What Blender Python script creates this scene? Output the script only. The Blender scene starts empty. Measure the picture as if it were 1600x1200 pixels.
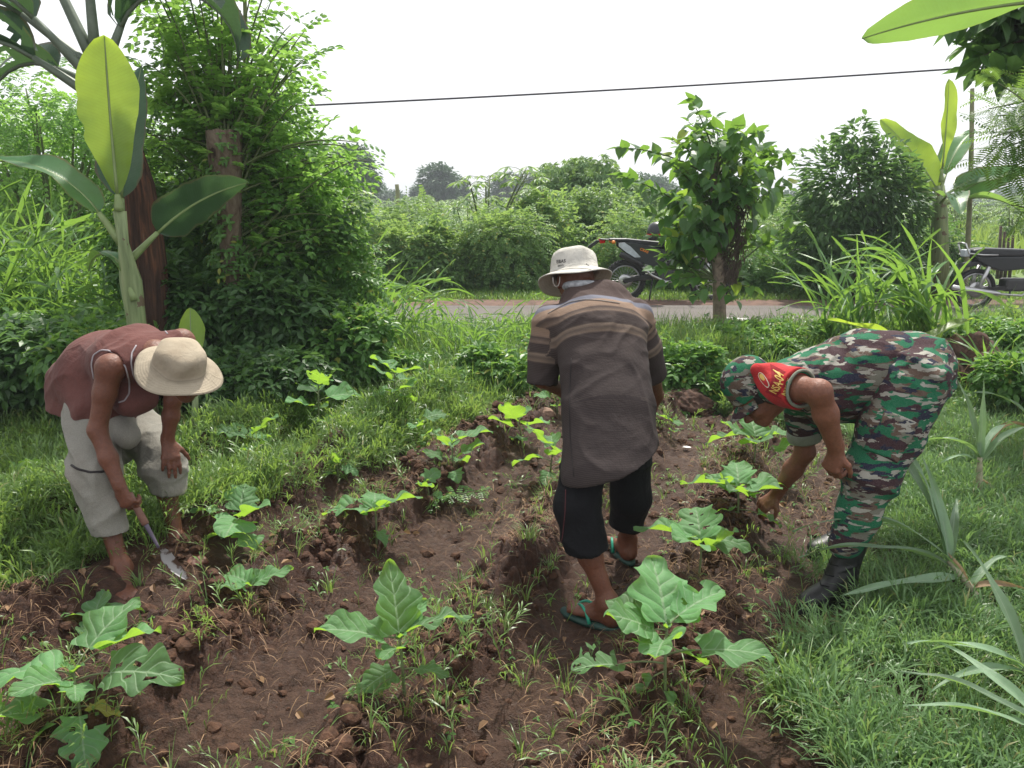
import bpy, math, os
import numpy as np
from mathutils import Vector, Matrix
QUICK = ''

# ------------------------------------------------------------------ camera
HAZE = 0.0016
F_PX, CU, CV = 1250.0, 800.0, 600.0
TILT = math.radians(13.1)
CAM_H = 1.6
sc = bpy.context.scene
cam_data = bpy.data.cameras.new("camera")
cam_data.sensor_width = 36.0
cam_data.lens = 36.0 * F_PX / 1600.0
cam_data.clip_end = 3000
cam_data.clip_start = 0.05
cam = bpy.data.objects.new("camera", cam_data)
sc.collection.objects.link(cam)
cam.location = (0, 0, CAM_H)
cam.rotation_euler = (math.radians(90) - TILT, 0, 0)
sc.camera = cam

# ------------------------------------------------------------------ sky, sun, exposure
SUN_EL, SUN_AZ = math.radians(60), math.radians(12)      # azimuth measured from +Y towards +X
world = bpy.data.worlds.new("World")
sc.world = world
world.use_nodes = True
wn, wl = world.node_tree.nodes, world.node_tree.links
wn.clear()
wout = wn.new("ShaderNodeOutputWorld")
wbg = wn.new("ShaderNodeBackground")
sky = wn.new("ShaderNodeTexSky")
sky.sky_type = 'NISHITA'
sky.sun_disc = False
sky.sun_elevation = SUN_EL
sky.sun_rotation = SUN_AZ
sky.air_density = 1.0
sky.dust_density = 3.0
sky.ozone_density = 1.0
hsv = wn.new("ShaderNodeHueSaturation")
hsv.inputs["Saturation"].default_value = 0.25
hsv.inputs["Value"].default_value = 1.0
wl.new(sky.outputs[0], hsv.inputs["Color"])
veil = wn.new("ShaderNodeMix"); veil.data_type = 'RGBA'          # thin bright morning overcast over the clear sky
veil.inputs[0].default_value = 0.6
veil.inputs[7].default_value = (6.4, 6.5, 6.6, 1)
wl.new(hsv.outputs[0], veil.inputs[6])
wl.new(veil.outputs[2], wbg.inputs["Color"])
wbg.inputs["Strength"].default_value = 0.15
wl.new(wbg.outputs[0], wout.inputs["Surface"])
sun_d = bpy.data.lights.new("sun", 'SUN')
sun_d.energy = 4.2
sun_d.angle = math.radians(2.5)
sun_d.color = (1.0, 0.95, 0.86)
sun = bpy.data.objects.new("sun", sun_d)
sc.collection.objects.link(sun)
sdir = Vector((math.sin(SUN_AZ) * math.cos(SUN_EL), math.cos(SUN_AZ) * math.cos(SUN_EL), math.sin(SUN_EL)))
sun.rotation_euler = sdir.to_track_quat('Z', 'Y').to_euler()
sun.location = (0, 0, 30)
sc.view_settings.view_transform = 'Standard'
sc.view_settings.look = 'None'
sc.view_settings.exposure = 0.52
sc.view_settings.gamma = 1.0
sc.cycles.max_bounces = 8
sc.cycles.transparent_max_bounces = 8
sc.cycles.transmission_bounces = 4
sc.cycles.volume_bounces = 0
sc.cycles.use_denoising = True

# ------------------------------------------------------------------ small maths
rng = np.random.default_rng(11)
ct, st = math.cos(TILT), math.sin(TILT)

def ray(u, v):
    a, c = (u - CU) / F_PX, (CV - v) / F_PX
    return np.array([a, ct + c * st, -st + c * ct])

def P(u, v, Y):
    """real point at distance Y (metres along +Y) seen at photo coordinate u, v"""
    r = ray(u, v)
    return r * (Y / r[1]) + np.array([0, 0, CAM_H])

def hash2(ix, iy, seed):
    n = (ix.astype(np.int64) * 374761393 + iy.astype(np.int64) * 668265263 + seed * 974711) & 0x7fffffff
    n = ((n ^ (n >> 13)) * 1274126177) & 0x7fffffff
    return ((n ^ (n >> 16)) & 0xffff) / 65535.0

def vnoise(x, y, seed=0):
    x, y = np.asarray(x, float), np.asarray(y, float)
    ix, iy = np.floor(x), np.floor(y)
    fx, fy = x - ix, y - iy
    fx, fy = fx * fx * (3 - 2 * fx), fy * fy * (3 - 2 * fy)
    a, b = hash2(ix, iy, seed), hash2(ix + 1, iy, seed)
    c, d = hash2(ix, iy + 1, seed), hash2(ix + 1, iy + 1, seed)
    return (a * (1 - fx) + b * fx) * (1 - fy) + (c * (1 - fx) + d * fx) * fy

def fbm(x, y, seed=0, octv=4):
    s, a, t = 0, 1, 0
    for o in range(octv):
        s = s + a * vnoise(x * 2 ** o + 13.7 * o, y * 2 ** o + 7.1 * o, seed + o)
        t += a
        a *= 0.55
    return s / t

def worley(x, y, seed=0):
    """distance to the nearest scattered point (unit grid)"""
    x, y = np.asarray(x, float), np.asarray(y, float)
    ix, iy = np.floor(x), np.floor(y); best = np.full(x.shape, 9.0)
    for a in (-1, 0, 1):
        for b in (-1, 0, 1):
            jx, jy = ix + a, iy + b
            dx = jx + hash2(jx, jy, seed) - x; dy = jy + hash2(jx, jy, seed + 1) - y
            r = 0.55 + 0.45 * hash2(jx, jy, seed + 2)
            best = np.minimum(best, np.sqrt(dx * dx + dy * dy) / r)
    return best

def sstep(a, b, x):
    t = np.clip((x - a) / (b - a), 0, 1)
    return t * t * (3 - 2 * t)

def poly_mask(px, py, poly):
    inside = np.zeros(np.shape(px), bool)
    n = len(poly)
    for i in range(n):
        x1, y1 = poly[i]; x2, y2 = poly[(i + 1) % n]
        if y1 == y2: continue
        c = ((y1 > py) != (y2 > py)) & (px < (x2 - x1) * (py - y1) / (y2 - y1) + x1)
        inside ^= c
    return inside

# ------------------------------------------------------------------ terrain
SOIL = [(-2.6, 1.0), (-2.5, 2.5), (-2.05, 2.95), (-1.55, 3.15), (-1.25, 3.6), (-0.95, 4.3), (-0.7, 4.9), (-0.3, 5.4),
        (0.2, 6.1), (1.2, 6.1), (1.9, 5.6), (2.3, 5.1), (1.95, 4.2), (1.7, 3.7), (1.33, 3.1), (1.12, 2.7), (0.98, 2.3), (0.9, 2.0), (0.95, 1.0)]

def soil_amount(x, y):
    nx = x + 0.30 * (fbm(x * 3, y * 3, 5) - 0.5) * 1.6
    ny = y + 0.30 * (fbm(x * 3, y * 3, 9) - 0.5) * 1.6
    return poly_mask(nx, ny, SOIL)

RIDGES = [(0.52, 0.17), (-0.25, 0.17), (-1.2, 0.22), (-1.95, 0.2), (-2.7, 0.2)]

def ridge(x, y):
    s = x - 0.4 * (y - 2.4) + 0.06 * (vnoise(x * 1.3, y * 1.3, 3) - 0.5)
    r = 0
    for c, w in RIDGES:
        r = np.maximum(r, np.exp(-((s - c) / w) ** 2 / 1.1))
    fade = 1 - sstep(5.6, 6.6, y)
    return r * fade * (1 - sstep(0.9, 1.25, s))

FLAT = []
def height(x, y, detail=True):
    x, y = np.asarray(x, float), np.asarray(y, float)
    r = ridge(x, y)
    z = 0.15 * r - 0.015
    bank = sstep(5.9, 6.9, y) * (1 - sstep(7.6, 9.2, y))
    z = z + bank * (0.10 + 0.22 * sstep(0.9, 1.6, x))
    z = z + 0.04 * (vnoise(x * 0.8, y * 0.8, 31) - 0.5) * (1 - sstep(8, 10, y))
    if detail:
        near = 1 - sstep(6.5, 8.5, y)
        rough = (0.25 + 0.75 * sstep(0.15, 0.6, r)) * near
        for fx_, fy_, fr_ in FLAT: rough = rough * sstep(fr_ * .7, fr_ * 1.5, np.hypot(x - fx_, y - fy_))
        m = sstep(0.35, 0.6, fbm(x * 2.2, y * 2.2, 77, 2))
        n1 = fbm(x * 14, y * 14, 21, 3)
        n2 = fbm(x * 38, y * 38, 41, 3)
        n3 = 1 - np.abs(2 * fbm(x * 24, y * 24, 55, 2) - 1)
        wx, wy = x + .02 * (n2 - .5), y + .02 * (n3 - .5)
        c1 = np.sqrt(np.clip(1 - worley(wx * 11, wy * 11, 5) ** 2, 0, 1)); c2 = np.sqrt(np.clip(1 - worley(wx * 27 + 5, wy * 27, 9) ** 2, 0, 1)); c3 = np.sqrt(np.clip(1 - worley(wx * 62, wy * 62 + 3, 15) ** 2, 0, 1))
        cl = sstep(.3, .62, fbm(x * 4, y * 4, 91, 2))
        z = z + rough * (0.13 * (n1 - 0.5) * (0.5 + m) + 0.04 * (n2 - 0.5) + 0.078 * c1 * cl + .036 * c2 + .013 * c3 - .055) + near * (0.004 * c3 + 0.007 * (n2 - .5))
        # foot prints and pock marks in the trodden paths
        z = z - near * (1 - sstep(0.1, 0.4, r)) * 0.03 * sstep(0.62, 0.75, fbm(x * 7, y * 7, 88, 2))
    return z

def G(u, v, dz=0.0):
    """ground point under photo coordinate u, v"""
    z = 0.0
    r = ray(u, v)
    for _ in range(6):
        t = (z + dz - CAM_H) / r[2]
        p = r * t
        z = float(height(p[0], p[1], False))
    return np.array([p[0], p[1], z])

FLAT += [(*G(u_, v_)[:2], r_) for u_, v_, r_ in ((188, 890, .15), (290, 844, .14), (1290, 935, .24), (1290, 866, .18), (915, 965, .16), (975, 870, .16))]
# ------------------------------------------------------------------ mesh helpers
def make_mesh(name, V, Fs, smooth=True, attrs=None, uv=None):
    me = bpy.data.meshes.new(name)
    V = np.ascontiguousarray(V, dtype=np.float32)
    if not isinstance(Fs, (list, tuple)): Fs = [Fs]
    Fs = [np.asarray(f, dtype=np.int32) for f in Fs if len(f)]
    loops = np.concatenate([f.ravel() for f in Fs])
    sizes = np.concatenate([np.full(len(f), f.shape[1], np.int32) for f in Fs])
    starts = np.concatenate([[0], np.cumsum(sizes)[:-1]]).astype(np.int32)
    me.vertices.add(len(V)); me.vertices.foreach_set("co", V.ravel())
    me.loops.add(len(loops)); me.loops.foreach_set("vertex_index", loops)
    me.polygons.add(len(sizes)); me.polygons.foreach_set("loop_start", starts)
    me.polygons.foreach_set("loop_total", sizes)
    me.polygons.foreach_set("use_smooth", np.full(len(sizes), bool(smooth)))
    if uv is not None:
        ul = me.uv_layers.new(name="UVMap")
        ul.data.foreach_set("uv", np.asarray(uv, np.float32)[loops].ravel())
    for k, a in (attrs or {}).items():
        at = me.attributes.new(k, 'FLOAT', 'POINT')
        at.data.foreach_set("value", np.asarray(a, np.float32))
    me.update(calc_edges=True)
    return me

COL = sc.collection
def link(name, me, mat=None, parent=None, loc=None):
    o = bpy.data.objects.new(name, me)
    COL.objects.link(o)
    if mat is not None and me is not None and not me.materials:
        for m in (mat if isinstance(mat, (list, tuple)) else [mat]): me.materials.append(m)
    if parent is not None: o.parent = parent
    if loc is not None: o.location = loc
    return o

def thing(name, label, cat, loc=(0, 0, 0), rz=0, group=None):
    o = bpy.data.objects.new(name, None)
    COL.objects.link(o)
    o.empty_display_size = 0.1
    o.location = loc; o.rotation_euler = (0, 0, rz)
    o["label"] = label; o["category"] = cat
    if group: o["group"] = group
    return o

def tag(o, label=None, cat=None, group=None, kind=None):
    if label: o["label"] = label
    if cat: o["category"] = cat
    if group: o["group"] = group
    if kind: o["kind"] = kind
    return o

def part(name, V, Fs, mat, parent, smooth=True, attrs=None, uv=None, local=True):
    """V in world coordinates unless local; stored relative to the parent's location"""
    V = np.asarray(V, float)
    if not local:
        p = parent
        while p is not None:
            V = V - np.array(p.location); p = p.parent
    return link(name, make_mesh(name, V, Fs, smooth, attrs, uv), mat, parent)

def copy_tree(o, parent=None):
    c = o.copy(); COL.objects.link(c); c.parent = parent
    for ch in list(o.children): copy_tree(ch, c)
    return c

def join(*items):
    """items: (V, F) with F (n,3)/(n,4) arrays or list -> merged V, [F3, F4]"""
    Vs, f3, f4, o = [], [], [], 0
    for V, Fs in items:
        if not isinstance(Fs, (list, tuple)): Fs = [Fs]
        for f in Fs:
            f = np.asarray(f)
            if len(f) == 0: continue
            (f3 if f.shape[1] == 3 else f4).append(f + o)
        Vs.append(V); o += len(V)
    out = []
    if f3: out.append(np.concatenate(f3))
    if f4: out.append(np.concatenate(f4))
    return np.concatenate(Vs), out

def norm(v):
    v = np.asarray(v, float)
    return v / np.maximum(np.linalg.norm(v, axis=-1, keepdims=True), 1e-9)

def frames(d, up):
    """rotation matrices whose columns are: x = d, z close to up"""
    d = norm(d); up = np.broadcast_to(np.asarray(up, float), d.shape)
    y = norm(np.cross(up, d)); z = np.cross(d, y)
    return np.stack([d, y, z], axis=-1)

def scatter(tv, tf, pos, R, scale):
    tv = np.asarray(tv, float); n, k = len(pos), len(tv)
    scale = np.asarray(scale, float)
    if scale.ndim <= 1: scale = np.broadcast_to(scale, (n,))[:, None] * np.ones(3)
    V = np.einsum('nij,nkj->nki', R, tv[None] * scale[:, None, :]) + np.asarray(pos)[:, None, :]
    off = (np.arange(n) * k)[:, None, None]
    return V.reshape(-1, 3), [(np.asarray(f)[None] + off).reshape(-1, np.asarray(f).shape[1]) for f in (tf if isinstance(tf, list) else [tf])]

def tube(pts, radii, seg=8, cap=True):
    pts = np.asarray(pts, float); n = len(pts)
    radii = np.broadcast_to(np.asarray(radii, float), (n,))
    t = norm(np.gradient(pts, axis=0))
    ref = np.array([0.0, 0, 1.0]) if abs(t[0][2]) < 0.9 else np.array([1.0, 0, 0])
    u = norm(np.cross(t[0], ref))
    V = []
    a = np.linspace(0, 2 * np.pi, seg, endpoint=False)
    for i in range(n):
        u = norm(u - t[i] * np.dot(u, t[i])); w = np.cross(t[i], u)
        V.append(pts[i] + radii[i] * (np.cos(a)[:, None] * u + np.sin(a)[:, None] * w))
    V = np.concatenate(V)
    Fq = []
    for i in range(n - 1):
        for j in range(seg):
            k = (j + 1) % seg
            Fq.append((i * seg + j, i * seg + k, (i + 1) * seg + k, (i + 1) * seg + j))
    F = [np.array(Fq)]
    if cap:
        V = np.concatenate([V, pts[:1], pts[-1:]])
        c0, c1 = n * seg, n * seg + 1
        F.append(np.array([(c0, (j + 1) % seg, j) for j in range(seg)] + [(c1, (n - 1) * seg + j, (n - 1) * seg + (j + 1) % seg) for j in range(seg)]))
    return V, F

def curve_pts(p0, p1, p2, n=8):
    t = np.linspace(0, 1, n)[:, None]
    return (1 - t) ** 2 * np.asarray(p0) + 2 * t * (1 - t) * np.asarray(p1) + t * t * np.asarray(p2)

def lathe(profile, seg=32, axis_fn=None):
    """profile: list of (r, z); axis_fn(r, z, ang) -> (x, y, z)"""
    a = np.linspace(0, 2 * np.pi, seg, endpoint=False)
    V, n = [], len(profile)
    for r, z in profile:
        for q in a:
            V.append(axis_fn(r, z, q) if axis_fn else (r * math.cos(q), r * math.sin(q), z))
    Fq = [(i * seg + j, i * seg + (j + 1) % seg, (i + 1) * seg + (j + 1) % seg, (i + 1) * seg + j) for i in range(n - 1) for j in range(seg)]
    return np.array(V), [np.array(Fq)]

def box(c, s, R=None, bev=0.0):
    """rounded box: c centre, s full size"""
    bm = bmesh.new()
    bmesh.ops.create_cube(bm, size=1)
    bmesh.ops.scale(bm, vec=s, verts=bm.verts)
    if bev > 0: bmesh.ops.bevel(bm, geom=bm.edges[:], offset=bev, segments=2, affect='EDGES', profile=0.5)
    bm.verts.ensure_lookup_table()
    V = np.array([v.co[:] for v in bm.verts])
    f3 = [[v.index for v in f.verts] for f in bm.faces if len(f.verts) == 3]
    f4 = [[v.index for v in f.verts] for f in bm.faces if len(f.verts) == 4]
    bm.free()
    if R is not None: V = V @ np.asarray(R).T
    out = []
    if f3: out.append(np.array(f3))
    if f4: out.append(np.array(f4))
    return V + np.asarray(c), out

def prism(outline, th, plane='xz', y0=0.0, bev=0.0):
    """solid plate from a 2-D outline (x, z), thickness th along y around y0"""
    bm = bmesh.new()
    vs = [bm.verts.new((p[0], y0 - th / 2, p[1])) for p in outline]
    f = bm.faces.new(vs)
    r = bmesh.ops.extrude_face_region(bm, geom=[f])
    for v in r['geom']:
        if isinstance(v, bmesh.types.BMVert): v.co.y += th
    bmesh.ops.recalc_face_normals(bm, faces=bm.faces)
    if bev > 0: bmesh.ops.bevel(bm, geom=[e for e in bm.edges], offset=bev, segments=2, affect='EDGES', profile=0.5)
    bmesh.ops.triangulate(bm, faces=bm.faces)
    bm.verts.ensure_lookup_table()
    V = np.array([v.co[:] for v in bm.verts])
    T = np.array([[v.index for v in f.verts] for f in bm.faces])
    bm.free()
    return V, [T]
import bmesh

# ------------------------------------------------------------------ materials
class NT:
    def __init__(s, name):
        s.m = bpy.data.materials.new(name); s.m.use_nodes = True
        s.t = s.m.node_tree; s.n, s.l = s.t.nodes, s.t.links
        s.n.clear(); s.out = s.n.new("ShaderNodeOutputMaterial")
    def add(s, ty, **kw):
        n = s.n.new(ty)
        for k, v in kw.items():
            if k.startswith("i_"):
                key = k[2:].replace("_", " ")
                n.inputs[int(key) if key.isdigit() else key].default_value = v
            else: setattr(n, k, v)
        return n
    def link(s, a, b): s.l.new(a, b)
    def coords(s, kind="Object", scale=(1, 1, 1), rot=(0, 0, 0)):
        t = s.add("ShaderNodeTexCoord"); m = s.add("ShaderNodeMapping")
        m.inputs["Scale"].default_value = scale; m.inputs["Rotation"].default_value = rot
        s.link(t.outputs[kind], m.inputs["Vector"]); return m.outputs[0]
    def noise(s, vec, scale, detail=3, rough=0.55, dist=0.0):
        n = s.add("ShaderNodeTexNoise"); n.inputs["Scale"].default_value = scale
        n.inputs["Detail"].default_value = detail; n.inputs["Roughness"].default_value = rough
        n.inputs["Distortion"].default_value = dist
        if vec is not None: s.link(vec, n.inputs["Vector"])
        return n.outputs["Fac"]
    def ramp(s, fac, stops, interp='LINEAR'):
        r = s.add("ShaderNodeValToRGB"); cr = r.color_ramp; cr.interpolation = interp
        while len(cr.elements) > 1: cr.elements.remove(cr.elements[-1])
        for i, (p, c) in enumerate(stops):
            e = cr.elements[0] if i == 0 else cr.elements.new(p)
            e.position = p; e.color = (*c, 1) if len(c) == 3 else c
        s.link(fac, r.inputs[0]); return r.outputs[0]
    def mix(s, fac, a, b, mode='MIX'):
        m = s.add("ShaderNodeMix", data_type='RGBA', blend_type=mode)
        for sock, v in ((m.inputs[0], fac), (m.inputs[6], a), (m.inputs[7], b)):
            if hasattr(v, "links"): s.link(v, sock)
            elif isinstance(v, (int, float)): sock.default_value = v
            else: sock.default_value = (*v, 1) if len(v) == 3 else v
        return m.outputs[2]
    def math(s, op, a, b=0.0, c=0.0):
        m = s.add("ShaderNodeMath", operation=op)
        for i, v in enumerate((a, b, c)):
            if hasattr(v, "links"): s.link(v, m.inputs[i])
            else: m.inputs[i].default_value = v
        return m.outputs[0]
    def bump(s, h, strength=0.4, dist=0.01):
        b = s.add("ShaderNodeBump"); b.inputs["Strength"].default_value = strength
        b.inputs["Distance"].default_value = dist; s.link(h, b.inputs["Height"]); return b.outputs[0]
    def bsdf(s, color, rough=0.6, spec=0.5, normal=None, metallic=0.0, sheen=0.0, sss=0.0):
        b = s.add("ShaderNodeBsdfPrincipled")
        for key, v in (("Base Color", color), ("Roughness", rough), ("Metallic", metallic)):
            if hasattr(v, "links"): s.link(v, b.inputs[key])
            elif isinstance(v, (int, float)): b.inputs[key].default_value = v
            else: b.inputs[key].default_value = (*v, 1)
        b.inputs["Specular IOR Level"].default_value = spec
        if sheen: b.inputs["Sheen Weight"].default_value = sheen
        if sss:
            b.inputs["Subsurface Weight"].default_value = sss
            b.inputs["Subsurface Radius"].default_value = (0.01, 0.004, 0.002)
        if normal is not None: s.link(normal, b.inputs["Normal"])
        return b.outputs[0]
    def done(s, shader): s.link(shader, s.out.inputs["Surface"]); return s.m

def leaf_mat(name, c_dark, c_light, trans, tfac=0.4, rough=0.45, spec=0.5, yellow=None, big=1.2):
    """foliage: per-leaf colour variation, clumps lighter and darker, light shining through"""
    t = NT(name)
    g = t.add("ShaderNodeNewGeometry")
    rnd = g.outputs["Random Per Island"]
    cn = t.noise(t.coords("Object"), big, 2)
    f = t.math('ADD', t.math('MULTIPLY', rnd, 0.6), t.math('MULTIPLY', cn, 0.5))
    stops = [(0.1, c_dark), (0.85, c_light)]
    col = t.ramp(f, stops)
    if yellow is not None:
        yf = t.math('GREATER_THAN', rnd, 0.965)
        col = t.mix(yf, col, yellow)
    b = t.bsdf(col, rough, spec)
    tr = t.add("ShaderNodeBsdfTranslucent")
    tcol = t.mix(0.65, col, trans)
    t.link(tcol, tr.inputs["Color"])
    mx = t.add("ShaderNodeMixShader"); mx.inputs[0].default_value = tfac
    t.link(b, mx.inputs[1]); t.link(tr.outputs[0], mx.inputs[2])
    return t.done(mx.outputs[0])

def plain(name, color, rough=0.6, metallic=0.0, spec=0.5, var=0.15, scale=20, bump=0.0):
    t = NT(name)
    n = t.noise(t.coords("Object"), scale, 3)
    lo = tuple(c * (1 - var) for c in color); hi = tuple(min(1, c * (1 + var)) for c in color)
    col = t.ramp(n, [(0.3, lo), (0.7, hi)])
    nrm = t.bump(n, bump, 0.01) if bump else None
    return t.done(t.bsdf(col, rough, spec, nrm, metallic))

M = {}
M['grass'] = leaf_mat("grass", (0.045, 0.10, 0.022), (0.185, 0.31, 0.085), (0.38, 0.56, 0.09), 0.42, 0.38, yellow=(0.28, 0.27, 0.10), big=1.0)
M['lawn'] = leaf_mat("lawn", (0.050, 0.115, 0.040), (0.17, 0.30, 0.115), (0.30, 0.48, 0.11), 0.4, 0.42, yellow=(0.26, 0.25, 0.11), big=1.3)
M['tallgrass'] = leaf_mat("tall_grass", (0.05, 0.12, 0.02), (0.13, 0.26, 0.05), (0.33, 0.50, 0.07), 0.45, 0.4, yellow=(0.3, 0.28, 0.1))
M['straw'] = leaf_mat("straw", (0.14, 0.075, 0.04), (0.34, 0.21, 0.11), (0.3, 0.2, 0.1), 0.2, 0.7)
M['weed'] = leaf_mat("weed", (0.038, 0.115, 0.028), (0.13, 0.28, 0.06), (0.32, 0.55, 0.08), 0.45, 0.42, yellow=(0.3, 0.32, 0.06))
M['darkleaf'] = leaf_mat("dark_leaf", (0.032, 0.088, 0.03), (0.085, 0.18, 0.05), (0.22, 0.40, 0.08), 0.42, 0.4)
M['bushleaf'] = leaf_mat("bush_leaf", (0.060, 0.15, 0.045), (0.19, 0.33, 0.10), (0.44, 0.62, 0.13), 0.48, 0.5, yellow=(0.42, 0.40, 0.10))
M['cassava'] = leaf_mat("cassava_leaf", (0.055, 0.14, 0.04), (0.15, 0.27, 0.09), (0.36, 0.52, 0.10), 0.45, 0.45)
M['pinnate'] = leaf_mat("pinnate_leaf", (0.05, 0.145, 0.035), (0.15, 0.32, 0.07), (0.42, 0.70, 0.12), 0.55, 0.4)
M['heart'] = leaf_mat("heart_leaf", (0.03, 0.095, 0.028), (0.075, 0.19, 0.05), (0.32, 0.55, 0.06), 0.45, 0.38, yellow=(0.35, 0.42, 0.05))
M['feather'] = leaf_mat("feather_leaf", (0.03, 0.10, 0.02), (0.09, 0.2, 0.04), (0.3, 0.46, 0.07), 0.45, 0.5)
M['far'] = leaf_mat("far_tree_leaf", (0.02, 0.055, 0.025), (0.05, 0.11, 0.045), (0.1, 0.2, 0.06), 0.25, 0.6, big=0.15)
M['field'] = leaf_mat("field_crop", (0.16, 0.26, 0.05), (0.26, 0.38, 0.08), (0.4, 0.52, 0.1), 0.35, 0.6)
t = NT('bark'); n = t.noise(t.coords('Object', (22, 22, 7)), 1.0, 5, .65, 1.0); M['bark'] = t.done(t.bsdf(t.ramp(n, [(.33, (.035, .022, .016)), (.43, (.13, .095, .068)), (.7, (.22, .175, .13))]), .9, .2, t.bump(n, .9, .03)))
M['darkbark'] = plain("dark_bark", (0.07, 0.05, 0.035), 0.9, var=0.5, scale=18, bump=0.6)
M['twig'] = plain("green_twig", (0.09, 0.12, 0.04), 0.7)
M['stem'] = plain("seedling_stem", (0.13, 0.16, 0.07), 0.6)
M['blackmetal'] = plain("black_metal", (0.012, 0.012, 0.013), 0.45)
M['steel'] = plain("steel", (0.5, 0.5, 0.5), 0.35, 0.9, var=0.1)
M['cable'] = plain("cable_rubber", (0.05, 0.045, 0.06), 0.6)
M['white'] = plain("white_litter", (0.75, 0.75, 0.72), 0.6)
# ================================================================== ground sheet
def soil_material():
    t = NT("soil")
    v = t.coords("Object")
    at = t.add("ShaderNodeAttribute", attribute_name="ridge")
    fl = t.add("ShaderNodeAttribute", attribute_name="field")
    n1 = t.noise(v, 5, 5, 0.6); n2 = t.noise(v, 40, 5, 0.65); n3 = t.noise(v, 150, 4, 0.7)
    c1 = t.ramp(n2, [(0.25, (0.022, 0.0088, 0.0045)), (0.5, (0.062, 0.0245, 0.0125)), (0.8, (0.135, 0.066, 0.038))])
    c2 = t.ramp(n2, [(0.25, (0.034, 0.016, 0.009)), (0.55, (0.075, 0.037, 0.022)), (0.85, (0.135, 0.077, 0.050))])
    col = t.mix(t.math('SUBTRACT', 1.0, at.outputs["Fac"]), c1, c2)
    col = t.mix(t.math('MULTIPLY', t.ramp(n1, [(0.4, (0, 0, 0)), (0.7, (1, 1, 1))]), 0.35), col, (0.028, 0.014, 0.010))
    far = t.ramp(t.noise(v, 0.35, 4), [(0.3, (0.10, 0.17, 0.04)), (0.7, (0.17, 0.25, 0.06))])
    col = t.mix(fl.outputs["Fac"], col, far)
    h = t.math('ADD', n2, t.math('MULTIPLY', n3, 0.5))
    n4 = t.noise(v, 420, 3, .7)
    nrm = t.bump(t.math('ADD', h, t.math('MULTIPLY', n4, .25)), 1.0, 0.018)
    rg = t.ramp(n1, [(0.35, (0.38, 0.38, 0.38)), (0.62, (0.8, 0.8, 0.8))])
    return t.done(t.bsdf(col, rg, 0.35, nrm))

def graded(lo, hi, a, b, fine, grow):
    xs = list(np.arange(a, b, fine)); s = fine; x = a
    left = []
    while x > lo:
        s *= grow; x -= s; left.append(x)
    s = fine; x = xs[-1]; right = []
    while x < hi:
        s *= grow; x += s; right.append(x)
    return np.array(left[::-1] + xs + right)

fine = 0.012 if not QUICK else 0.04
gx = graded(-900, 900, -2.6, 2.3, fine, 1.035)
ys, step = [0.9], 0.0
while ys[-1] < 1400:
    y = ys[-1]
    step = max(0.008, 0.0042 * y) * (4 if QUICK else 1) if y < 6.5 else max(step, 0.03) * 1.04
    ys.append(y + step)
gy = np.array([-900, -300, -80, -20, -5, -1, 0, 0.5] + ys)
X, Y = np.meshgrid(gx, gy, indexing='ij')
Z = height(X, Y)
Z = np.where((Y < 0.9) | (Y > 60) | (np.abs(X) > 60), 0.0, Z)
nx_, ny_ = X.shape
idx = np.arange(nx_ * ny_).reshape(nx_, ny_)
Fq = np.stack([idx[:-1, :-1], idx[1:, :-1], idx[1:, 1:], idx[:-1, 1:]], -1).reshape(-1, 4)
Rg = np.clip(sstep(0.1, 0.5, ridge(X, Y)), 0, 1)
Fl = sstep(13, 14, Y)
g_me = make_mesh("ground", np.stack([X, Y, Z], -1).reshape(-1, 3), Fq, True, {"ridge": Rg.ravel(), "field": Fl.ravel()})
ground = link("ground", g_me, soil_material()); tag(ground, kind="structure")

# road: cracked grey asphalt lane, with a strip of bare brown earth along its far side
t = NT("road"); v = t.coords("Object")
n = t.noise(v, 60, 4, 0.7); nb = t.noise(v, 1.2, 3)
c = t.ramp(n, [(0.3, (0.10, 0.093, 0.087)), (0.7, (0.165, 0.152, 0.142))])
c = t.mix(t.math('MULTIPLY', nb, 0.5), c, (0.12, 0.095, 0.08))
M['road'] = t.done(t.bsdf(c, 0.85, 0.3, t.bump(n, 0.5, 0.01)))
def strip(name, y0, y1, z, mat, wob, x0=-60, x1=60, seed=0):
    xs = np.concatenate([np.linspace(x0, -8, 20), np.linspace(-7.9, 8, 160), np.linspace(8.1, x1, 20)])
    rows = 5
    V = []
    for j in range(rows):
        f = j / (rows - 1)
        yy = 0 * xs + y0 + (y1 - y0) * f + (wob * (fbm(xs * 1.7, xs * 0 + j, 3 + seed) - 0.5) if j in (0, rows - 1) else 0)
        V.append(np.stack([xs, yy, np.full_like(xs, z) + 0.02 * math.sin(math.pi * f)], -1))
    V = np.concatenate(V); m = len(xs)
    F = np.array([(j * m + i, j * m + i + 1, (j + 1) * m + i + 1, (j + 1) * m + i) for j in range(rows - 1) for i in range(m - 1)])
    o = link(name, make_mesh(name, V, F), mat); tag(o, kind="structure"); return o
strip("road", 9.75, 12.0, 0.022, M['road'], 0.25)
M['verge'] = plain("verge_earth", (0.12, 0.07, 0.052), 0.95, var=0.35, scale=9, bump=0.5)
strip("dirt_verge", 11.95, 12.75, 0.018, M['verge'], 0.35, seed=5)

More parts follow.
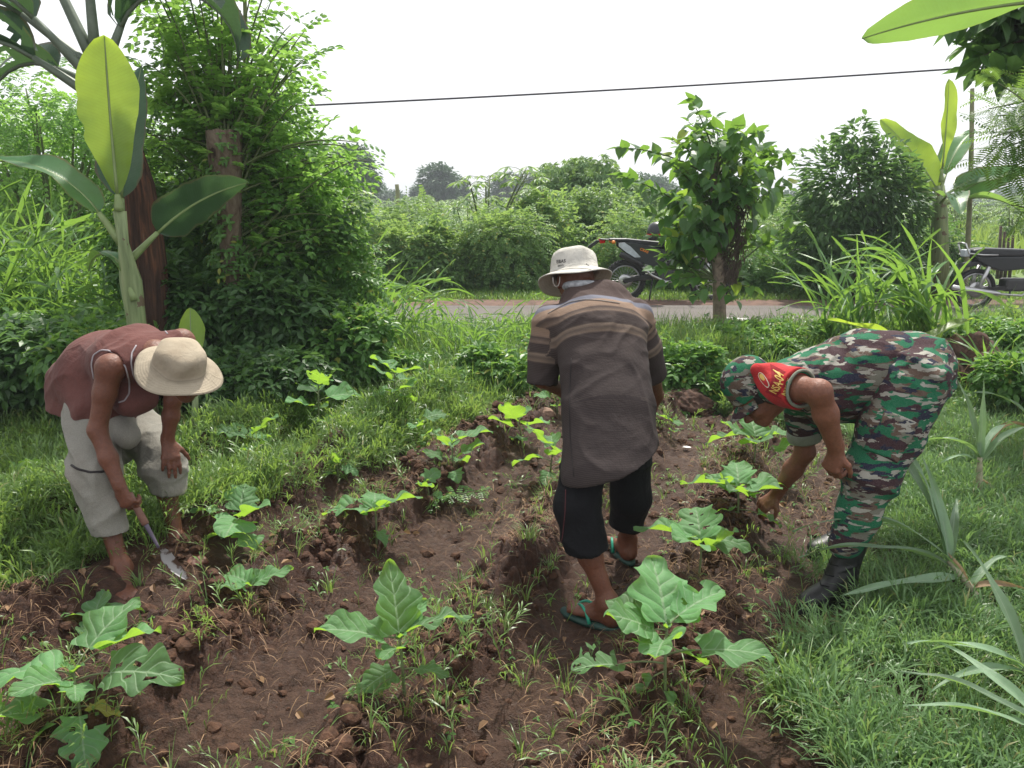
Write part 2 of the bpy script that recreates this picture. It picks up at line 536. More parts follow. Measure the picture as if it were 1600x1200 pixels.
# ================================================================== grass (stuff)
def blade_template(seg=3, bend=0.5, w=1.0):
    """unit blade along +x rising then bending down in z"""
    t_ = np.linspace(0, 1, seg + 1)
    ang = math.radians(75) - bend * 2.2 * t_
    x = np.concatenate([[0], np.cumsum(np.cos(ang[:-1])) / seg]); z = np.concatenate([[0], np.cumsum(np.sin(ang[:-1])) / seg])
    wd = np.array([0.8, 1.0, 0.75, 0.4, 0.2])[:seg]
    V = []
    for i in range(seg):
        V += [(x[i], -w * wd[i] / 2, z[i]), (x[i], w * wd[i] / 2, z[i])]
    V.append((x[seg], 0, z[seg])); V = np.array(V)
    q = [(2 * i, 2 * i + 1, 2 * i + 3, 2 * i + 2) for i in range(seg - 1)]
    tt = [(2 * seg - 2, 2 * seg - 1, 2 * seg)]
    return V, [np.array(tt), np.array(q)]

def blades(pos, length, width, bend_var=(0.2, 0.9), seg=3, jitter=None):
    """random upright/arching blades at pos"""
    n = len(pos); out = []
    k = 4
    az = rng.uniform(0, 2 * np.pi, n) if jitter is None else jitter
    d = np.stack([np.cos(az), np.sin(az), np.zeros(n)], -1)
    R = frames(d, (0, 0, 1))
    grp = rng.integers(0, k, n)
    for g in range(k):
        m = grp == g
        if not m.any(): continue
        tv, tf = blade_template(seg, bend_var[0] + (bend_var[1] - bend_var[0]) * g / (k - 1))
        L = np.broadcast_to(length, (n,))[m]; W = np.broadcast_to(width, (n,))[m]
        out.append(scatter(tv, tf, pos[m], R[m], np.stack([L, W, L], -1)))
    return join(*out)

def grass_object(name, pos, L, W, mat, **kw):
    V, F = blades(pos, L, W, **kw)
    o = link(name, make_mesh(name, V, F, True), mat)
    tag(o, kind="stuff"); return o

CLEAR = [(*G(188, 898)[:2], .13), (*G(292, 846)[:2], .12), (*G(282, 886)[:2], .10), (*G(1262, 950)[:2], .13), (*G(1300, 935)[:2], .10), (*G(1270, 866)[:2], .12), (*G(1310, 862)[:2], .10), (*G(1262, 985)[:2], .15), (*G(1310, 970)[:2], .13), (*G(1290, 895)[:2], .10), (*G(196, 925)[:2], .12)]
def clear_feet(x, y):
    k = np.ones(len(x), bool)
    for cx, cy, r in CLEAR: k &= ((x - cx) ** 2 + (y - cy) ** 2 > r * r) | (rng.uniform(0, 1, len(x)) < .18)
    return k
def rand_xy(n, x0, x1, y0, y1):
    return rng.uniform(x0, x1, n), rng.uniform(y0, y1, n)

def on_ground(x, y): return np.stack([x, y, height(x, y)], -1)

q = 0.15 if QUICK else 1.0
def sprig_template(seed, nl=9, rise=0.45, lw=0.045, ll=0.42):
    """creeping grass runner: a thin stem that rises and leans over, with short blades set alternately"""
    r = np.random.default_rng(seed); n = 7
    k = np.linspace(0, 1, n); st_ = np.stack([k * .8, .08 * np.sin(k * 4 + seed), rise * np.sin(k * 2.2)], -1)
    w = .010; V = np.concatenate([st_ - [0, w, 0], st_ + [0, w, 0]]); F = np.array([(i, i + n, i + n + 1, i + 1) for i in range(n - 1)])
    items = [(V, [F])]
    for j in range(nl):
        f = .12 + .88 * j / (nl - 1); p = np.array([np.interp(f, k, st_[:, c]) for c in range(3)])
        a = (1 if j % 2 else -1) * r.uniform(.35, 1.3) * (1 - .6 * f); e = r.uniform(.1, 1.1)
        d = np.array([math.cos(a) * math.cos(e), math.sin(a) * math.cos(e), math.sin(e)]); L = ll * r.uniform(.6, 1.15)
        sd = norm(np.cross(d, [0, 0, 1.0])); m = p + d * L * .5 + [0, 0, .03]; t_ = p + d * L + [0, 0, -.10 * L * 2]
        V = np.array([p, m - sd * lw / 2, m + sd * lw / 2, t_]); items.append((V, [np.array([(0, 1, 2), (1, 3, 2)])]))
    return join(*items)
def sprigs(name, x, y, size, mat, label, z0=0.0, **kw):
    items = []; g_ = rng.integers(0, 6, len(x))
    for g in range(6):
        tv, tf = sprig_template(g, **kw); m = g_ == g; n_ = m.sum(); az = rng.uniform(0, 6.283, n_)
        d = np.stack([np.cos(az), np.sin(az), rng.uniform(-.15, .75, n_)], -1)
        p = on_ground(x[m], y[m]); p[:, 2] += rng.uniform(0, z0, n_) if z0 else 0
        items.append(scatter(tv, tf, p, frames(d, norm(np.stack([rng.normal(0, .3, n_), rng.normal(0, .3, n_), np.ones(n_)], -1))), size[m]))
    V, F = join(*items); o = link(name, make_mesh(name, V, F, True), mat); tag(o, label, "grass", kind="stuff"); return o
def tufts(name, x, y, nb_, spread, L0, W0, mat, label, bend=(.35, 1.25), seg=4):
    nb = rng.integers(nb_[0], nb_[1], len(x)); T_ = nb.sum(); sc_ = np.repeat(rng.uniform(.55, 1.25, len(x)), nb)
    az = rng.uniform(0, 6.283, T_); rr = spread * rng.uniform(0, 1, T_) ** .7
    px = np.repeat(x, nb) + np.cos(az) * rr; py = np.repeat(y, nb) + np.sin(az) * rr
    az2 = az + rng.normal(0, .5, T_)
    V, F = blades(on_ground(px, py), sc_ * rng.uniform(.45, 1.0, T_) * L0, rng.uniform(.6, 1.2, T_) * W0, bend, seg, az2)
    o = link(name, make_mesh(name, V, F, True), mat); tag(o, label, "grass", kind="stuff"); return o
# left lawn: lush, clumpy, long bending blades among creeping runners, dark gaps between
def left_region(n, y1=7.2):
    x, y = rand_xy(n, -5.4, 2.2, 1.6, y1)
    k = (~soil_amount(x, y)) & (x > -0.72 * y - 0.35) & (x < 0.2 * y + 0.5) & clear_feet(x, y)
    return x[k], y[k]
x, y = left_region(int(60000 * q)); cl = fbm(x * 2.6, y * 2.6, 101, 3)
k = rng.uniform(0, 1, len(x)) < (.12 + 1.1 * sstep(.33, .58, cl)); x, y, cl = x[k], y[k], cl[k]
sprigs("grass", x, y, rng.uniform(.09, .22, len(x)) * (.6 + .8 * cl), M['grass'], "creeping green grass left of the dug soil", .03)
x, y = left_region(int(13500 * q)); cl = fbm(x * 2.0, y * 2.0, 131, 3)
k = rng.uniform(0, 1, len(x)) < (.06 + 1.0 * sstep(.38, .62, cl)); x, y = x[k], y[k]
tufts("grass_tufts", x, y, (8, 30), .05, .27, .0068, M['grass'], "arching tufts of longer grass in the left lawn")
# right lawn: fine short runners, greyer, with bare patches
def right_region(n):
    x, y = rand_xy(n, .6, 4.8, 1.6, 6.6); k = (~soil_amount(x, y)) & (x < .72 * y + .35) & clear_feet(x, y); return x[k], y[k]
x, y = right_region(int(80000 * q)); cl = fbm(x * 3.2, y * 3.2, 103, 3)
bare = np.exp(-(((x - 1.2) / .28) ** 2 + ((y - 2.25) / .2) ** 2)) + np.exp(-(((x - 1.55) / .2) ** 2 + ((y - 1.95) / .14) ** 2))
k = rng.uniform(0, 1, len(x)) < (.07 + 1.0 * sstep(.33, .58, cl)) * (1 - .9 * np.clip(bare, 0, 1)); x, y, cl = x[k], y[k], cl[k]
sprigs("lawn_grass", x, y, rng.uniform(.07, .17, len(x)) * (.7 + .7 * cl), M['lawn'], "fine grey-green grass at the right of the bed", .03, lw=.034, ll=.5)
x, y = right_region(int(8000 * q)); k = rng.uniform(0, 1, len(x)) < .08 + .8 * sstep(.5, .68, fbm(x * 2, y * 2, 133, 2)); x, y = x[k], y[k]
tufts("lawn_tufts", x, y, (5, 18), .03, .29, .0045, M['grass'], "brighter grass tufts standing in the right lawn")
# runners straying over the soil
x, y = rand_xy(int(9000 * q), -2.4, 2.3, 1.6, 6.0)
k = soil_amount(x, y) & (rng.uniform(0, 1, len(x)) < .04 + .55 * sstep(.5, .68, fbm(x * 2.1, y * 2.1, 143, 3)) * sstep(.15, .5, ridge(x, y))); x, y = x[k], y[k]
sprigs("straying_grass", x, y, rng.uniform(.06, .16, len(x)), M['grass'], "grass runners straying over the dug ridges", .01)
# thin weeds and tufts standing in the dug soil
tx, ty = rand_xy(1500, -2.4, 2.3, 1.7, 6.0)
k = soil_amount(tx, ty) & (rng.uniform(0, 1, 1500) < 0.03 + 0.5 * sstep(0.5, 0.66, fbm(tx * 1.6, ty * 1.6, 7, 2)) + 0.35 * sstep(0.3, 0.7, ridge(tx, ty)) * sstep(0.42, 0.6, fbm(tx, ty, 17, 2)))
tufts("weed_tufts", tx[k], ty[k], (4, 16), .022, .14, .0045, M['grass'], "sparse grass tufts sprouting from the dug soil")
# dead straw and roots lying on the ridges
x, y = rand_xy(int(56000 * q), -2.4, 2.4, 1.6, 6.0)
k = soil_amount(x, y) & (rng.uniform(0, 1, len(x)) < 0.06 + 0.9 * sstep(0.42, 0.66, fbm(x * 2.3, y * 2.3, 203, 3)) * (0.3 + 0.7 * sstep(0.2, 0.7, ridge(x, y))))
x, y = x[k], y[k]; n_ = len(x)
tv, tf = blade_template(3, 0.6)
az = rng.uniform(0, 6.28, n_)
d = np.stack([np.cos(az), np.sin(az), rng.uniform(-0.9, -0.3, n_)], -1)
pz = on_ground(x, y); pz[:, 2] += 0.012
V, F = scatter(tv, tf, pz, frames(d, (0, 0, 1)), np.stack([rng.uniform(0.03, 0.14, n_), rng.uniform(0.001, 0.0028, n_), rng.uniform(0.02, 0.10, n_)], -1))
o = link("straw", make_mesh("straw", V, F), M['straw']); tag(o, "dry straw and roots strewn over the soil ridges", "straw", kind="stuff")
# clods of earth
def clod_template(seed, n=2):
    bm = bmesh.new(); bmesh.ops.create_icosphere(bm, subdivisions=n, radius=1)
    r = np.random.default_rng(seed)
    dirs = norm(r.normal(size=(9, 3))); offs = r.uniform(0.5, 0.95, 9)
    V = np.array([v.co[:] for v in bm.verts]); F = np.array([[v.index for v in f.verts] for f in bm.faces]); bm.free()
    for dd, oo in zip(dirs, offs):
        e = V @ dd - oo; V = V - np.maximum(e, 0)[:, None] * dd * 0.9
    V = V * (1 + 0.08 * r.normal(size=(len(V), 1)))
    return V * [1, 0.85, 0.6], F
x, y = rand_xy(int(150000 * q), -2.5, 2.4, 1.5, 6.2)
k = soil_amount(x, y) & (rng.uniform(0, 1, len(x)) < 0.03 + 0.7 * sstep(0.35, 0.8, ridge(x, y)) * sstep(0.38, 0.62, fbm(x * 3, y * 3, 303, 3)))
x, y = x[k], y[k]; items = []
grp = rng.integers(0, 6, len(x)); sz = 0.003 + 0.040 * rng.uniform(0, 1, len(x)) ** 5.5
for g in range(6):
    tv, tf = clod_template(g); m = grp == g
    az = rng.uniform(0, 6.28, m.sum()); d = np.stack([np.cos(az), np.sin(az), rng.uniform(-0.5, 0.5, m.sum())], -1)
    items.append(scatter(tv, tf, on_ground(x[m], y[m]), frames(d, (0, 0, 1)), sz[m]))
V, F = join(*items)
t = NT("clod"); v = t.coords("Object"); n = t.noise(v, 45, 4)
c = t.ramp(n, [(0.3, (0.030, 0.013, 0.007)), (0.7, (0.10, 0.048, 0.027))])
M['clod'] = t.done(t.bsdf(c, 0.85, 0.3, t.bump(t.noise(v, 120, 4), 0.6, 0.008)))
o = link("soil_clods", make_mesh("soil_clods", V, F, False), M['clod']); tag(o, "crumbled brown clods of earth along the dug ridges", "soil", kind="stuff")
# ================================================================== broad leaves
def broad_leaf(L, W, pitch=0.5, droop=1.0, fold=0.25, kind='lobed', seed=0, damaged=0.0, nt=28, ns=10, twist=0.0, roll=0.0):
    """leaf blade in a local frame: starts at the origin and runs along +x; z up"""
    r = np.random.default_rng(seed)
    t_ = np.linspace(0, 1, nt + 1); s_ = np.linspace(-1, 1, ns + 1)
    if kind == 'lobed':
        w = 1.12 * np.sin(np.pi * np.clip(t_ * 0.91 + 0.09, 0, 1) ** 0.74) ** 0.62
        ph = r.uniform(0, 6.28, 2)
        lob = [1 - np.abs(((t_ * 3.1 + ph[i]) % 1.0) * 2 - 1) ** 1.5 for i in (0, 1)]
        wl = [w * (0.70 + 0.44 * lob[i] * (1 - t_ * .55)) for i in (0, 1)]
    elif kind == 'heart':
        w = np.sin(np.pi * np.clip(t_ * 0.9 + 0.10, 0, 1) ** 0.62) ** 0.8
        wl = [w, w]
    elif kind == 'bananayoung':
        w = np.minimum(1, (t_ / 0.55) ** 0.75 + .05) * np.minimum(1, ((1 - t_) / 0.32) ** 0.55)
        wl = [w * (1 + a_ * np.sin(b_ * t_ + c_)) - .16 * np.exp(-((t_ - d_) / .045) ** 2) * e_ for a_, b_, c_, d_, e_ in ((.04, 9, 1, .55, 0), (.06, 15, 2, .42, 1))]
    elif kind == 'banana':
        w = np.minimum(1, (t_ / 0.16) ** 0.6) * np.minimum(1, ((1 - t_) / 0.55) ** 0.6)
        wl = [w * (1 + 0.045 * np.sin(r.uniform(7, 13) * t_ + r.uniform(0, 6)) + .02 * np.sin(31 * t_ + i)) for i in (0, 1)]
    else:                                        # strap leaf
        w = np.minimum(1, (t_ + 0.25) / 0.4) * np.minimum(1, ((1 - t_) / 0.6) ** 0.8)
        wl = [w, w]
    p = pitch - droop * t_
    x = np.concatenate([[0], np.cumsum(np.cos(p[:-1])) * L / nt]); z = np.concatenate([[0], np.cumsum(np.sin(p[:-1])) * L / nt])
    S, T = np.meshgrid(s_, t_)
    Wl = np.where(S < 0, wl[0][:, None], wl[1][:, None]) * W / 2
    amp = {'lobed': 0.075, 'heart': 0.03, 'banana': 0.02, 'bananayoung': .022}.get(kind, 0.012) * L
    wave = amp * np.sin(T * r.uniform(9, 14) + np.where(S < 0, r.uniform(0, 6), r.uniform(0, 6))) * S ** 2
    if kind == 'lobed':                          # blistered between the veins
        wave = wave + 0.011 * L * np.abs(np.sin(np.pi * (T * 5.5 - np.abs(S) * 1.6))) * (np.abs(S) > 0.05)
    if kind in ('banana', 'bananayoung'):
        wave = wave + 0.006 * W * np.sin(T * 60) * np.abs(S)
    A = roll + twist * T
    side = Wl * S * np.cos(fold)
    up = np.abs(Wl * S) * np.sin(fold) + wave
    side, up = side * np.cos(A) - up * np.sin(A), up * np.cos(A) + side * np.sin(A)
    tx, tz = -np.sin(p), np.cos(p)
    Xl = x[:, None] + up * tx[:, None]; Zl = z[:, None] + up * tz[:, None]
    if kind in ('lobed', 'heart'): Xl = Xl - 0.06 * L * np.exp(-T * 9) * np.abs(S)      # ears at the base
    Yr = side
    V = np.stack([Xl, Yr, Zl], -1).reshape(-1, 3)
    k = ns + 1
    F = np.array([(i * k + j, (i + 1) * k + j, (i + 1) * k + j + 1, i * k + j + 1) for i in range(nt) for j in range(ns)])
    if damaged:
        c = np.array([((i + 0.5) / nt, (j + 0.5) / ns) for i in range(nt) for j in range(ns)])
        hole = vnoise(c[:, 0] * 9 + seed, c[:, 1] * 6, seed) > 1 - damaged
        F = F[~(hole & (np.abs(c[:, 1] - 0.5) > 0.06))]
    uv = np.stack([T, S], -1).reshape(-1, 2)
    return V, F, uv

def broad_mat(name, base, vein, trans, nv=6.0, slant=1.6, tf=0.4, rough=0.42, fine=False, edge=None, spec=0.5):
    t = NT(name)
    uv = t.add("ShaderNodeUVMap"); sp = t.add("ShaderNodeSeparateXYZ"); t.link(uv.outputs[0], sp.inputs[0])
    T, S = sp.outputs[0], sp.outputs[1]
    aS = t.math('ABSOLUTE', S)
    mid = t.math('LESS_THAN', aS, 0.045)
    ph = t.math('MULTIPLY', t.math('SUBTRACT', t.math('MULTIPLY', T, nv), t.math('MULTIPLY', aS, slant)), math.pi)
    sv = t.math('ABSOLUTE', t.math('SINE', ph))
    side = t.math('LESS_THAN', sv, 0.17 if not fine else 0.35)
    oi = t.add("ShaderNodeObjectInfo")
    v = t.coords("Object")
    n = t.noise(v, 18, 3)
    var = t.math('ADD', t.math('MULTIPLY', n, 0.5), t.math('MULTIPLY', oi.outputs["Random"], 0.5))
    lo = tuple(c * 0.6 for c in base); hi = tuple(c * 1.5 for c in base)
    col = t.ramp(var, [(0.25, lo), (0.8, hi)])
    vm = t.math('MAXIMUM', t.math('MULTIPLY', mid, 0.75), t.math('MULTIPLY', side, 0.6 if not fine else 0.15))
    col = t.mix(vm, col, vein)
    if edge is not None:
        ef = t.math('MULTIPLY', t.math('GREATER_THAN', t.math('ADD', aS, t.math('MULTIPLY', n, 0.25)), 1.04), 0.8)
        col = t.mix(ef, col, edge)
    nr = t.bump(t.math('ADD', t.math('MULTIPLY', sv, 1.0 if not fine else .12), t.math('MULTIPLY', t.noise(v, 60, 3), .8)), 0.6 if not fine else .35, 0.006)
    b = t.bsdf(col, rough, spec, nr)
    tr = t.add("ShaderNodeBsdfTranslucent"); t.link(t.mix(t.math('MULTIPLY', vm, 0.5), trans, tuple(c * 0.5 for c in trans)), tr.inputs["Color"])
    mx = t.add("ShaderNodeMixShader"); mx.inputs[0].default_value = tf
    t.link(b, mx.inputs[1]); t.link(tr.outputs[0], mx.inputs[2])
    return t.done(mx.outputs[0])

M['egg'] = broad_mat("seedling_leaf", (0.105, 0.235, 0.095), (0.30, 0.43, 0.25), (0.42, 0.70, 0.06), tf=0.42, rough=0.6, spec=.3)
M['eggyellow'] = broad_mat("yellowing_leaf", (0.40, 0.38, 0.05), (0.5, 0.5, 0.15), (0.6, 0.5, 0.05), tf=0.35)
M['banana'] = broad_mat("banana_leaf", (0.055, 0.15, 0.06), (0.20, 0.30, 0.12), (0.30, 0.50, 0.09), nv=46, slant=3, tf=0.42, rough=0.38, fine=True, edge=(0.16, 0.10, 0.05))
M['bananadark'] = broad_mat("shaded_banana_leaf", (0.035, 0.095, 0.05), (0.10, 0.16, 0.09), (0.10, 0.20, 0.06), nv=46, slant=3, tf=0.25, rough=0.4, fine=True, edge=(0.12, 0.08, 0.05))  # banana leaf again, with shade put into its darker, bluer colours
M['bananalight'] = broad_mat("young_banana_leaf", (0.19, 0.32, 0.06), (0.08, 0.13, 0.03), (0.48, 0.64, 0.06), nv=46, slant=3, tf=0.55, rough=0.35, fine=True)
M['strap'] = broad_mat("strap_leaf", (0.19, 0.30, 0.18), (0.42, 0.50, 0.36), (0.28, 0.46, 0.1), nv=0.1, slant=22, tf=0.35, rough=0.38, fine=True)
M['reed'] = broad_mat("reed_leaf", (0.085, 0.20, 0.06), (0.30, 0.40, 0.22), (0.28, 0.48, 0.07), nv=0.1, slant=22, tf=0.45, rough=0.35, fine=True)
M['dryleaf'] = broad_mat("dry_leaf", (0.36, 0.24, 0.14), (0.45, 0.33, 0.2), (0.4, 0.28, 0.12), nv=0.1, slant=18, tf=0.2, rough=0.7, fine=True)

def leaf_at(name, parent, base, az, L, W, mat, pitch=0.5, droop=1.0, fold=0.25, kind='lobed', seed=0, damaged=0.0, roll=0.0, nt=28, ns=10, twist=0.0):
    """leaf as its own part: base relative to the plant's foot, az in degrees (0 = right, 90 = away)"""
    V, F, uv = broad_leaf(L, W, pitch, droop, fold, kind, seed, damaged, nt, ns, twist, roll)
    a = math.radians(az); c, s = math.cos(a), math.sin(a)
    V = V @ np.array([[c, -s, 0], [s, c, 0], [0, 0, 1]]).T + np.asarray(base)
    return part(name, V, F, mat, parent, uv=uv)

def seedling(label, foot, h, lean, leaves, group="aubergine seedlings planted along the ridges", seed=0):
    """leaves: (height fraction, azimuth deg, petiole length, leaf length, width ratio, petiole pitch deg, leaf pitch deg, droop, damage[, material])"""
    r = np.random.default_rng(seed + 500)
    root = thing("eggplant_seedling", label, "seedling", foot, 0, group); root.scale = (.92, .92, .92)
    top = np.array([lean[0], lean[1], h])
    mid = np.array([lean[0] * 0.3 + r.normal(0, .008), lean[1] * 0.3, h * 0.55])
    sp = curve_pts((0, 0, -0.03), mid, top, 8)
    items = [tube(sp, np.linspace(0.0075, 0.0045, 8) * (0.6 + 1.4 * h), 7)]
    specs = []
    for i, lf in enumerate(leaves):
        hf, az, pl, L, wr, pp, lp, dr, dm = lf[:9]
        mat = M[lf[9]] if len(lf) > 9 else M['egg']
        k = hf * 7; i0 = int(min(6, k)); p0 = sp[i0] + (sp[i0 + 1] - sp[i0]) * (k - i0)
        a, b = math.radians(az), math.radians(pp)
        d = np.array([math.cos(a) * math.cos(b), math.sin(a) * math.cos(b), math.sin(b)])
        p1 = p0 + d * pl
        items.append(tube(curve_pts(p0, p0 + d * pl * .5 + [0, 0, pl * .12], p1, 5), np.linspace(0.0036, 0.0026, 5) * (0.7 + h), 6))
        specs.append((p1, az, L, L * wr, math.radians(lp), dr, dm, mat, i))
    V, F = join(*items)
    part("stem", V, F, M['stem'], root)
    for p1, az, L, W, lp, dr, dm, mat, i in specs:
        if 178 < az % 360 < 352 and p1[2] > .45 * h: lp += .42; dr *= .6      # leaves on the near side hold their tips up
        leaf_at("leaf", root, p1, az, L, W * 1.15, mat, lp, dr * .9, 0.2 + 0.15 * math.sin(i * 2.1), 'lobed', seed * 13 + i, dm if dm else (.13 if (seed * 7 + i * 3) % 5 == 0 else 0), roll=0.35 * math.sin(i * 1.7 + seed))
    # young leaves at the shoot tip
    for j in range(2):
        leaf_at("leaf", root, sp[-1], 60 + 170 * j + seed * 40, 0.05 + .03 * h, 0.028, M['egg'], 0.9, 0.6, 0.5, 'lobed', seed * 17 + j + 90, nt=8, ns=4)
    return root

def auto_seedling(label, u, v, size, seed, n=6, h=None, group="aubergine seedlings planted along the ridges"):
    r = np.random.default_rng(seed)
    h = h or size * 0.75
    lv = []
    a0 = r.uniform(0, 360)
    for i in range(n):
        hf = 0.35 + 0.65 * i / (n - 1)
        up = hf
        lv.append((hf, a0 + i * 137.5 + r.uniform(-15, 15), size * r.uniform(0.15, 0.3), size * r.uniform(0.6, 0.85) * (0.75 if hf < .6 else 1), r.uniform(0.62, 0.78),
                   -5 + 45 * up * r.uniform(.6, 1.1), -25 + 55 * up * r.uniform(.5, 1.2), r.uniform(0.4, 1.1), 0.12 if r.uniform() < .25 else 0.0))
    return seedling(label, G(u, v), h, (r.normal(0, .02), r.normal(0, .02)), lv, group, seed)

#   hf   az   pet   L    w/L   pp   lp  droop dmg
seedling("large seedling with holed lower leaves in the right foreground, beside the flip-flopped foot", G(1040, 1088), 0.23, (0.0, 0.03), [
    (1.0, 95, .02, .25, .82, 50, 46, .6, 0), (1.0, 30, .06, .21, .62, 35, 22, .5, 0), (.97, 200, .05, .20, .72, 15, 10, .5, 0),
    (.95, 150, .05, .18, .75, 30, 24, .6, 0), (.9, 250, .05, .17, .8, 10, -5, .6, 0), (.62, -3, .12, .24, .62, 10, 6, .45, 0.05), (.60, 20, .05, .13, .8, 5, -20, .5, 0.3),
    (.5, 195, .17, .16, 1.0, 8, -12, .7, 0.3), (.4, 205, .05, .11, .8, -10, -50, .4, 0.12), (.25, 258, .03, .14, .5, -20, -62, .2, 0.1)], seed=1)
seedling("seedling with one tall upright leaf in the centre foreground", G(632, 1082), 0.20, (-0.01, 0.0), [
    (1.0, 110, .02, .24, .58, 66, 64, .45, 0), (1.0, 195, .06, .22, .58, 12, 2, .7, 0), (1.0, 10, .05, .21, .58, 35, 25, .7, 0),
    (.9, 255, .03, .12, .7, 0, 0, .7, 0), (.95, 60, .05, .12, .5, 35, 30, .2, 0), (.5, 215, .04, .13, .7, 0, -35, .5, 0), (.45, -20, .06, .11, .6, 15, -15, .9, 0.08)], seed=2)
seedling("broad seedling at the bottom left corner with a yellow lower leaf", G(128, 1140), 0.19, (-0.02, 0.03), [
    (1.0, 65, .08, .22, .6, 40, 34, .6, 0), (1.0, 30, .10, .18, .65, 32, 18, .5, 0), (.95, 178, .06, .23, .6, 16, 6, .8, 0), (.85, -8, .13, .25, .6, 18, 12, .5, 0),
    (.95, 240, .04, .16, .7, 5, 0, .7, 0), (.9, 300, .04, .13, .65, 0, -5, .7, 0), (.44, 200, .10, .25, .72, 5, -14, .5, 0), (.40, 235, .09, .20, .62, 5, -34, .4, 0), (.42, 300, .05, .17, .75, 5, -34, .5, 0.2),
    (.45, 8, .03, .10, .6, 0, -22, .3, 0, 'eggyellow')], seed=3)
seedling("pale seedling just behind the broad corner seedling", G(150, 992), 0.07, (0.0, 0.0), [
    (1, 100, .02, .15, .6, 40, 30, .7, 0), (1, 20, .05, .15, .6, 25, 12, .8, 0), (1, 170, .04, .14, .6, 20, 10, .9, 0), (.8, 280, .03, .12, .6, 15, 0, .8, 0)], seed=4)
seedling("second seedling of the right ridge with a crinkled upright leaf", G(1092, 892), 0.13, (0.0, 0.0), [
    (1, 85, .02, .22, .78, 50, 40, .9, 0), (1, 172, .05, .25, .5, 30, 18, .5, 0), (1, 5, .04, .20, .62, 20, 5, .9, 0), (.9, 225, .03, .22, .75, 20, 12, .6, 0), (.7, 320, .05, .17, .6, 30, 25, .2, 0)], seed=5)
seedling("third seedling of the right ridge, at the soldier's reaching hand", G(1152, 820), 0.19, (0.0, 0.02), [
    (1, 80, .03, .20, .72, 40, 34, .8, 0), (1, 176, .06, .24, .55, 20, 8, .4, 0), (1, 8, .06, .25, .55, 20, 8, .5, 0), (.95, 245, .03, .22, .75, 15, 2, .5, 0), (.9, 310, .04, .22, .7, 15, 5, .6, 0),
    (.5, 200, .05, .17, .6, 5, -25, .6, .1), (.45, -20, .10, .13, .7, -5, -15, .5, 0), (.8, 130, .05, .18, .6, 30, 20, .6, 0)], seed=6)
seedling("fourth seedling of the right ridge, under the soldier's face", G(1178, 735), 0.19, (0, 0), [
    (1, 90, .03, .22, .8, 50, 45, .8, 0), (1, 165, .10, .22, .5, 18, -8, .5, 0), (1, 195, .05, .24, .6, 28, 12, .5, 0), (1, 10, .05, .26, .6, 28, 12, .4, 0), (.9, 265, .03, .24, .8, 15, 5, .5, 0), (.6, -12, .12, .2, .6, 15, 5, .6, 0)], seed=7)
seedling("seedling with broad pale leaves by the stooping man's bare foot", G(378, 852), 0.15, (0, 0), [
    (1, 95, .04, .18, .75, 60, 52, .9, 0), (1, 330, .04, .21, .62, 25, 12, .5, 0), (1, 275, .04, .24, .72, 15, -12, .7, 0), (.9, 178, .12, .16, .45, 25, 10, .6, 0), (.6, 205, .05, .14, .6, 0, -25, .6, 0), (.6, 300, .06, .2, .6, 0, -20, .5, 0)], seed=8)
seedling("tiny seedling alone on the bare soil at left", G(395, 948), 0.10, (0, 0), [
    (1, 20, .02, .16, .5, 35, 25, .5, 0), (1, 150, .02, .15, .6, 30, 18, .8, 0), (1, 215, .03, .11, .6, 10, 5, .8, 0), (1, 60, .02, .1, .6, 35, 25, .8, 0)], seed=9)
seedling("seedling with three spread leaves on a cloddy ridge, left of centre", G(588, 835), 0.16, (0, 0), [
    (1, 175, .04, .24, .5, 22, 10, .9, 0), (1, 18, .03, .22, .55, 35, 22, .6, 0), (1, 100, .02, .16, .7, 40, 30, .9, 0), (1, 280, .02, .17, .7, 20, 8, .7, 0), (.4, 300, .03, .1, .6, 10, -10, .8, 0)], seed=10)
for lab, u, v, s_, sd, n_, h_ in [
    ("seedling with a ragged crown at the head of the left ridge", 708, 745, .27, 21, 7, .24),
    ("seedling at the far end of the left ridge, leaves touching the centre man's shirt", 818, 700, .27, 22, 7, .2),
    ("seedling half hidden behind the centre man's hip", 858, 752, .30, 23, 6, .22),
    ("small seedling below the centre man's elbow", 872, 648, .24, 24, 6, .18),
    ("seedling at the border of grass and soil, in front of the tall grass", 648, 712, .25, 25, 6, .22),
    ("tall seedling with a bare lower stem before the dark bushes", 500, 668, .33, 26, 7, .42),
    ("seedling with drooping lower leaves beside the tall weeds", 618, 662, .33, 27, 8, .38),
    ("small seedling in the grass just right of the straw hat", 374, 682, .25, 28, 5, .2),
    ("seedling rising from the grass right of the stooping man's knee", 396, 732, .26, 29, 6, .24),
    ("little seedling nearly lost in the middle of the lawn", 529, 752, .16, 30, 5, .14),
    ("seedling at the left edge in front of the stooping man's shorts", 55, 775, .27, 31, 6, .15),
    ("seedling at the far left edge near the bushes", 8, 665, .32, 32, 6, .25),
    ("low seedling behind the maroon vest at the left", 48, 672, .25, 33, 5, .2),
    ("single leaf seedling upright on the clods of the left ridge", 668, 775, .17, 34, 4, .1),
    ("seedling between the centre man and the tree trunk", 1048, 690, .17, 35, 4, .14)]:
    auto_seedling(lab, u, v, s_ * .88, sd, n_, h_)

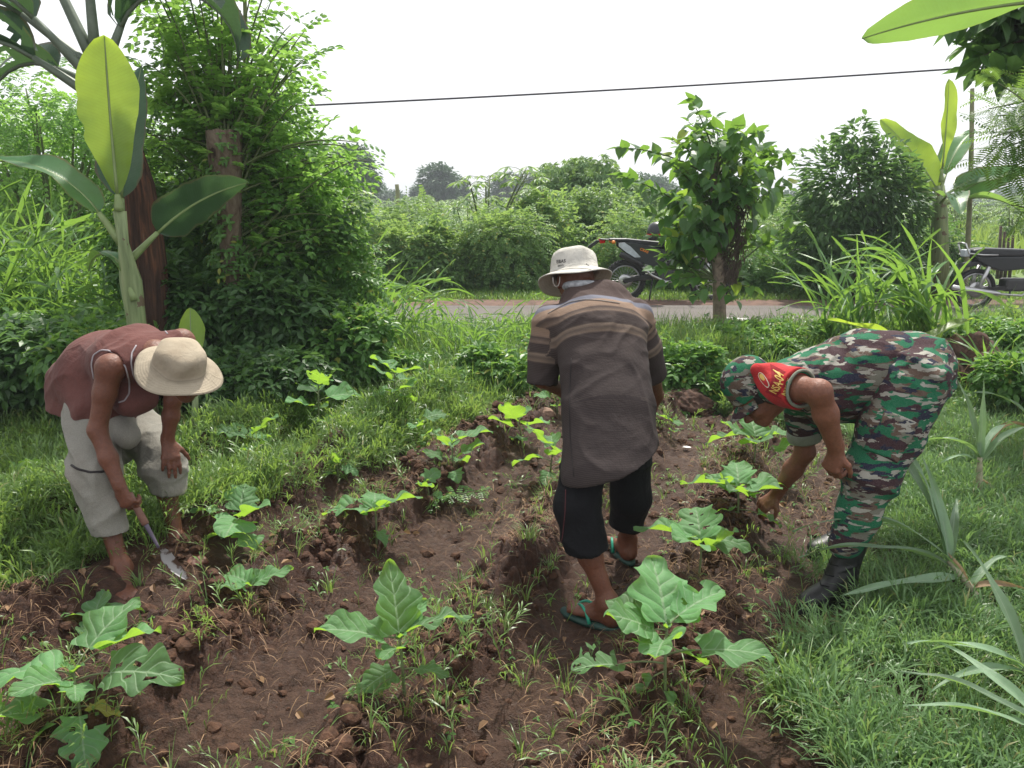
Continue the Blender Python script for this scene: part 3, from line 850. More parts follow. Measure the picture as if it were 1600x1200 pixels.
# ------------------------------------------------------------------ maize-like plants, right edge
def maize(label, foot, top, leaves, dry=(), seed=0, r0=0.02):
    root = thing("maize_plant", label, "maize plant", foot, 0, "maize plants at the right edge")
    top = np.asarray(top, float) - foot
    sp = curve_pts((0, 0, -.02), top * 0.5 + [0, 0, .02], top, 8)
    V, F = tube(sp, np.linspace(r0, r0 * .55, 8), 9)
    part("stalk", V, F, M['stalk'], root)
    for i, (hf, az, L, W, pitch, droop) in enumerate(leaves):
        p = sp[int(min(7, round(hf * 7)))]
        leaf_at("leaf", root, p, az, L, W, M['strap'], math.radians(pitch), droop, 0.45, 'strap', seed + i, nt=26, ns=4, twist=0.5 * math.sin(i * 2.3))
    for i, (hf, az, L, W, pitch, droop) in enumerate(dry):
        tag(leaf_at("leaf", root, sp[int(round(hf * 7))], az, L, W, M['dryleaf'], math.radians(pitch), droop, 0.5, 'strap', seed + 50 + i, nt=18, ns=4, twist=2.0), "withered brown leaf")
    return root
M['stalk'] = plain("maize_stalk", (0.32, 0.30, 0.20), 0.7, var=0.3, scale=30)
f = G(1562, 985)
maize("long-leaved maize leaning over the lawn beside the soldier's boots", f, f + [-.17, 0.10, .24], [
    (1, 122, .62, .055, 66, .5), (1, 112, .5, .05, 70, .55), (1, 100, .42, .045, 72, .5), (.9, 165, .68, .045, 52, 1.6), (.8, 176, .62, .045, 28, .9),
    (.7, 196, .56, .05, 8, .25), (1, 60, .35, .04, 62, 1.2), (.5, 30, .3, .035, 50, 1.3)], dry=[(.6, 150, .16, .03, 60, .2), (.5, 330, .2, .03, 40, 1)], seed=3)
f = G(1528, 800)
maize("upright maize behind the long-leaved one, right of the soldier's knees", f, f + [-.03, 0, .30], [
    (1, 108, .42, .05, 72, .35), (1, 172, .36, .05, 50, 1.5), (1, 35, .42, .045, 55, 1.4), (.9, 15, .36, .05, 60, 1.0), (1, 75, .4, .04, 80, .2), (.85, 200, .3, .03, 40, 1.2)],
    dry=[(.5, 10, .22, .03, -20, 1), (.3, 350, .2, .03, 30, 2)], seed=13, r0=.022)
f = G(1606, 745)
maize("maize with a drooping brown withered base at the right edge", f, f + [-.02, 0, .32], [
    (1, 150, .4, .045, 60, 1.3), (1, 60, .45, .05, 65, 1.0), (1, 95, .4, .045, 75, .4), (.8, 20, .4, .045, 40, 1)],
    dry=[(.9, 190, .35, .035, 45, 2.3), (.8, 150, .3, .04, 40, 2.6), (.7, 230, .3, .03, 30, 2.2)], seed=23)
f = G(1655, 1150)
maize("maize leaning in from the right edge low in the foreground", f, f + [-.10, 0.05, .20], [
    (1, 105, .42, .045, 62, .6), (1, 170, .36, .04, 30, .8), (.9, 185, .36, .035, 28, 1.3), (.8, 150, .3, .03, 40, 1.4)], dry=[(.9, 95, .16, .03, 60, .2)], seed=33)
f = G(1690, 1235)
maize("maize whose pale leaf tips enter at the bottom right corner", f, f + [-.10, .02, .16], [
    (1, 150, .42, .035, 35, .9), (1, 172, .4, .035, 25, .6), (.8, 120, .4, .04, 40, .8)], seed=43)

# ------------------------------------------------------------------ reed clumps (big arching grass)
def reed_clump(label, foot, n, H, spread, seed, W=0.035, az_bias=None, cat="grass clump", group="big arching grass clumps"):
    r = np.random.default_rng(seed)
    root = thing("reed_clump", label, cat, foot, 0, group)
    for i in range(n):
        az = r.uniform(0, 360) if az_bias is None else r.normal(az_bias, 60)
        b = np.array([r.normal(0, spread), r.normal(0, spread), 0]) + [0, 0, r.uniform(0, 0.35 * H)]
        L = H * r.uniform(0.6, 1.15)
        leaf_at("leaf", root, b, az, L, W * r.uniform(.6, 1.2), M['reed'], math.radians(r.uniform(62, 86)), r.uniform(0.5, 2.3), 0.4, 'strap', seed + i, nt=14, ns=2, twist=r.normal(0, .6))
    return root
reed_clump("arching reed clump between the soldier's back and the road, left of two", G(1325, 545), 55, 0.95, .13, 5)
reed_clump("tall reed clump right of the soldier's back with one broad upright blade", G(1440, 545), 58, 1.05, .12, 6, W=.045, az_bias=150)
reed_clump("green reed tuft growing on the brown bank right of the soldier", G(1545, 640), 22, .6, .06, 7, W=.03)
reed_clump("reed tuft at the right edge below the second motorcycle", G(1585, 585), 30, .6, .12, 8)
reed_clump("reed tuft in the weeds left of the white hat", G(735, 575), 60, .55, .16, 9, W=.018)
reed_clump("reed tuft beside the left foot of the road bank", G(610, 560), 60, .9, .14, 10, W=.022)
reed_clump("arching grass clump just left of the centre man on the bank", G(800, 560), 60, .6, .16, 15, W=.016)
reed_clump("arching grass clump between the weeds and the road, left of centre", G(675, 548), 60, .6, .2, 16, W=.018)
reed_clump("dark green grass clump in front of the creeper-covered bushes", G(505, 610), 60, .75, .14, 17, W=.018)
reed_clump("grass clump behind the straw hat, at the foot of the bushes", G(365, 605), 50, .7, .14, 18, W=.02)
reed_clump("tall reeds between the leafy tree and the road", G(560, 545), 60, 1.1, .18, 14, W=.022)
reed_clump("dangling long reed blades in front of the dead stump", G(440, 600), 40, 1.0, .1, 11, W=.028)
for i, (u, v, n, H) in enumerate([(20, 580, 150, 1.5), (110, 565, 150, 1.4), (-60, 590, 110, 1.5), (160, 580, 80, 1.1), (60, 520, 150, 1.7)]):
    reed_clump(["tall pale grass clump at the left edge, nearest the stooping man", "tall grass clump left of the banana stem", "tall grass clump cut by the left edge",
                "shorter grass clump right behind the maroon vest", "farthest tall grass clump at the left"][i], G(u, v), n, H, .3, 60 + i, W=.022, group="tall grass clumps at the left")
# ================================================================== leaf templates
def t_simple(w=0.45, fold=0.12):
    V = np.array([(0, 0, 0), (.25, -w * .42, fold * .8), (.6, -w * .45, fold * .8), (1, 0, -.05), (.6, w * .45, fold * .8), (.25, w * .42, fold * .8), (.45, 0, 0)])
    return V, [np.array([(0, 1, 6), (1, 2, 6), (2, 3, 6), (3, 4, 6), (4, 5, 6), (5, 0, 6)])]
def t_heart():
    pts = [(0.08, 0), (-.08, -.2), (0, -.42), (.25, -.48), (.55, -.34), (.8, -.14), (1.02, 0), (.8, .14), (.55, .34), (.25, .48), (0, .42), (-.08, .2)]
    V = [(x, y, .25 * abs(y) - .18 * x * x) for x, y in pts] + [(.4, 0, -.03), (.75, 0, -.1)]
    F = [(i, i + 1, 12) for i in range(0, 5)] + [(5, 13, 12), (5, 6, 13), (6, 7, 13), (7, 12, 13)] + [(i, i + 1, 12) for i in range(7, 11)] + [(11, 0, 12)]
    return np.array(V), [np.array(F)]
def t_pinnate(n=4, ll=0.26, lw=0.16, droop=0.5, sag=0.25, rach=True):
    """compound leaf: n pairs of leaflets and an end leaflet on a drooping stalk"""
    items = []
    lv, lf = t_simple(lw / ll * 1.0, .1)
    for i in range(n):
        x = 0.22 + 0.66 * i / max(1, n - 1)
        z = -sag * x * x
        for s in (-1, 1):
            a = math.radians(62 - 14 * i / n) * s
            d = np.array([math.cos(a), math.sin(a), -droop * 0.5]); R = frames(d[None], (0, 0, 1))
            items.append(scatter(lv, lf, np.array([[x, 0, z]]), R, ll))
    d = np.array([1, 0, -droop - sag]); items.append(scatter(lv, lf, np.array([[.9, 0, -sag * .81]]), frames(d[None], (0, 0, 1)), ll))
    if rach:
        V = np.array([(0, -.006, 0), (0, .006, 0), (.5, -.005, -sag * .25), (.5, .005, -sag * .25), (.92, -.003, -sag * .85), (.92, .003, -sag * .85)])
        items.append((V, [np.array([(0, 1, 3, 2), (2, 3, 5, 4)])]))
    return join(*items)
def t_palmate(n=7, droop=0.7):
    items = []; lv, lf = t_simple(.26, .05)
    for i in range(n):
        a = math.radians(-115 + 230 * i / (n - 1))
        d = np.array([math.cos(a), math.sin(a), -droop * (0.6 + .3 * (i % 2))])
        items.append(scatter(lv, lf, np.array([[0.0, 0, 0]]), frames(d[None], (0, 0, 1)), 0.55 * (1 - .25 * abs(i / (n - 1) - .5) * 2)))
    return join(*items)
def t_feather(n=13):
    items = []
    for i in range(n):
        x = .1 + .88 * i / n
        l = .34 * math.sin(math.pi * (.15 + .8 * i / n)) ** .7
        for s in (-1, 1):
            V = np.array([(x, 0, -.15 * x * x), (x + .05 * 1.0, s * l * .5, -.15 * x * x + .0), (x + .09, s * l, -.15 * x * x - .04), (x + .065, s * l * .5, -.15 * x * x)])
            V[1] += [-.016, 0, 0]; V[3] += [.016, 0, 0]
            items.append((V, [np.array([(0, 1, 2, 3)])]))
    return join(*items)

T_SIMPLE, T_HEART = t_simple(), t_heart()
T_PIN, T_PAL, T_FEA = t_pinnate(), t_palmate(), t_feather()
T_WEED = join(*[scatter(*t_simple(.55, .1), np.zeros((1, 3)), frames(np.array([[math.cos(a), math.sin(a), -.25]]), (0, 0, 1)), .6) for a in (0.1, 2.2, 4.3)])

def rand_dirs(n, r, zlo=-1, zhi=1):
    z = r.uniform(zlo, zhi, n); a = r.uniform(0, 2 * np.pi, n); s = np.sqrt(1 - z * z)
    return np.stack([s * np.cos(a), s * np.sin(a), z], -1)

def crown(clumps, n, tmpl, size, seed, shell=0.55, droop=0.4, svar=0.35, outward=0.7, gaps=0.0):
    """leaves through the volume of ellipsoid clumps (cx,cy,cz,rx,ry,rz)"""
    r = np.random.default_rng(seed)
    C = np.array(clumps, float); vol = (C[:, 3] * C[:, 4] * C[:, 5]) ** 0.8
    which = r.choice(len(C), n, p=vol / vol.sum())
    d = rand_dirs(n, r); rad = shell + (1 - shell) * r.uniform(0, 1, n) ** 0.5
    rad = rad * (1 + 0.50 * (vnoise(d[:, 0] * 2.7 + which * 3.1, d[:, 1] * 2.7 + d[:, 2] * 3, seed) - 0.4))
    pos = C[which, :3] + d * rad[:, None] * C[which, 3:]
    if gaps:
        g = vnoise(pos[:, 0] * 3.3 + pos[:, 1] * 1.7, pos[:, 2] * 3.3, seed + 3) > gaps
        pos, d = pos[g], d[g]
    m = len(pos)
    az = r.uniform(0, 2 * np.pi, m)
    dd = norm(d * outward + np.stack([np.cos(az), np.sin(az), np.zeros(m)], -1) * (1.1 - outward) + np.array([0, 0, -droop]) * r.uniform(0.3, 1.4, (m, 1)))
    up = norm(np.stack([r.normal(0, .45, m), r.normal(0, .45, m), np.ones(m)], -1) + 0.4 * d)
    return scatter(tmpl[0], tmpl[1], pos, frames(dd, up), size * r.uniform(1 - svar, 1 + svar, m))

def limbs(base, targets, r0, seed, seg=7, n=7, sag=0.1):
    r = np.random.default_rng(seed); items = []
    for tg in targets:
        tg = np.asarray(tg, float); b = np.asarray(base, float)
        mid = b + (tg - b) * .5 + np.array([r.normal(0, .06), r.normal(0, .06), np.linalg.norm(tg - b) * sag])
        items.append(tube(curve_pts(b, mid, tg, n), np.linspace(r0, r0 * .25, n), seg))
    return join(*items)

def tree(name, label, cat, foot, trunk_pts, trunk_r, clumps, nleaf, tmpl, lsize, leafmat, barkmat, seed, group=None, limb_r=None, **kw):
    """positions relative to foot"""
    root = thing(name, label, cat, foot, 0, group)
    tp = np.asarray(trunk_pts, float)
    items = [tube(tp, trunk_r, 10)]
    br = limbs(tp[-1], [c[:3] for c in clumps], limb_r or trunk_r[-1] * .6, seed)
    V, F = join(*items, br); part("trunk", V, F, M[barkmat], root)
    V, F = crown(clumps, nleaf, tmpl, lsize, seed, **kw); part("crown", V, F, M[leafmat], root, smooth=False)
    return root

# ------------------------------------------------------------------ shoot based crown: fountain of leafy branches
def shoots(starts, ends, tmpl, lsize, per_m, seed, arch=0.25, r0=0.012, start_leaf=0.15):
    r = np.random.default_rng(seed); tubes_, P_, D_, U_ = [], [], [], []
    for s, e in zip(starts, ends):
        s, e = np.asarray(s, float), np.asarray(e, float); Ln = np.linalg.norm(e - s)
        mid = (s + e) / 2 + np.array([0, 0, Ln * arch]) + r.normal(0, .03, 3)
        c = curve_pts(s, mid, e, 12)
        tubes_.append(tube(c, np.linspace(r0, .003, 12), 5))
        m = max(3, int(Ln * per_m)); tt = np.linspace(start_leaf, 1, m)
        pos = np.stack([np.interp(tt * 11, np.arange(12), c[:, k]) for k in range(3)], -1)
        dirn = norm(np.stack([np.interp(tt * 11, np.arange(12), np.gradient(c[:, k])) for k in range(3)], -1))
        sidev = norm(np.cross(dirn, (0, 0, 1.0)) + 1e-6); upv = np.cross(sidev, dirn)
        a = np.arange(m) * 2.4 + r.uniform(0, 6)
        out = sidev * np.cos(a)[:, None] + upv * np.sin(a)[:, None]
        dd = norm(out * 0.9 + dirn * 0.5 + np.array([0, 0, -.15]))
        dd[-1] = dirn[-1]
        P_.append(pos); D_.append(dd); U_.append(norm(np.array([0, 0, 1.0]) + r.normal(0, .25, (m, 3))))
    Pp, Dd, Uu = map(np.concatenate, (P_, D_, U_))
    lv = scatter(tmpl[0], tmpl[1], Pp, frames(Dd, Uu), lsize * r.uniform(.7, 1.2, len(Pp)))
    return join(*tubes_), lv

# ---- left leafy tree (cut trunk sprouting from its top)
def leafy_tree():
    Yd = 6.0
    foot = P(366, 500, Yd); foot[2] = float(height(foot[0], Yd, False))
    root = thing("leafy_tree", "pollarded tree with a cracked pale trunk and a fountain of fresh green shoots", "tree", foot)
    topw = P(352, 205, Yd) - foot
    n = 14; f_ = np.linspace(0, 1, n)
    sp = np.stack([np.interp(f_, [0, .4, 1], [0, .0, topw[0]]), 0.03 * np.sin(f_ * 5), f_ * topw[2]], -1)
    rr = 0.085 + .02 * np.sin(f_ * 9) + .035 * sstep(.85, 1, f_) + .02 * (1 - f_)
    V, F = tube(sp, rr, 18)
    V = V + norm(V - [0, 0, 1]) * 0.02 * (vnoise(V[:, 0] * 22 + V[:, 1] * 13, V[:, 2] * 9, 5)[:, None] - .5)
    part("trunk", V, F, M['bark'], root)
    r = np.random.default_rng(8)
    S, E = [], []
    def add(n, u0, u1, v0, v1, dz0, dz1, depth=.9):
        for i in range(n):
            u, v = r.uniform(u0, u1), r.uniform(v0, v1)
            e = P(u, v, Yd + r.uniform(.02, 1.1) * depth) - foot
            k = r.uniform(dz0, dz1); j = int(k * (n_ - 1)); S.append(sp2[j]); E.append(e)
    sp2 = sp; n_ = 14
    add(32, 215, 460, -90, 120, .8, 1.0)
    add(22, 420, 480, 40, 200, .75, 1.0)
    add(16, 200, 330, 60, 230, .8, 1.0)
    add(20, 470, 585, 215, 330, .55, 1.0)
    add(20, 430, 560, 300, 440, .4, .8)
    add(10, 270, 430, 130, 300, .6, 1.0)
    tb, lv = shoots(S, E, T_PIN, .24, 9.5, 3, arch=.22, r0=.013)
    part("branches", tb[0], tb[1], M['twig'], root)
    part("crown", lv[0], lv[1], M['pinnate'], root, smooth=False)
    # creeper climbing the trunk
    m = 900; k = r.uniform(0, 1, m); a = r.uniform(0, 6.28, m); j = k * (n - 1); base = np.stack([np.interp(j, np.arange(n), sp[:, c]) for c in range(3)], -1)
    rad = .10 + .10 * r.uniform(0, 1, m) ** 2; pos = base + np.stack([np.cos(a) * rad, np.sin(a) * rad, 0 * a], -1); keep = (fbm(a * 1.3, k * 7, 3, 2) > .47); pos, a = pos[keep], a[keep]
    d = norm(np.stack([np.cos(a), np.sin(a), -1.2 * np.ones(len(a))], -1)); V, F = scatter(T_WEED[0], T_WEED[1], pos, frames(d, (0, 0, 1)), r.uniform(.05, .10, len(a))); part("creeper", V, F, M['weed'], root, smooth=False)
    # inner foliage, its shade painted in with a darker leaf material
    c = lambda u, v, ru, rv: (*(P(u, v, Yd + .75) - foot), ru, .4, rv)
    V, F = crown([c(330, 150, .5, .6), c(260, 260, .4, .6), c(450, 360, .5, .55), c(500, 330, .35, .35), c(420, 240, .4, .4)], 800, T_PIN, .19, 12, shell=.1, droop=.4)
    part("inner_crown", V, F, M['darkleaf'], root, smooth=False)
leafy_tree()

# ---- heart-leaved tree, centre right
def heart_tree():
    Yd = 8.4
    foot = P(1123, 520, Yd); foot[2] = 0.1
    root = thing("heart_leaved_tree", "small heart-leaved tree with dead brown creeper on its trunk, in front of the motorcycle", "tree", foot)
    n = 12; f_ = np.linspace(0, 1, n); top = P(1120, 245, Yd) - foot
    sp = np.stack([.02 * np.sin(f_ * 6) + f_ * top[0], f_ * 0, f_ * top[2] - .05], -1)
    V, F = tube(sp, np.linspace(.074, .045, n), 14)
    V[:, :2] += 0.012 * (vnoise(V[:, 0] * 30, V[:, 2] * 9, 3)[:, None] - .5)
    part("trunk", V, F, M['palebark'], root)
    r = np.random.default_rng(4); S, E = [], []
    tg = [(r.uniform(1050, 1190), r.uniform(190, 370)) for _ in range(46)] + [(1080, 155), (1075, 190), (1105, 180), (1190, 205), (1205, 230), (960, 232), (968, 275), (1000, 290), (1030, 245), (1215, 240),
          (1150, 190), (1120, 200), (1240, 240), (1235, 285), (1010, 330), (1020, 370), (1165, 430), (1020, 420), (1040, 442), (1060, 400), (1078, 440), (1045, 365), (1068, 420), (1088, 462), (1178, 452), (1030, 395), (1055, 430), (1150, 470), (1245, 350), (1205, 375), (1040, 400), (1090, 430), (1160, 225), (1050, 220)]
    for u, v in tg:
        e = P(u, v, Yd + r.normal(0, .38)) - foot
        S.append(sp[int(np.clip((e[2] - r.uniform(.1, .5)) / sp[-1][2] * 11, 4, 11))]); E.append(e)
    tb, lv = shoots(S, E, T_HEART, .135, 14, 5, arch=.12, r0=.012, start_leaf=.45)
    part("branches", tb[0], tb[1], M['twig'], root)
    c = lambda u, v, ru, rv: (*(P(u, v, Yd) - foot), ru, .5, rv)
    V2, F2 = crown([c(1110, 245, .30, .33), c(1100, 320, .42, .40), c(1160, 300, .32, .38), c(1085, 365, .30, .2)], 400, T_HEART, .13, 6, shell=.35, droop=.8, svar=.3)
    V, F = join(lv, (V2, F2))
    part("crown", V, F, M['heart'], root, smooth=False)
    # dead brown creeper hanging on the trunk
    m = 1500; k = r.uniform(0, 1, m); z = (.36 + .5 * k) * sp[-1][2]
    a = r.uniform(0, 6.28, m); rad = (.06 + .12 * r.uniform(0, 1, m) ** 2 * sstep(0, .3, k)) 
    pos = np.stack([.01 + .04 * k + rad * np.cos(a) + .05, rad * np.sin(a), z], -1)
    d = norm(np.stack([r.normal(0, .4, m), r.normal(0, .4, m), -np.ones(m)], -1))
    V, F = scatter(*t_simple(.3), pos, frames(d, (1, 0, .1)), r.uniform(.03, .09, m)); part("dead_creeper", V, F, M['deadleaf'], root, smooth=False)
M['palebark'] = plain('pale_bark', (.27, .20, .165), .85, var=.35, scale=22, bump=.5)
M['deadleaf'] = leaf_mat("dead_leaf", (0.08, 0.055, 0.045), (0.22, 0.16, 0.13), (0.15, 0.1, 0.06), 0.1, 0.8)
heart_tree()

# ---- dark round bush right of it
def rel(foot, u, v, Y, ru, ry, rv): return (*(P(u, v, Y) - np.asarray(foot)), ru, ry, rv)
foot = P(1330, 470, 12.8); foot[2] = 0
tree("round_tree", "dense dark green round tree beyond the road, between the heart-leaved tree and the banana", "tree", foot, [(0, 0, 0), (0, 0, .5), (.05, 0, .9)], [.12, .1, .07],
     [rel(foot, 1330, 300, 12.8, .85, .8, .75), rel(foot, 1290, 350, 12.8, .6, .6, .6), rel(foot, 1390, 330, 12.8, .55, .6, .7), rel(foot, 1335, 225, 12.8, .28, .3, .35), rel(foot, 1330, 400, 12.8, .9, .7, .5), rel(foot, 1380, 250, 12.8, .35, .3, .3)],
     7000, T_SIMPLE, .13, 'darkleaf', 'darkbark', 31, shell=.5)

# ---- banana plants
def banana(label, foot, stem_pts, stem_r, leaves, seed, stem_mat='bstem', stalk='bstalk'):
    root = thing("banana_plant", label, "banana plant", foot, 0)
    V, F = tube(np.asarray(stem_pts, float), stem_r, 14)
    V[:, :2] += 0.01 * np.sin(V[:, 2:3] * 18 + V[:, 0:1] * 40)
    part("stem", V, F, M[stem_mat], root)
    for i, lf in enumerate(leaves):
        b, az, pet, L, W, pitch, droop, fold, roll, mat = lf[:10]; dm = lf[10] if len(lf) > 10 else 0
        a = math.radians(az); pr = math.radians(pitch)
        d = np.array([math.cos(a) * math.cos(pr), math.sin(a) * math.cos(pr), math.sin(pr)])
        b = np.asarray(b, float); e = b + d * pet
        V, F = tube(curve_pts(b, (b + e) / 2, e, 5), np.linspace(.034, .017, 5) * (L ** .5), 8)
        lo = leaf_at("leaf", root, e, az, L, W, M[mat], pr, droop, fold, lf[11] if len(lf) > 11 else 'bananayoung' if mat == 'bananalight' and 75 < pitch else 'banana', seed + i, dm, roll, nt=30, ns=10)
        part("leaf_stalk", V, F, M[stalk], root)
        # midrib under the blade
        n = 30; p = pr - droop * np.linspace(0, 1, n + 1); x = np.concatenate([[0], np.cumsum(np.cos(p[:-1])) * L / n]); z = np.concatenate([[0], np.cumsum(np.sin(p[:-1])) * L / n])
        mp = np.stack([x * math.cos(a), x * math.sin(a), z - .004], -1) + e
        V, F = tube(mp[::3], np.linspace(.017 if L > 1 else .011, .003, len(mp[::3])), 6)
        part("midrib", V, F, M[stalk], lo)
    return root
t = NT('banana_stem'); n = t.noise(t.coords('Object', (34, 34, 2.2)), 1.0, 4); c = t.ramp(n, [(.3, (.10, .14, .055)), (.55, (.21, .27, .12)), (.75, (.30, .32, .17))]); c = t.mix(t.math('GREATER_THAN', t.noise(t.coords('Object'), 9, 4), .62), c, (.12, .085, .05)); M['bstem'] = t.done(t.bsdf(c, .5, .4, t.bump(n, .5, .01)))
M['bstalk'] = plain("banana_stalk", (0.20, 0.27, 0.10), 0.5, var=.2, scale=8)
M['bstalkdark'] = plain('shaded_banana_stalk', (.11, .145, .10), .5)  # stalk green darkened so its colour carries the shade and backlight
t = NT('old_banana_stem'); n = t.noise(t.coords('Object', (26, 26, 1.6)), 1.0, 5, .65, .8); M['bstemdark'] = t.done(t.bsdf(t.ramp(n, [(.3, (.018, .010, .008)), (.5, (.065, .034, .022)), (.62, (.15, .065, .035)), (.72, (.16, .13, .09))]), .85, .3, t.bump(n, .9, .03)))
Yb = 5.0
foot = G(214, 560); foot[1] = Yb; foot[0] = P(214, 500, Yb)[0]; foot[2] = 0
rb = lambda u, v, dy=0: P(u, v, Yb + dy) - foot
banana("young banana plant with one tall glowing yellow-green leaf, behind the stooping man", foot,
       [(0, 0, 0), rb(214, 500), rb(205, 440), rb(193, 380), rb(186, 330)], [.075, .065, .055, .042, .03], [
       (rb(186, 330), 100, .10, .92, .37, 88, .12, .22, 0.0, 'bananalight'),
       (rb(190, 380), 176, .22, .85, .26, 56, 1.25, .3, -.3, 'banana'),
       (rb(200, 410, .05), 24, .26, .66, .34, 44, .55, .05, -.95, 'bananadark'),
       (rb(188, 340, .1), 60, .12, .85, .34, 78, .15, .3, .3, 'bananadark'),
       (rb(210, 470, -.05), 150, .15, .5, .12, 70, 2.4, .3, 0, 'banana', .1)], 71)
foot2 = np.array([P(235, 520, 5.7)[0], 5.7, 0.0]); r2 = lambda u, v, dy=0: P(u, v, 5.7 + dy) - foot2
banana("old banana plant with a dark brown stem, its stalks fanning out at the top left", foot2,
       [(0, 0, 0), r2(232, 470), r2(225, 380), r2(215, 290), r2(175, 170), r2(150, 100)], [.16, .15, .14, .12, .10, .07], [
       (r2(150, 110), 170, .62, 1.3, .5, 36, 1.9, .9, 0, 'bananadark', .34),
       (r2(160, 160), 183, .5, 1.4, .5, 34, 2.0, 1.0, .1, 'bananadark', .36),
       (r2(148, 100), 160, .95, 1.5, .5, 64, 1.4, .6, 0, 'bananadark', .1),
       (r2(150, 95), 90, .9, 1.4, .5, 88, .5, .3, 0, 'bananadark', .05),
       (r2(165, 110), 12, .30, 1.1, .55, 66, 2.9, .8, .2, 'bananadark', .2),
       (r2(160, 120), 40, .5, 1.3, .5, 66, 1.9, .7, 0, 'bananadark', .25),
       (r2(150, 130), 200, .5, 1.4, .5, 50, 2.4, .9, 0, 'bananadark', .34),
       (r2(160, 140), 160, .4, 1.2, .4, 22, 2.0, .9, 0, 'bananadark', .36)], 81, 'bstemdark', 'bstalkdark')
foot3 = np.array([P(300, 580, 4.9)[0], 4.9, 0.0])
banana("small banana sucker with a single curled leaf behind the straw hat", foot3, [(0, 0, 0), (0, 0, .25), (.0, 0, .42)], [.03, .025, .015],
       [((.0, 0, .4), 100, .12, .42, .17, 84, .25, .35, .5, 'bananalight')], 91)
foot4 = np.array([P(1468, 470, 12.9)[0], 12.9, 0.0]); r4 = lambda u, v: P(u - 22, v, 12.9) - foot4
banana("banana plant at the right beyond the road, with one stiff vertical leaf", foot4, [(0, 0, 0), r4(1490, 330), r4(1490, 290)], [.16, .12, .07], [
       (r4(1492, 285), 88, .2, 1.35, .30, 88, .1, .5, .2, 'bananalight'), (r4(1500, 320), 160, .25, 1.45, .62, 58, .3, .1, -.9, 'bananalight'), (r4(1495, 320), 176, .25, 1.2, .5, 30, .5, .1, -.8, 'banana'), (r4(1495, 320), 5, .25, 1.2, .5, 35, .6, .1, .8, 'banana'),
       (r4(1490, 300), 150, .3, 1.1, .4, 25, .5, .3, 0, 'banana'), (r4(1490, 310), 200, .3, 1.3, .45, 18, .9, .2, .4, 'banana'),
       (r4(1490, 300), 40, .3, 1.2, .45, 60, .8, .4, 0, 'banana'), (r4(1490, 310), 10, .3, 1.3, .5, 30, .8, .2, .3, 'banana'),
       (r4(1490, 320), 255, .3, 1.1, .42, 20, 1.2, .3, 0, 'banana'), (r4(1490, 320), 340, .3, 1.1, .42, 15, 1.2, .3, 0, 'banana')], 101)
foot5 = np.array([P(1760, 560, 4.6)[0], 4.6, 0.0]); r5 = lambda u, v: P(u, v, 4.6) - foot5
banana("banana plant outside the right edge, its big square-ended leaf reaching in at the top", foot5, [(0, 0, 0), (0, 0, 1.5), r5(1700, 60)], [.12, .1, .06], [
       (r5(1690, -6), 178, .2, .95, .27, -5, .22, .25, .95, 'banana', 0, 'bananayoung'), (r5(1700, 60), 60, .3, 1.3, .4, 60, 1, .3, 0, 'banana')], 111)
foot6 = np.array([P(1430, 560, 6.3)[0], 6.3, .25])
banana("young banana sucker with yellow-green leaves lying over the soldier's back", foot6, [(0, 0, 0), (0, 0, .12), (-.05, 0, .2)], [.03, .025, .015], [
       ((-.05, 0, .2), 168, .05, .62, .13, 24, .3, .3, .5, 'bananalight'), ((0, 0, .15), 20, .05, .6, .14, 35, .5, .3, 0, 'bananalight')], 121)

# ---- feathery tree at the right edge
ff = np.array([P(1700, 560, 5.2)[0], 5.2, 0.0])
def feather_tree():
    root = thing("feathery_tree", "light feathery-leaved tree hanging in from the right edge", "tree", ff)
    top = P(1690, 60, 5.2) - ff
    sp = np.stack([np.linspace(0, top[0], 10), np.zeros(10), np.linspace(0, top[2], 10)], -1)
    V, F = tube(sp, np.linspace(.09, .05, 10), 12); part("trunk", V, F, M['bark'], root)
    r = np.random.default_rng(9); S, E = [], []
    for u, v in [(1545, 170), (1560, 130), (1590, 200), (1560, 235), (1575, 270), (1600, 240), (1550, 215), (1610, 300), (1580, 320), (1620, 180), (1600, 150), (1600, 340), (1560, 180), (1640, 260), (1530, 255)]:
        E.append(P(u, v, 5.2 + r.normal(0, .3)) - ff); S.append(sp[r.integers(5, 9)])
    tb, lv = shoots(S, E, T_FEA, .23, 18, 6, arch=.1, start_leaf=.4)
    part("branches", tb[0], tb[1], M['twig'], root); part("crown", lv[0], lv[1], M['feather'], root, smooth=False)
feather_tree()
def drooping_tree():
    f0 = np.array([P(1720, 560, 5.9)[0], 5.9, 0.0])
    root = thing("drooping_tree", "tree with dark drooping pointed leaves in the top right corner", "tree", f0)
    top = P(1700, 20, 5.9) - f0
    sp = np.stack([np.linspace(0, top[0], 10), np.zeros(10), np.linspace(0, top[2], 10)], -1)
    V, F = tube(sp, np.linspace(.1, .05, 10), 12); part("trunk", V, F, M['darkbark'], root)
    r = np.random.default_rng(19); S, E = [], []
    for u, v in [(1485, 35), (1505, 75), (1530, 90), (1550, 120), (1520, 110), (1540, 20), (1555, 55), (1565, 85), (1580, 60), (1590, 100), (1530, -20), (1570, 0), (1600, 40), (1610, 90), (1575, 110), (1560, 30), (1590, 10), (1620, 120)]:
        E.append(P(u, v, 5.9 + r.normal(0, .2)) - f0); S.append(sp[r.integers(7, 10)] + [0, 0, .2])
    tb, lv = shoots(S, E, t_simple(.5, .1), .19, 30, 6, arch=.1, start_leaf=.5)
    lv = (lv[0], lv[1])
    part("branches", tb[0], tb[1], M['darkbark'], root); part("crown", lv[0], lv[1], M['darkleaf'], root, smooth=False)
drooping_tree()

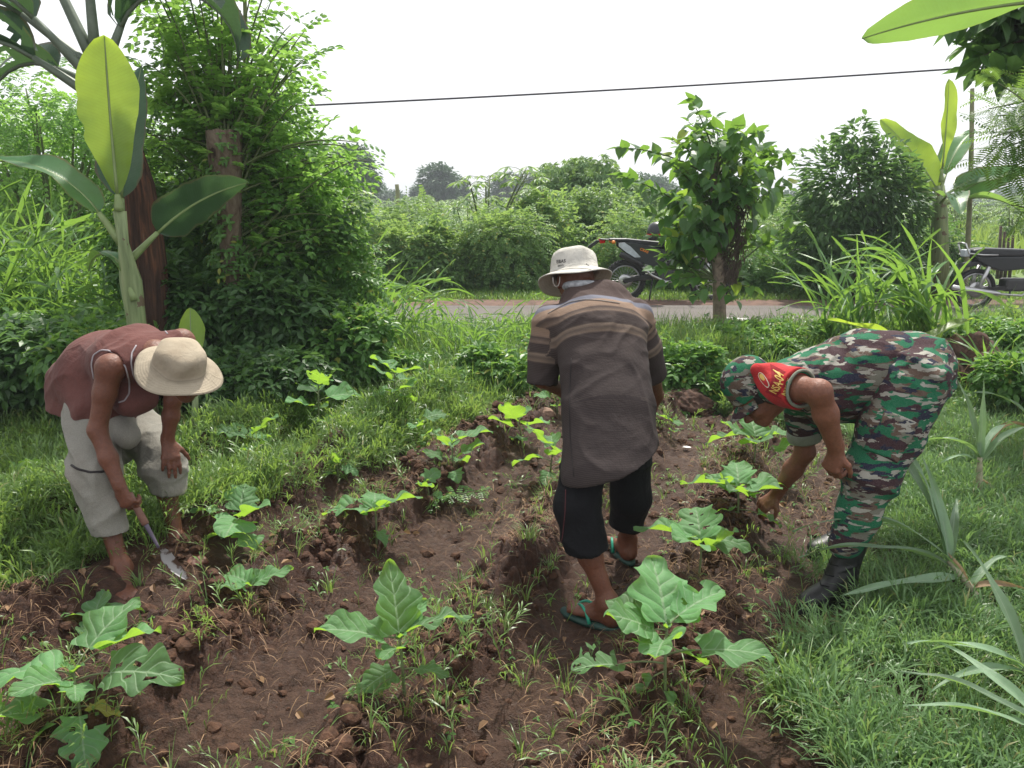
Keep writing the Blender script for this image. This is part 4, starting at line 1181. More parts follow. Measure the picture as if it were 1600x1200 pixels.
# ---- undergrowth: dark bushes at the left, between grass and trees
def bush(label, u, v, Y, ru, rv, n, tmpl, ls, mat, seed, name="bush", cat="bush", group=None, ry=None, **kw):
    c = P(u, v, Y); f = np.array([c[0], Y, float(height(c[0], Y, False)) if Y < 20 else 0.0])
    root = thing(name, label, cat, f, 0, group)
    h = c[2] - f[2]; r = np.random.default_rng(seed)
    cl = [(0, 0, h, ru, ry or ru * .8, rv)] + [(r.uniform(-.7, .7) * ru, r.uniform(-.5, .4) * ru, h + r.uniform(-.5, .55) * rv, ru * r.uniform(.35, .6), ru * .45, rv * r.uniform(.4, .7)) for _ in range(7)]
    V, F = limbs((0, 0, -.02), [(x, y, z + .3 * rz) for x, y, z, _, _, rz in cl], .018 * (1 + ru), seed, 5, 6)
    part("stems", V, F, M['twig'], root)
    V, F = crown(cl, n, tmpl, ls, seed, **kw); part("foliage", V, F, M[mat], root, smooth=False)
    return root
GL = "dark bushes at the left behind the stooping man"
bush("dark leafy bush left of the banana stem", 110, 540, 6.0, .7, .28, 2600, T_WEED, .14, 'weed', 201, group=GL)
bush("dark creeper-covered bush at the foot of the banana stems", 285, 500, 5.9, .33, .45, 2600, T_WEED, .12, 'darkleaf', 202, group=GL)
bush("dark bush at the foot of the cracked trunk", 440, 510, 6.1, .5, .42, 3400, T_WEED, .12, 'darkleaf', 203, group=GL)
bush("bush of small leaves right of the cracked trunk", 490, 450, 6.7, .45, .55, 2600, T_PIN, .16, 'weed', 204, group=GL)
bush("low dark bush at the far left edge", 20, 560, 5.6, .6, .3, 2400, T_WEED, .13, 'darkleaf', 205, group=GL)
bush("low leafy weeds behind the straw hat", 400, 590, 5.5, .55, .18, 2400, T_WEED, .10, 'darkleaf', 206, group=GL)
bush("low leafy weeds behind the maroon vest", 170, 560, 5.5, .55, .25, 2000, T_WEED, .11, 'weed', 207, group=GL)
bush("leafy thicket between the two dark trunks at the left", 300, 370, 7.2, .6, .7, 2400, T_PIN, .2, 'weed', 218, group=GL)
bush("leafy thicket behind the cracked trunk", 400, 330, 7.4, .6, .8, 2400, T_PIN, .2, 'pinnate', 219, group=GL)
bush("bushy weeds at the corner of the lawn, right of the dark bushes", 520, 540, 6.0, .4, .3, 2200, T_WEED, .10, 'weed', 208, group=GL)
bush("bright bush behind the tall grass at the left", 100, 290, 12.0, 1.6, .9, 2600, T_PIN, .26, 'pinnate', 209, group=GL)
bush("bright leafy bush showing under the hanging banana leaves", 60, 200, 10.5, 1.2, .8, 1500, T_PIN, .24, 'pinnate', 210, group=GL, gaps=.4)
bush("weedy clump on the left side of the centre man", 790, 590, 6.3, .35, .22, 1800, T_WEED, .10, 'weed', 211)
bush("low green weeds between the two shoulders, on the bank", 1070, 590, 6.2, .32, .28, 2200, T_WEED, .09, 'weed', 212)
for i_, (u_, v_, Y_, s_) in enumerate([(1055, 640, 5.9, .16), (1110, 620, 6.0, .2), (1160, 600, 6.2, .2), (1220, 560, 6.6, .22), (1010, 560, 6.9, .22), (1290, 540, 7.0, .25), (1385, 545, 7.1, .25), (840, 560, 7.2, .25), (700, 610, 6.2, .2), (625, 590, 6.3, .25)]):
    bush("small leafy weed clump on the bank, %s from the right" % "tenth ninth eighth seventh sixth fifth fourth third second first".split()[[7, 6, 5, 4, 3, 2, 1, 0, 8, 9].index(i_) if False else {6: 9, 5: 8, 3: 7, 2: 6, 1: 5, 0: 4, 4: 3, 7: 2, 8: 1, 9: 0}[i_]], u_, v_, Y_, s_, s_ * .8, int(4200 * s_), T_WEED, .085, 'weed', 500 + i_, group="leafy weed clumps on the bank")
bush("weeds climbing the foot of the heart-leaved tree", 1140, 560, 6.9, .4, .22, 2000, T_WEED, .09, 'weed', 213)
bush("leafy weeds along the bank above the soldier's cap", 1180, 535, 7.2, .5, .18, 2200, T_WEED, .09, 'weed', 214)
bush("weeds on the bank top right of the soldier", 1530, 525, 7.0, .5, .15, 2000, T_WEED, .09, 'weed', 215)
bush("leafy shrub at the right edge below the second motorcycle", 1595, 530, 7.6, .35, .2, 1800, T_PIN, .16, 'bushleaf', 216)
bush("weeds spilling down the brown bank at the right edge", 1590, 590, 5.6, .3, .18, 1300, T_WEED, .09, 'weed', 217)

# creeping ground cover over the bank (stuff)
x, y = rand_xy(int(60000 * q), -6.5, 6.5, 5.6, 9.9)
k = (rng.uniform(0, 1, len(x)) < (.12 + .75 * sstep(.4, .6, fbm(x * 1.4, y * 1.4, 401, 3))) * (1 - .5 * sstep(9, 9.8, y))) & ~soil_amount(x, y - .15)
x, y = x[k], y[k]; n_ = len(x); pz = on_ground(x, y); pz[:, 2] += rng.uniform(0.02, .20, n_) * sstep(.3, .65, fbm(x * 1.9, y * 1.9, 402, 2))
az = rng.uniform(0, 6.28, n_); d = np.stack([np.cos(az), np.sin(az), rng.uniform(-.5, .4, n_)], -1)
V, F = scatter(T_WEED[0], T_WEED[1], pz, frames(d, norm(np.stack([rng.normal(0, .4, n_), rng.normal(-.2, .4, n_), np.ones(n_)], -1))), rng.uniform(.035, .085, n_))
o = link("ground_cover", make_mesh("ground_cover", V, F, False), M['weed']); tag(o, "small-leaved creeping weeds covering the bank before the road", "weeds", kind="stuff")
# little broad-leaved weeds and dead leaves on the dug soil (stuff)
x, y = rand_xy(int(5200 * q), -2.4, 2.3, 1.6, 6.0); k = soil_amount(x, y) & (rng.uniform(0, 1, len(x)) < .05 + .7 * sstep(.5, .66, fbm(x * 2.3, y * 2.3, 421, 3))); x, y = x[k], y[k]; n_ = len(x)
az = rng.uniform(0, 6.28, n_); d = np.stack([np.cos(az), np.sin(az), rng.uniform(-.2, .3, n_)], -1); pz = on_ground(x, y); pz[:, 2] += .012
V, F = scatter(T_WEED[0], T_WEED[1], pz, frames(d, (0, 0, 1)), rng.uniform(.014, .042, n_)); o = link("small_weeds", make_mesh("small_weeds", V, F, False), M['weed']); tag(o, "tiny broad-leaved weeds sprinkled over the dug soil", "weeds", kind="stuff")
x, y = rand_xy(int(1500 * q), -2.5, 3.2, 1.6, 6.2); k = rng.uniform(0, 1, len(x)) < .1 + .6 * sstep(.45, .65, fbm(x * 2, y * 2, 431, 2)); x, y = x[k], y[k]; n_ = len(x)
az = rng.uniform(0, 6.28, n_); d = np.stack([np.cos(az), np.sin(az), rng.uniform(-.3, .3, n_)], -1); pz = on_ground(x, y); pz[:, 2] += .012
V, F = scatter(*t_simple(.5, .25), pz, frames(d, norm(np.stack([rng.normal(0, .5, n_), rng.normal(0, .5, n_), np.ones(n_)], -1))), rng.uniform(.02, .055, n_)); o = link("dead_leaves", make_mesh("dead_leaves", V, F, False), M['straw']); tag(o, "dead brown leaves lying on the bed", "dead leaves", kind="stuff")
# grass of the bank and of the far verge
x, y = rand_xy(int(110000 * q), -7, 7, 5.8, 10.0)
k = ~soil_amount(x, y - .1) & (rng.uniform(0, 1, len(x)) < (.25 + .8 * sstep(.38, .6, fbm(x * 1.7, y * 1.7, 411, 3))) * (1 - .6 * sstep(1.0, 1.6, x)) * (1 - .8 * sstep(9.5, 10, y)))
x, y = x[k], y[k]; cl = fbm(x * 1.2, y * 1.2, 412, 2)
L = rng.uniform(.16, .42, len(x)) * (.45 + 1.1 * cl) * (1 - (.15 + .55 * sstep(.8, 1.6, x)) * sstep(8.0, 9.6, y))
g = grass_object("bank_grass", on_ground(x, y), L, rng.uniform(.004, .009, len(x)), M['tallgrass']); g["label"] = "long bright grass on the bank in front of the road"; g["category"] = "grass"
x, y = rand_xy(int(70000 * q), -9, 9, 12.3, 16)
k = rng.uniform(0, 1, len(x)) < sstep(12.3, 13.0, y + .5 * (fbm(x, y, 5, 2) - .5)); x, y = x[k], y[k]
g = grass_object("verge_grass", np.stack([x, y, x * 0], -1), rng.uniform(.05, .16, len(x)), rng.uniform(.006, .012, len(x)), M['tallgrass']); g["label"] = "short grass verge on the far side of the road"; g["category"] = "grass"

# ------------------------------------------------------------------ beyond the road
GB = "bushes along the far side of the road"
for i, (u, v, Y, ru, rv, n, ml, lab) in enumerate([
    (600, 420, 14.5, .9, .75, 2600, 'bushleaf', "roadside bush behind the tall reeds"),
    (690, 410, 14.2, .65, .7, 2800, 'bushleaf', "roadside bush with dark hollow, left of the pair across the road"),
    (795, 405, 14.4, .8, .75, 3200, 'bushleaf', "yellow-green roadside bush just left of the white hat"),
    (850, 380, 15.5, .7, .9, 2600, 'bushleaf', "bush behind the white hat"),
    (1000, 395, 15.3, .9, .8, 2400, 'bushleaf', "bush behind the tail of the dark motorcycle"),
    (1080, 410, 14.3, .8, .6, 2200, 'weed', "dark bush behind the motorcycle seat"),
    (1200, 425, 14.0, .9, .5, 2200, 'weed', "low dark bush right of the heart-leaved tree trunk"),
    (1300, 440, 13.8, .9, .5, 2200, 'darkleaf', "low dark bush behind the reeds"),
    (1430, 420, 14.2, 1.0, .7, 2600, 'darkleaf', "dark bush under the far banana plant"),
    (520, 380, 15.0, 1.1, .9, 2600, 'bushleaf', "roadside bush seen through the tree shoots"),
    (650, 370, 17.0, 1.2, .8, 2400, 'cassava', "rounded bush behind the roadside pair"),
    (930, 350, 17.5, 1.1, .8, 2400, 'cassava', "rounded green bush above the white hat"),
    (1235, 370, 19.0, 1.2, .9, 2000, 'bushleaf', "pale bush between the heart-leaved tree and the round tree")]):
    bush(lab, u, v, Y, ru, rv, n, T_PIN if i % 2 == 0 else T_WEED, .20 if i % 2 == 0 else .15, ml, 300 + i, group=GB, shell=.45)
# big willow-like tree right of centre
foot = P(910, 420, 20.5); foot[2] = 0
tree("cassava_tree", "broad rounded drooping-leaved tree beyond the white hat, tallest of the field", "tree", foot, [(0, 0, 0), (0, 0, .8), (.1, 0, 1.3)], [.14, .12, .08],
     [rel(foot, 880, 310, 20.5, .9, .9, .8), rel(foot, 920, 295, 20.5, 1.0, .9, .75), rel(foot, 975, 320, 20.5, .9, .8, .7), rel(foot, 850, 340, 20.5, .6, .7, .6), rel(foot, 930, 360, 20.5, 1.3, 1, .8)],
     6000, T_PAL, .30, 'cassava', 'bark', 41, droop=.9, shell=.5)
# cassava plants of the field: one kind, copied
def cassava_proto(foot, h, seed):
    root = thing("cassava_plant", "x", "cassava plant", foot, 0, "cassava plants of the field beyond the road")
    r = np.random.default_rng(seed)
    items = []; S, D = [], []
    for k in range(5):
        a = r.uniform(0, 6.28); tip = np.array([math.cos(a) * .32 * h * (k > 0), math.sin(a) * .32 * h * (k > 0), h * r.uniform(.8, 1.0)])
        items.append(tube(curve_pts((0, 0, 0), tip * [.3, .3, .6], tip, 7), np.linspace(.022, .01, 7), 5))
        for j in range(17):
            f_ = r.uniform(.35, 1.0); aa = j * 2.4 + k; p0 = tip * [f_, f_, f_]
            dd = np.array([math.cos(aa), math.sin(aa), .5 * (f_ - .3)]); pl = r.uniform(.12, .3)
            items.append(tube([p0, p0 + dd * pl * .5 + [0, 0, .02], p0 + dd * pl], [.005, .004, .003], 4, cap=False))
            S.append(p0 + dd * pl); D.append(dd)
    V, F = join(*items); part("stem", V, F, M['twig'], root)
    S, D = np.array(S), np.array(D)
    V, F = scatter(T_PAL[0], T_PAL[1], S, frames(norm(D + [0, 0, -.25]), (0, 0, 1)), r.uniform(.26, .42, len(S))); part("foliage", V, F, M['cassava'], root, smooth=False)
    return root
protos = [cassava_proto((0, 0, 0), 1.55, 1), cassava_proto((0, 0, 0), 1.75, 2), cassava_proto((0, 0, 0), 1.4, 3)]
used = set(); r = np.random.default_rng(77); i = 0
spots = [(760, 15.6, 1.28, 1), (800, 19.0, 1.1, 1), (985, 17.2, 1.0, 0)]
rows_ = []; ords = "first second third fourth fifth sixth seventh eighth ninth tenth eleventh twelfth thirteenth fourteenth fifteenth sixteenth seventeenth eighteenth nineteenth twentieth".split()
for row in range(9):
    Y = 18 + row * 3.2 + .35 * row * row
    nn = 11 + row
    rows_ += [(row, c) for c in range(nn)]
    for c in range(nn):
        spots.append((330 + 1330 * (c + .5) / nn + r.normal(0, 22), Y + r.normal(0, .8), r.uniform(.86, 1.06), None))
words_r = ["first row", "second row", "third row", "fourth row", "fifth row", "sixth row", "seventh row", "eighth row", "ninth row"]
for j, (u, Y, s_, kk) in enumerate(spots):
    k = int(r.integers(0, 3)) if kk is None else kk
    if 1210 < u and Y < 21 and kk is None: continue
    o = protos[k] if k not in used else copy_tree(protos[k])
    used.add(k)
    o.location = (P(u, 400, Y)[0], Y, -.02); o.rotation_euler[2] = r.uniform(0, 6.28); o.scale = (s_ * 1.1, s_ * 1.1, s_)
    if j == 0: o["label"] = "tall cassava with umbrella-like leaf tiers standing above the roadside bushes"
    elif j == 1: o["label"] = "cassava with a bushy top just right of the tall tiered cassava"
    elif j == 2: o["label"] = "cassava plant behind the dark motorcycle's tail"
    else:
        rw, ci = rows_[j - 3]
        o["label"] = "leafy cassava plant, %s from the left in the %s beyond the roadside bushes" % (ords[ci], words_r[rw])
# far trees in the haze
def far_tree(label, u, v, Y, ru, rv, n, seed, ls, tall=1.0, name="distant_tree"):
    c = P(u, v, Y); f = np.array([c[0], Y, 0.0]); r = np.random.default_rng(seed)
    h = c[2]
    cl = [(0, 0, h, ru, ru, rv)] + [(r.uniform(-.6, .6) * ru, r.uniform(-.5, .5) * ru, h + r.uniform(-.5, .6) * rv, ru * r.uniform(.3, .55), ru * .5, rv * r.uniform(.3, .55)) for _ in range(7)]
    root = thing(name, label, "tree", f, 0, "hazy trees on the horizon")
    V, F = join(tube([(0, 0, 0), (0, 0, h * .5), (0, 0, h)], [.25, .2, .1], 7), limbs((0, 0, h * .5), [q_[:3] for q_ in cl], .12, seed, 5, 5))
    part("trunk", V, F, M['darkbark'], root)
    V, F = crown(cl, n, T_SIMPLE, ls, seed, shell=.4); part("crown", V, F, M['far'], root, smooth=False)
far_tree("bluish rounded tree on the horizon, largest of the hazy trees", 685, 290, 95, 2.3, 2.4, 6000, 1, .45)
far_tree("lighter lower tree touching the right of the big bluish tree", 712, 302, 100, 1.9, 1.7, 3000, 2, .45)
far_tree("small hazy tree left of the big bluish tree", 655, 305, 110, 1.2, 1.2, 1500, 3, .4)
far_tree("pale tree crown poking out behind the leafy shoots", 545, 270, 60, 2.0, 1.9, 3000, 4, .35)
far_tree("hazy tree right of the pale crown at the left", 575, 290, 75, 1.2, 1.3, 1600, 5, .35)
far_tree("low hazy tree line left of the banana spear", 600, 308, 120, 3.5, 1.0, 3000, 6, .45)
far_tree("hazy tree behind the umbrella-like cassava", 790, 295, 110, 2.5, 1.9, 3000, 7, .45)
far_tree("small hazy tree above the right of the field", 835, 285, 115, 1.5, 1.4, 1500, 8, .4)
far_tree("hazy tree group behind the heart-leaved tree", 1010, 300, 100, 4.0, 1.8, 4500, 9, .45)
far_tree("hazy tree seen between the heart-leaved and the round tree", 1240, 318, 120, 4.5, 1.6, 4500, 10, .5)
far_tree("hazy tree line behind the far banana plant", 1480, 325, 150, 8.5, 2.2, 6000, 11, .6)
far_tree("far dim tree line at the right edge", 1600, 320, 190, 14, 4.0, 7000, 12, .8)
far_tree("far dim tree line beyond the cassava field", 880, 312, 180, 17, 2.3, 8000, 13, .8)
far_tree("far dim tree line behind the leafy tree", 420, 308, 170, 16, 3.2, 7000, 14, .8)
# light green crop field to the right with stakes
x, y = rand_xy(26000 if not QUICK else 3000, 7, 40, 17, 60); k = x / y > .5
pz = np.stack([x, y, x * 0], -1)[k]
g = grass_object("crop_field", pz, rng.uniform(.7, 1.1, k.sum()), rng.uniform(.05, .09, k.sum()), M['field'], bend_var=(.05, .5)); g["label"] = "light green crop field behind the second motorcycle"; g["category"] = "crop field"
# ================================================================== bodies from smooth-blended volumes
from mathutils.bvhtree import BVHTree
A3 = lambda *p: np.array(p, float)
class Vol:
    def __init__(s, lo, hi, h=0.006):
        s.lo = np.asarray(lo, float); s.h = h
        s.n = np.ceil((np.asarray(hi) - s.lo) / h).astype(int) + 1
        s.d = np.full(s.n, 0.5, np.float32)
        s.ax = [(s.lo[i] + h * np.arange(s.n[i])).astype(np.float32) for i in range(3)]
    def blk(s, lo, hi):
        a = np.clip(((np.asarray(lo) - s.lo) / s.h).astype(int), 0, s.n); b = np.clip(((np.asarray(hi) - s.lo) / s.h).astype(int) + 2, 0, s.n)
        sl = tuple(slice(a[i], b[i]) for i in range(3))
        return sl, s.ax[0][sl[0]][:, None, None], s.ax[1][sl[1]][None, :, None], s.ax[2][sl[2]][None, None, :]
    def put(s, f, lo, hi, k, op):
        m = k + 0.02
        sl, x, y, z = s.blk(np.asarray(lo) - m, np.asarray(hi) + m)
        e = f(x, y, z); d = s.d[sl]
        if e.size == 0: return
        if op == 'u':
            r = np.minimum(d, e); r = r - (np.maximum(k - np.abs(d - e), 0) ** 2 / (4 * k) if k > 0 else 0)
        elif op == 's':
            e = -e; r = np.maximum(d, e); r = r + (np.maximum(k - np.abs(d - e), 0) ** 2 / (4 * k) if k > 0 else 0)
        s.d[sl] = r
    def cone(s, a, b, ra, rb, k=0.02, op='u'):
        a, b = np.asarray(a, float), np.asarray(b, float); ax = b - a; L2 = float(ax @ ax) + 1e-9; R = max(ra, rb)
        def f(x, y, z):
            px, py, pz = x - a[0], y - a[1], z - a[2]
            t = np.clip((px * ax[0] + py * ax[1] + pz * ax[2]) / L2, 0, 1)
            return np.sqrt((px - t * ax[0]) ** 2 + (py - t * ax[1]) ** 2 + (pz - t * ax[2]) ** 2) - (ra + (rb - ra) * t)
        s.put(f, np.minimum(a, b) - R, np.maximum(a, b) + R, k, op)
    def chain(s, pts, rs, k=0.02):
        for i in range(len(pts) - 1): s.cone(pts[i], pts[i + 1], rs[i], rs[i + 1], k)
    def ecap(s, a, b, wa, da, wb, db, side, k=0.03, op='u'):
        a, b = np.asarray(a, float), np.asarray(b, float); ax = b - a; L = np.linalg.norm(ax); u = ax / L
        sd = np.asarray(side, float); sd = norm(sd - u * (sd @ u)); fd = np.cross(u, sd); R = max(wa, wb, da, db)
        def f(x, y, z):
            px, py, pz = x - a[0], y - a[1], z - a[2]
            h = px * u[0] + py * u[1] + pz * u[2]; t = np.clip(h / L, 0, 1)
            qs = px * sd[0] + py * sd[1] + pz * sd[2]; qf = px * fd[0] + py * fd[1] + pz * fd[2]; qa = h - t * L
            w = wa + (wb - wa) * t; d = da + (db - da) * t; m = np.minimum(w, d)
            return (np.sqrt((qs / w) ** 2 + (qf / d) ** 2 + (qa / m) ** 2) - 1) * m
        s.put(f, np.minimum(a, b) - R, np.maximum(a, b) + R, k, op)
    def ell(s, c, r, X, Y_, k=0.02, op='u'):
        """radii r along axes X, Y_, X x Y_"""
        c = np.asarray(c, float); X = norm(X); Y_ = norm(np.asarray(Y_, float) - X * np.dot(X, Y_)); Z_ = np.cross(X, Y_); m = min(r)
        def f(x, y, z):
            px, py, pz = x - c[0], y - c[1], z - c[2]
            q = lambda w: px * w[0] + py * w[1] + pz * w[2]
            return (np.sqrt((q(X) / r[0]) ** 2 + (q(Y_) / r[1]) ** 2 + (q(Z_) / r[2]) ** 2) - 1) * m
        s.put(f, c - max(r), c + max(r), k, op)
    def plane_cut(s, p, n, k=0.004, lo=None, hi=None):
        """remove everything on the side n points to"""
        p, n = np.asarray(p, float), norm(n)
        sl, x, y, z = s.blk(s.lo if lo is None else lo, s.lo + s.n * s.h if hi is None else hi)
        e = (x - p[0]) * n[0] + (y - p[1]) * n[1] + (z - p[2]) * n[2]
        s.d[sl] = np.maximum(s.d[sl], e.astype(np.float32))
    def hollow(s, th, solid=None):
        d0 = s.d.copy() if solid is None else solid
        s.d = np.maximum(s.d, -(d0 + th))
    def sleeve(s, pts, rs, cut_p, cut_n, k=0.03, ki=0.03):
        """a limb of cloth with its own open end; keeps the uncut shape too, for hollowing"""
        if not hasattr(s, 'solid'): s.solid = s.d.copy()
        pts = [np.asarray(p, float) for p in pts]; R = max(rs) + .03
        sl, x, y, z = s.blk(np.min(pts, 0) - R - k, np.max(pts, 0) + R + k)
        e = None
        for i in range(len(pts) - 1):
            a, b, ra, rb = pts[i], pts[i + 1], rs[i], rs[i + 1]; ax = b - a; L2 = float(ax @ ax)
            px, py, pz = x - a[0], y - a[1], z - a[2]; t = np.clip((px * ax[0] + py * ax[1] + pz * ax[2]) / L2, 0, 1)
            d = np.sqrt((px - t * ax[0]) ** 2 + (py - t * ax[1]) ** 2 + (pz - t * ax[2]) ** 2) - (ra + (rb - ra) * t)
            e = d if e is None else np.minimum(e, d) - np.maximum(ki - np.abs(e - d), 0) ** 2 / (4 * ki)
        n = norm(cut_n); c = np.maximum(e, (x - cut_p[0]) * n[0] + (y - cut_p[1]) * n[1] + (z - cut_p[2]) * n[2])
        sm = lambda p, q_: np.minimum(p, q_) - np.maximum(k - np.abs(p - q_), 0) ** 2 / (4 * k)
        s.d[sl] = sm(s.d[sl], c); s.solid[sl] = sm(s.solid[sl], e)
    def copy(s):
        v = object.__new__(Vol); v.lo, v.h, v.n, v.ax, v.d = s.lo, s.h, s.n, s.ax, s.d.copy(); return v
    def mesh(s):
        d = s.d; d[0], d[-1], d[:, 0], d[:, -1], d[:, :, 0], d[:, :, -1] = (0.5,) * 6
        ins = d < 0
        any_ = ins[:-1, :-1, :-1].copy(); all_ = any_.copy()
        for i in (0, 1):
            for j in (0, 1):
                for k in (0, 1):
                    c = ins[i:d.shape[0] - 1 + i, j:d.shape[1] - 1 + j, k:d.shape[2] - 1 + k]; any_ |= c; all_ &= c
        act = any_ & ~all_; ids = np.argwhere(act)
        lut = np.full(act.shape, -1, np.int32); lut[act] = np.arange(len(ids))
        cor = {(i, j, k): d[ids[:, 0] + i, ids[:, 1] + j, ids[:, 2] + k] for i in (0, 1) for j in (0, 1) for k in (0, 1)}
        acc = np.zeros((len(ids), 3)); cnt = np.zeros(len(ids))
        for c0 in cor:
            for a in range(3):
                if c0[a] == 0:
                    c1 = list(c0); c1[a] = 1; c1 = tuple(c1)
                    d0, d1 = cor[c0], cor[c1]; m = (d0 < 0) != (d1 < 0)
                    t = np.where(m, d0 / np.where(m, d0 - d1, 1), 0)
                    p = np.tile(np.array(c0, float), (len(ids), 1)); p[:, a] = t
                    acc += p * m[:, None]; cnt += m
        V = s.lo + s.h * (ids + acc / cnt[:, None])
        Fs = []
        for a in range(3):
            b, c = (a + 1) % 3, (a + 2) % 3
            sl0 = [slice(None)] * 3; sl1 = [slice(None)] * 3; sl0[a] = slice(0, -1); sl1[a] = slice(1, None)
            e = ins[tuple(sl0)] != ins[tuple(sl1)]
            p = np.argwhere(e); p = p[(p[:, b] > 0) & (p[:, c] > 0)]
            first = ins[p[:, 0], p[:, 1], p[:, 2]]
            def g(db, dc):
                q_ = p.copy(); q_[:, b] -= db; q_[:, c] -= dc; return lut[q_[:, 0], q_[:, 1], q_[:, 2]]
            Q = np.stack([g(1, 1), g(0, 1), g(0, 0), g(1, 0)], -1)
            Q[~first] = Q[~first][:, ::-1]
            Fs.append(Q)
        return V, np.concatenate(Fs)

def vnormals(V, F):
    n = np.cross(V[F[:, 2]] - V[F[:, 0]], V[F[:, 3]] - V[F[:, 1]]); N = np.zeros_like(V)
    for i in range(4): np.add.at(N, F[:, i], n)
    return norm(N)

def relax(V, F, it=2, lam=0.5):
    e = np.concatenate([F[:, [0, 1]], F[:, [1, 2]], F[:, [2, 3]], F[:, [3, 0]]])
    cnt = np.bincount(e.ravel(), minlength=len(V))[:, None]
    for _ in range(it):
        S = np.zeros_like(V); np.add.at(S, e[:, 0], V[e[:, 1]]); np.add.at(S, e[:, 1], V[e[:, 0]])
        V = V + lam * (S / np.maximum(cnt, 1) - V)
    return V

def crease(V, d, freq, amp, seed, warp=0.6):
    """fold lines running across direction d"""
    d = norm(d); o = norm(np.cross(d, [0.31, 0.2, 0.93])); o2 = np.cross(d, o)
    a, b, c = V @ d, V @ o, V @ o2
    w = fbm(b * 4 + c * 3, a * 3, seed, 2) * warp * 3
    n = 1 - np.abs(2 * vnoise(a * freq + w * 2, b * freq * .28 + c * freq * .2, seed + 5) - 1)
    m = sstep(.3, .7, fbm(a * 5 + 3, b * 5 + c * 4, seed + 9, 2))
    return amp * (n ** 2 - .3) * m

def bvh(V, F): return BVHTree.FromPolygons([tuple(p) for p in V], [tuple(int(i) for i in f) for f in F])
def pxhit(tree_, u, v, off=0.0):
    r = ray(u, v); h = tree_.ray_cast(Vector((0, 0, CAM_H)), Vector(r).normalized(), 20)
    if h[0] is None: return None
    return np.array(h[0]) + np.array(h[1]) * off
def surface_line(tree_, pts, r, off=0.002, n=40, seg=6, closed=False):
    pts = np.array(pts, float); t_ = np.linspace(0, len(pts) - 1, n); i = np.arange(len(pts))
    out = [pxhit(tree_, np.interp(a, i, pts[:, 0]), np.interp(a, i, pts[:, 1]), off) for a in t_]
    out = np.array([o for o in out if o is not None])
    k = np.ones(3) / 3
    sm = out.copy(); sm[1:-1] = (out[:-2] + out[1:-1] + out[2:]) / 3
    return tube(sm, r, seg)

def text_mesh(body, size, xdir, ydir, origin, tree_, off=0.0025, depth=0.0):
    cu = bpy.data.curves.new("lettering", 'FONT'); cu.body = body; cu.size = size; cu.align_x = 'CENTER'; cu.align_y = 'CENTER'; cu.resolution_u = 3; cu.offset = size * 0.02
    ob = bpy.data.objects.new("lettering", cu); COL.objects.link(ob)
    dg = bpy.context.evaluated_depsgraph_get(); me = ob.evaluated_get(dg).to_mesh()
    V = np.array([v.co[:] for v in me.vertices]); F = [[i for i in p.vertices] for p in me.polygons]
    T = []
    for f in F:
        for i in range(1, len(f) - 1): T.append((f[0], f[i], f[i + 1]))
    bpy.data.objects.remove(ob); bpy.data.curves.remove(cu)
    xd, yd = norm(xdir), norm(ydir); nrm = np.cross(xd, yd)
    W = np.asarray(origin) + V[:, :1] * xd + V[:, 1:2] * yd
    out = []
    for p in W:
        h = tree_.ray_cast(Vector(p + nrm * .15), Vector(-nrm), .4)
        out.append(np.array(h[0]) + np.array(h[1]) * off if h[0] is not None else p)
    return np.array(out), np.array(T)

def patch(tree_, pts2, xdir, ydir, origin, off=0.002):
    """flat patch outline (list of x,y) dropped on a surface"""
    bm = bmesh.new(); vs = [bm.verts.new((x, y, 0)) for x, y in pts2]; bm.faces.new(vs)
    bmesh.ops.triangulate(bm, faces=bm.faces)
    bmesh.ops.subdivide_edges(bm, edges=bm.edges[:], cuts=3, use_grid_fill=True)
    bmesh.ops.triangulate(bm, faces=bm.faces); bm.verts.ensure_lookup_table()
    V = np.array([v.co[:] for v in bm.verts]); T = np.array([[v.index for v in f.verts] for f in bm.faces]); bm.free()
    xd, yd = norm(xdir), norm(ydir); nrm = np.cross(xd, yd); W = np.asarray(origin) + V[:, :1] * xd + V[:, 1:2] * yd; out = []
    for p in W:
        h = tree_.ray_cast(Vector(p + nrm * .15), Vector(-nrm), .4)
        out.append(np.array(h[0]) + np.array(h[1]) * off if h[0] is not None else p)
    return np.array(out), T

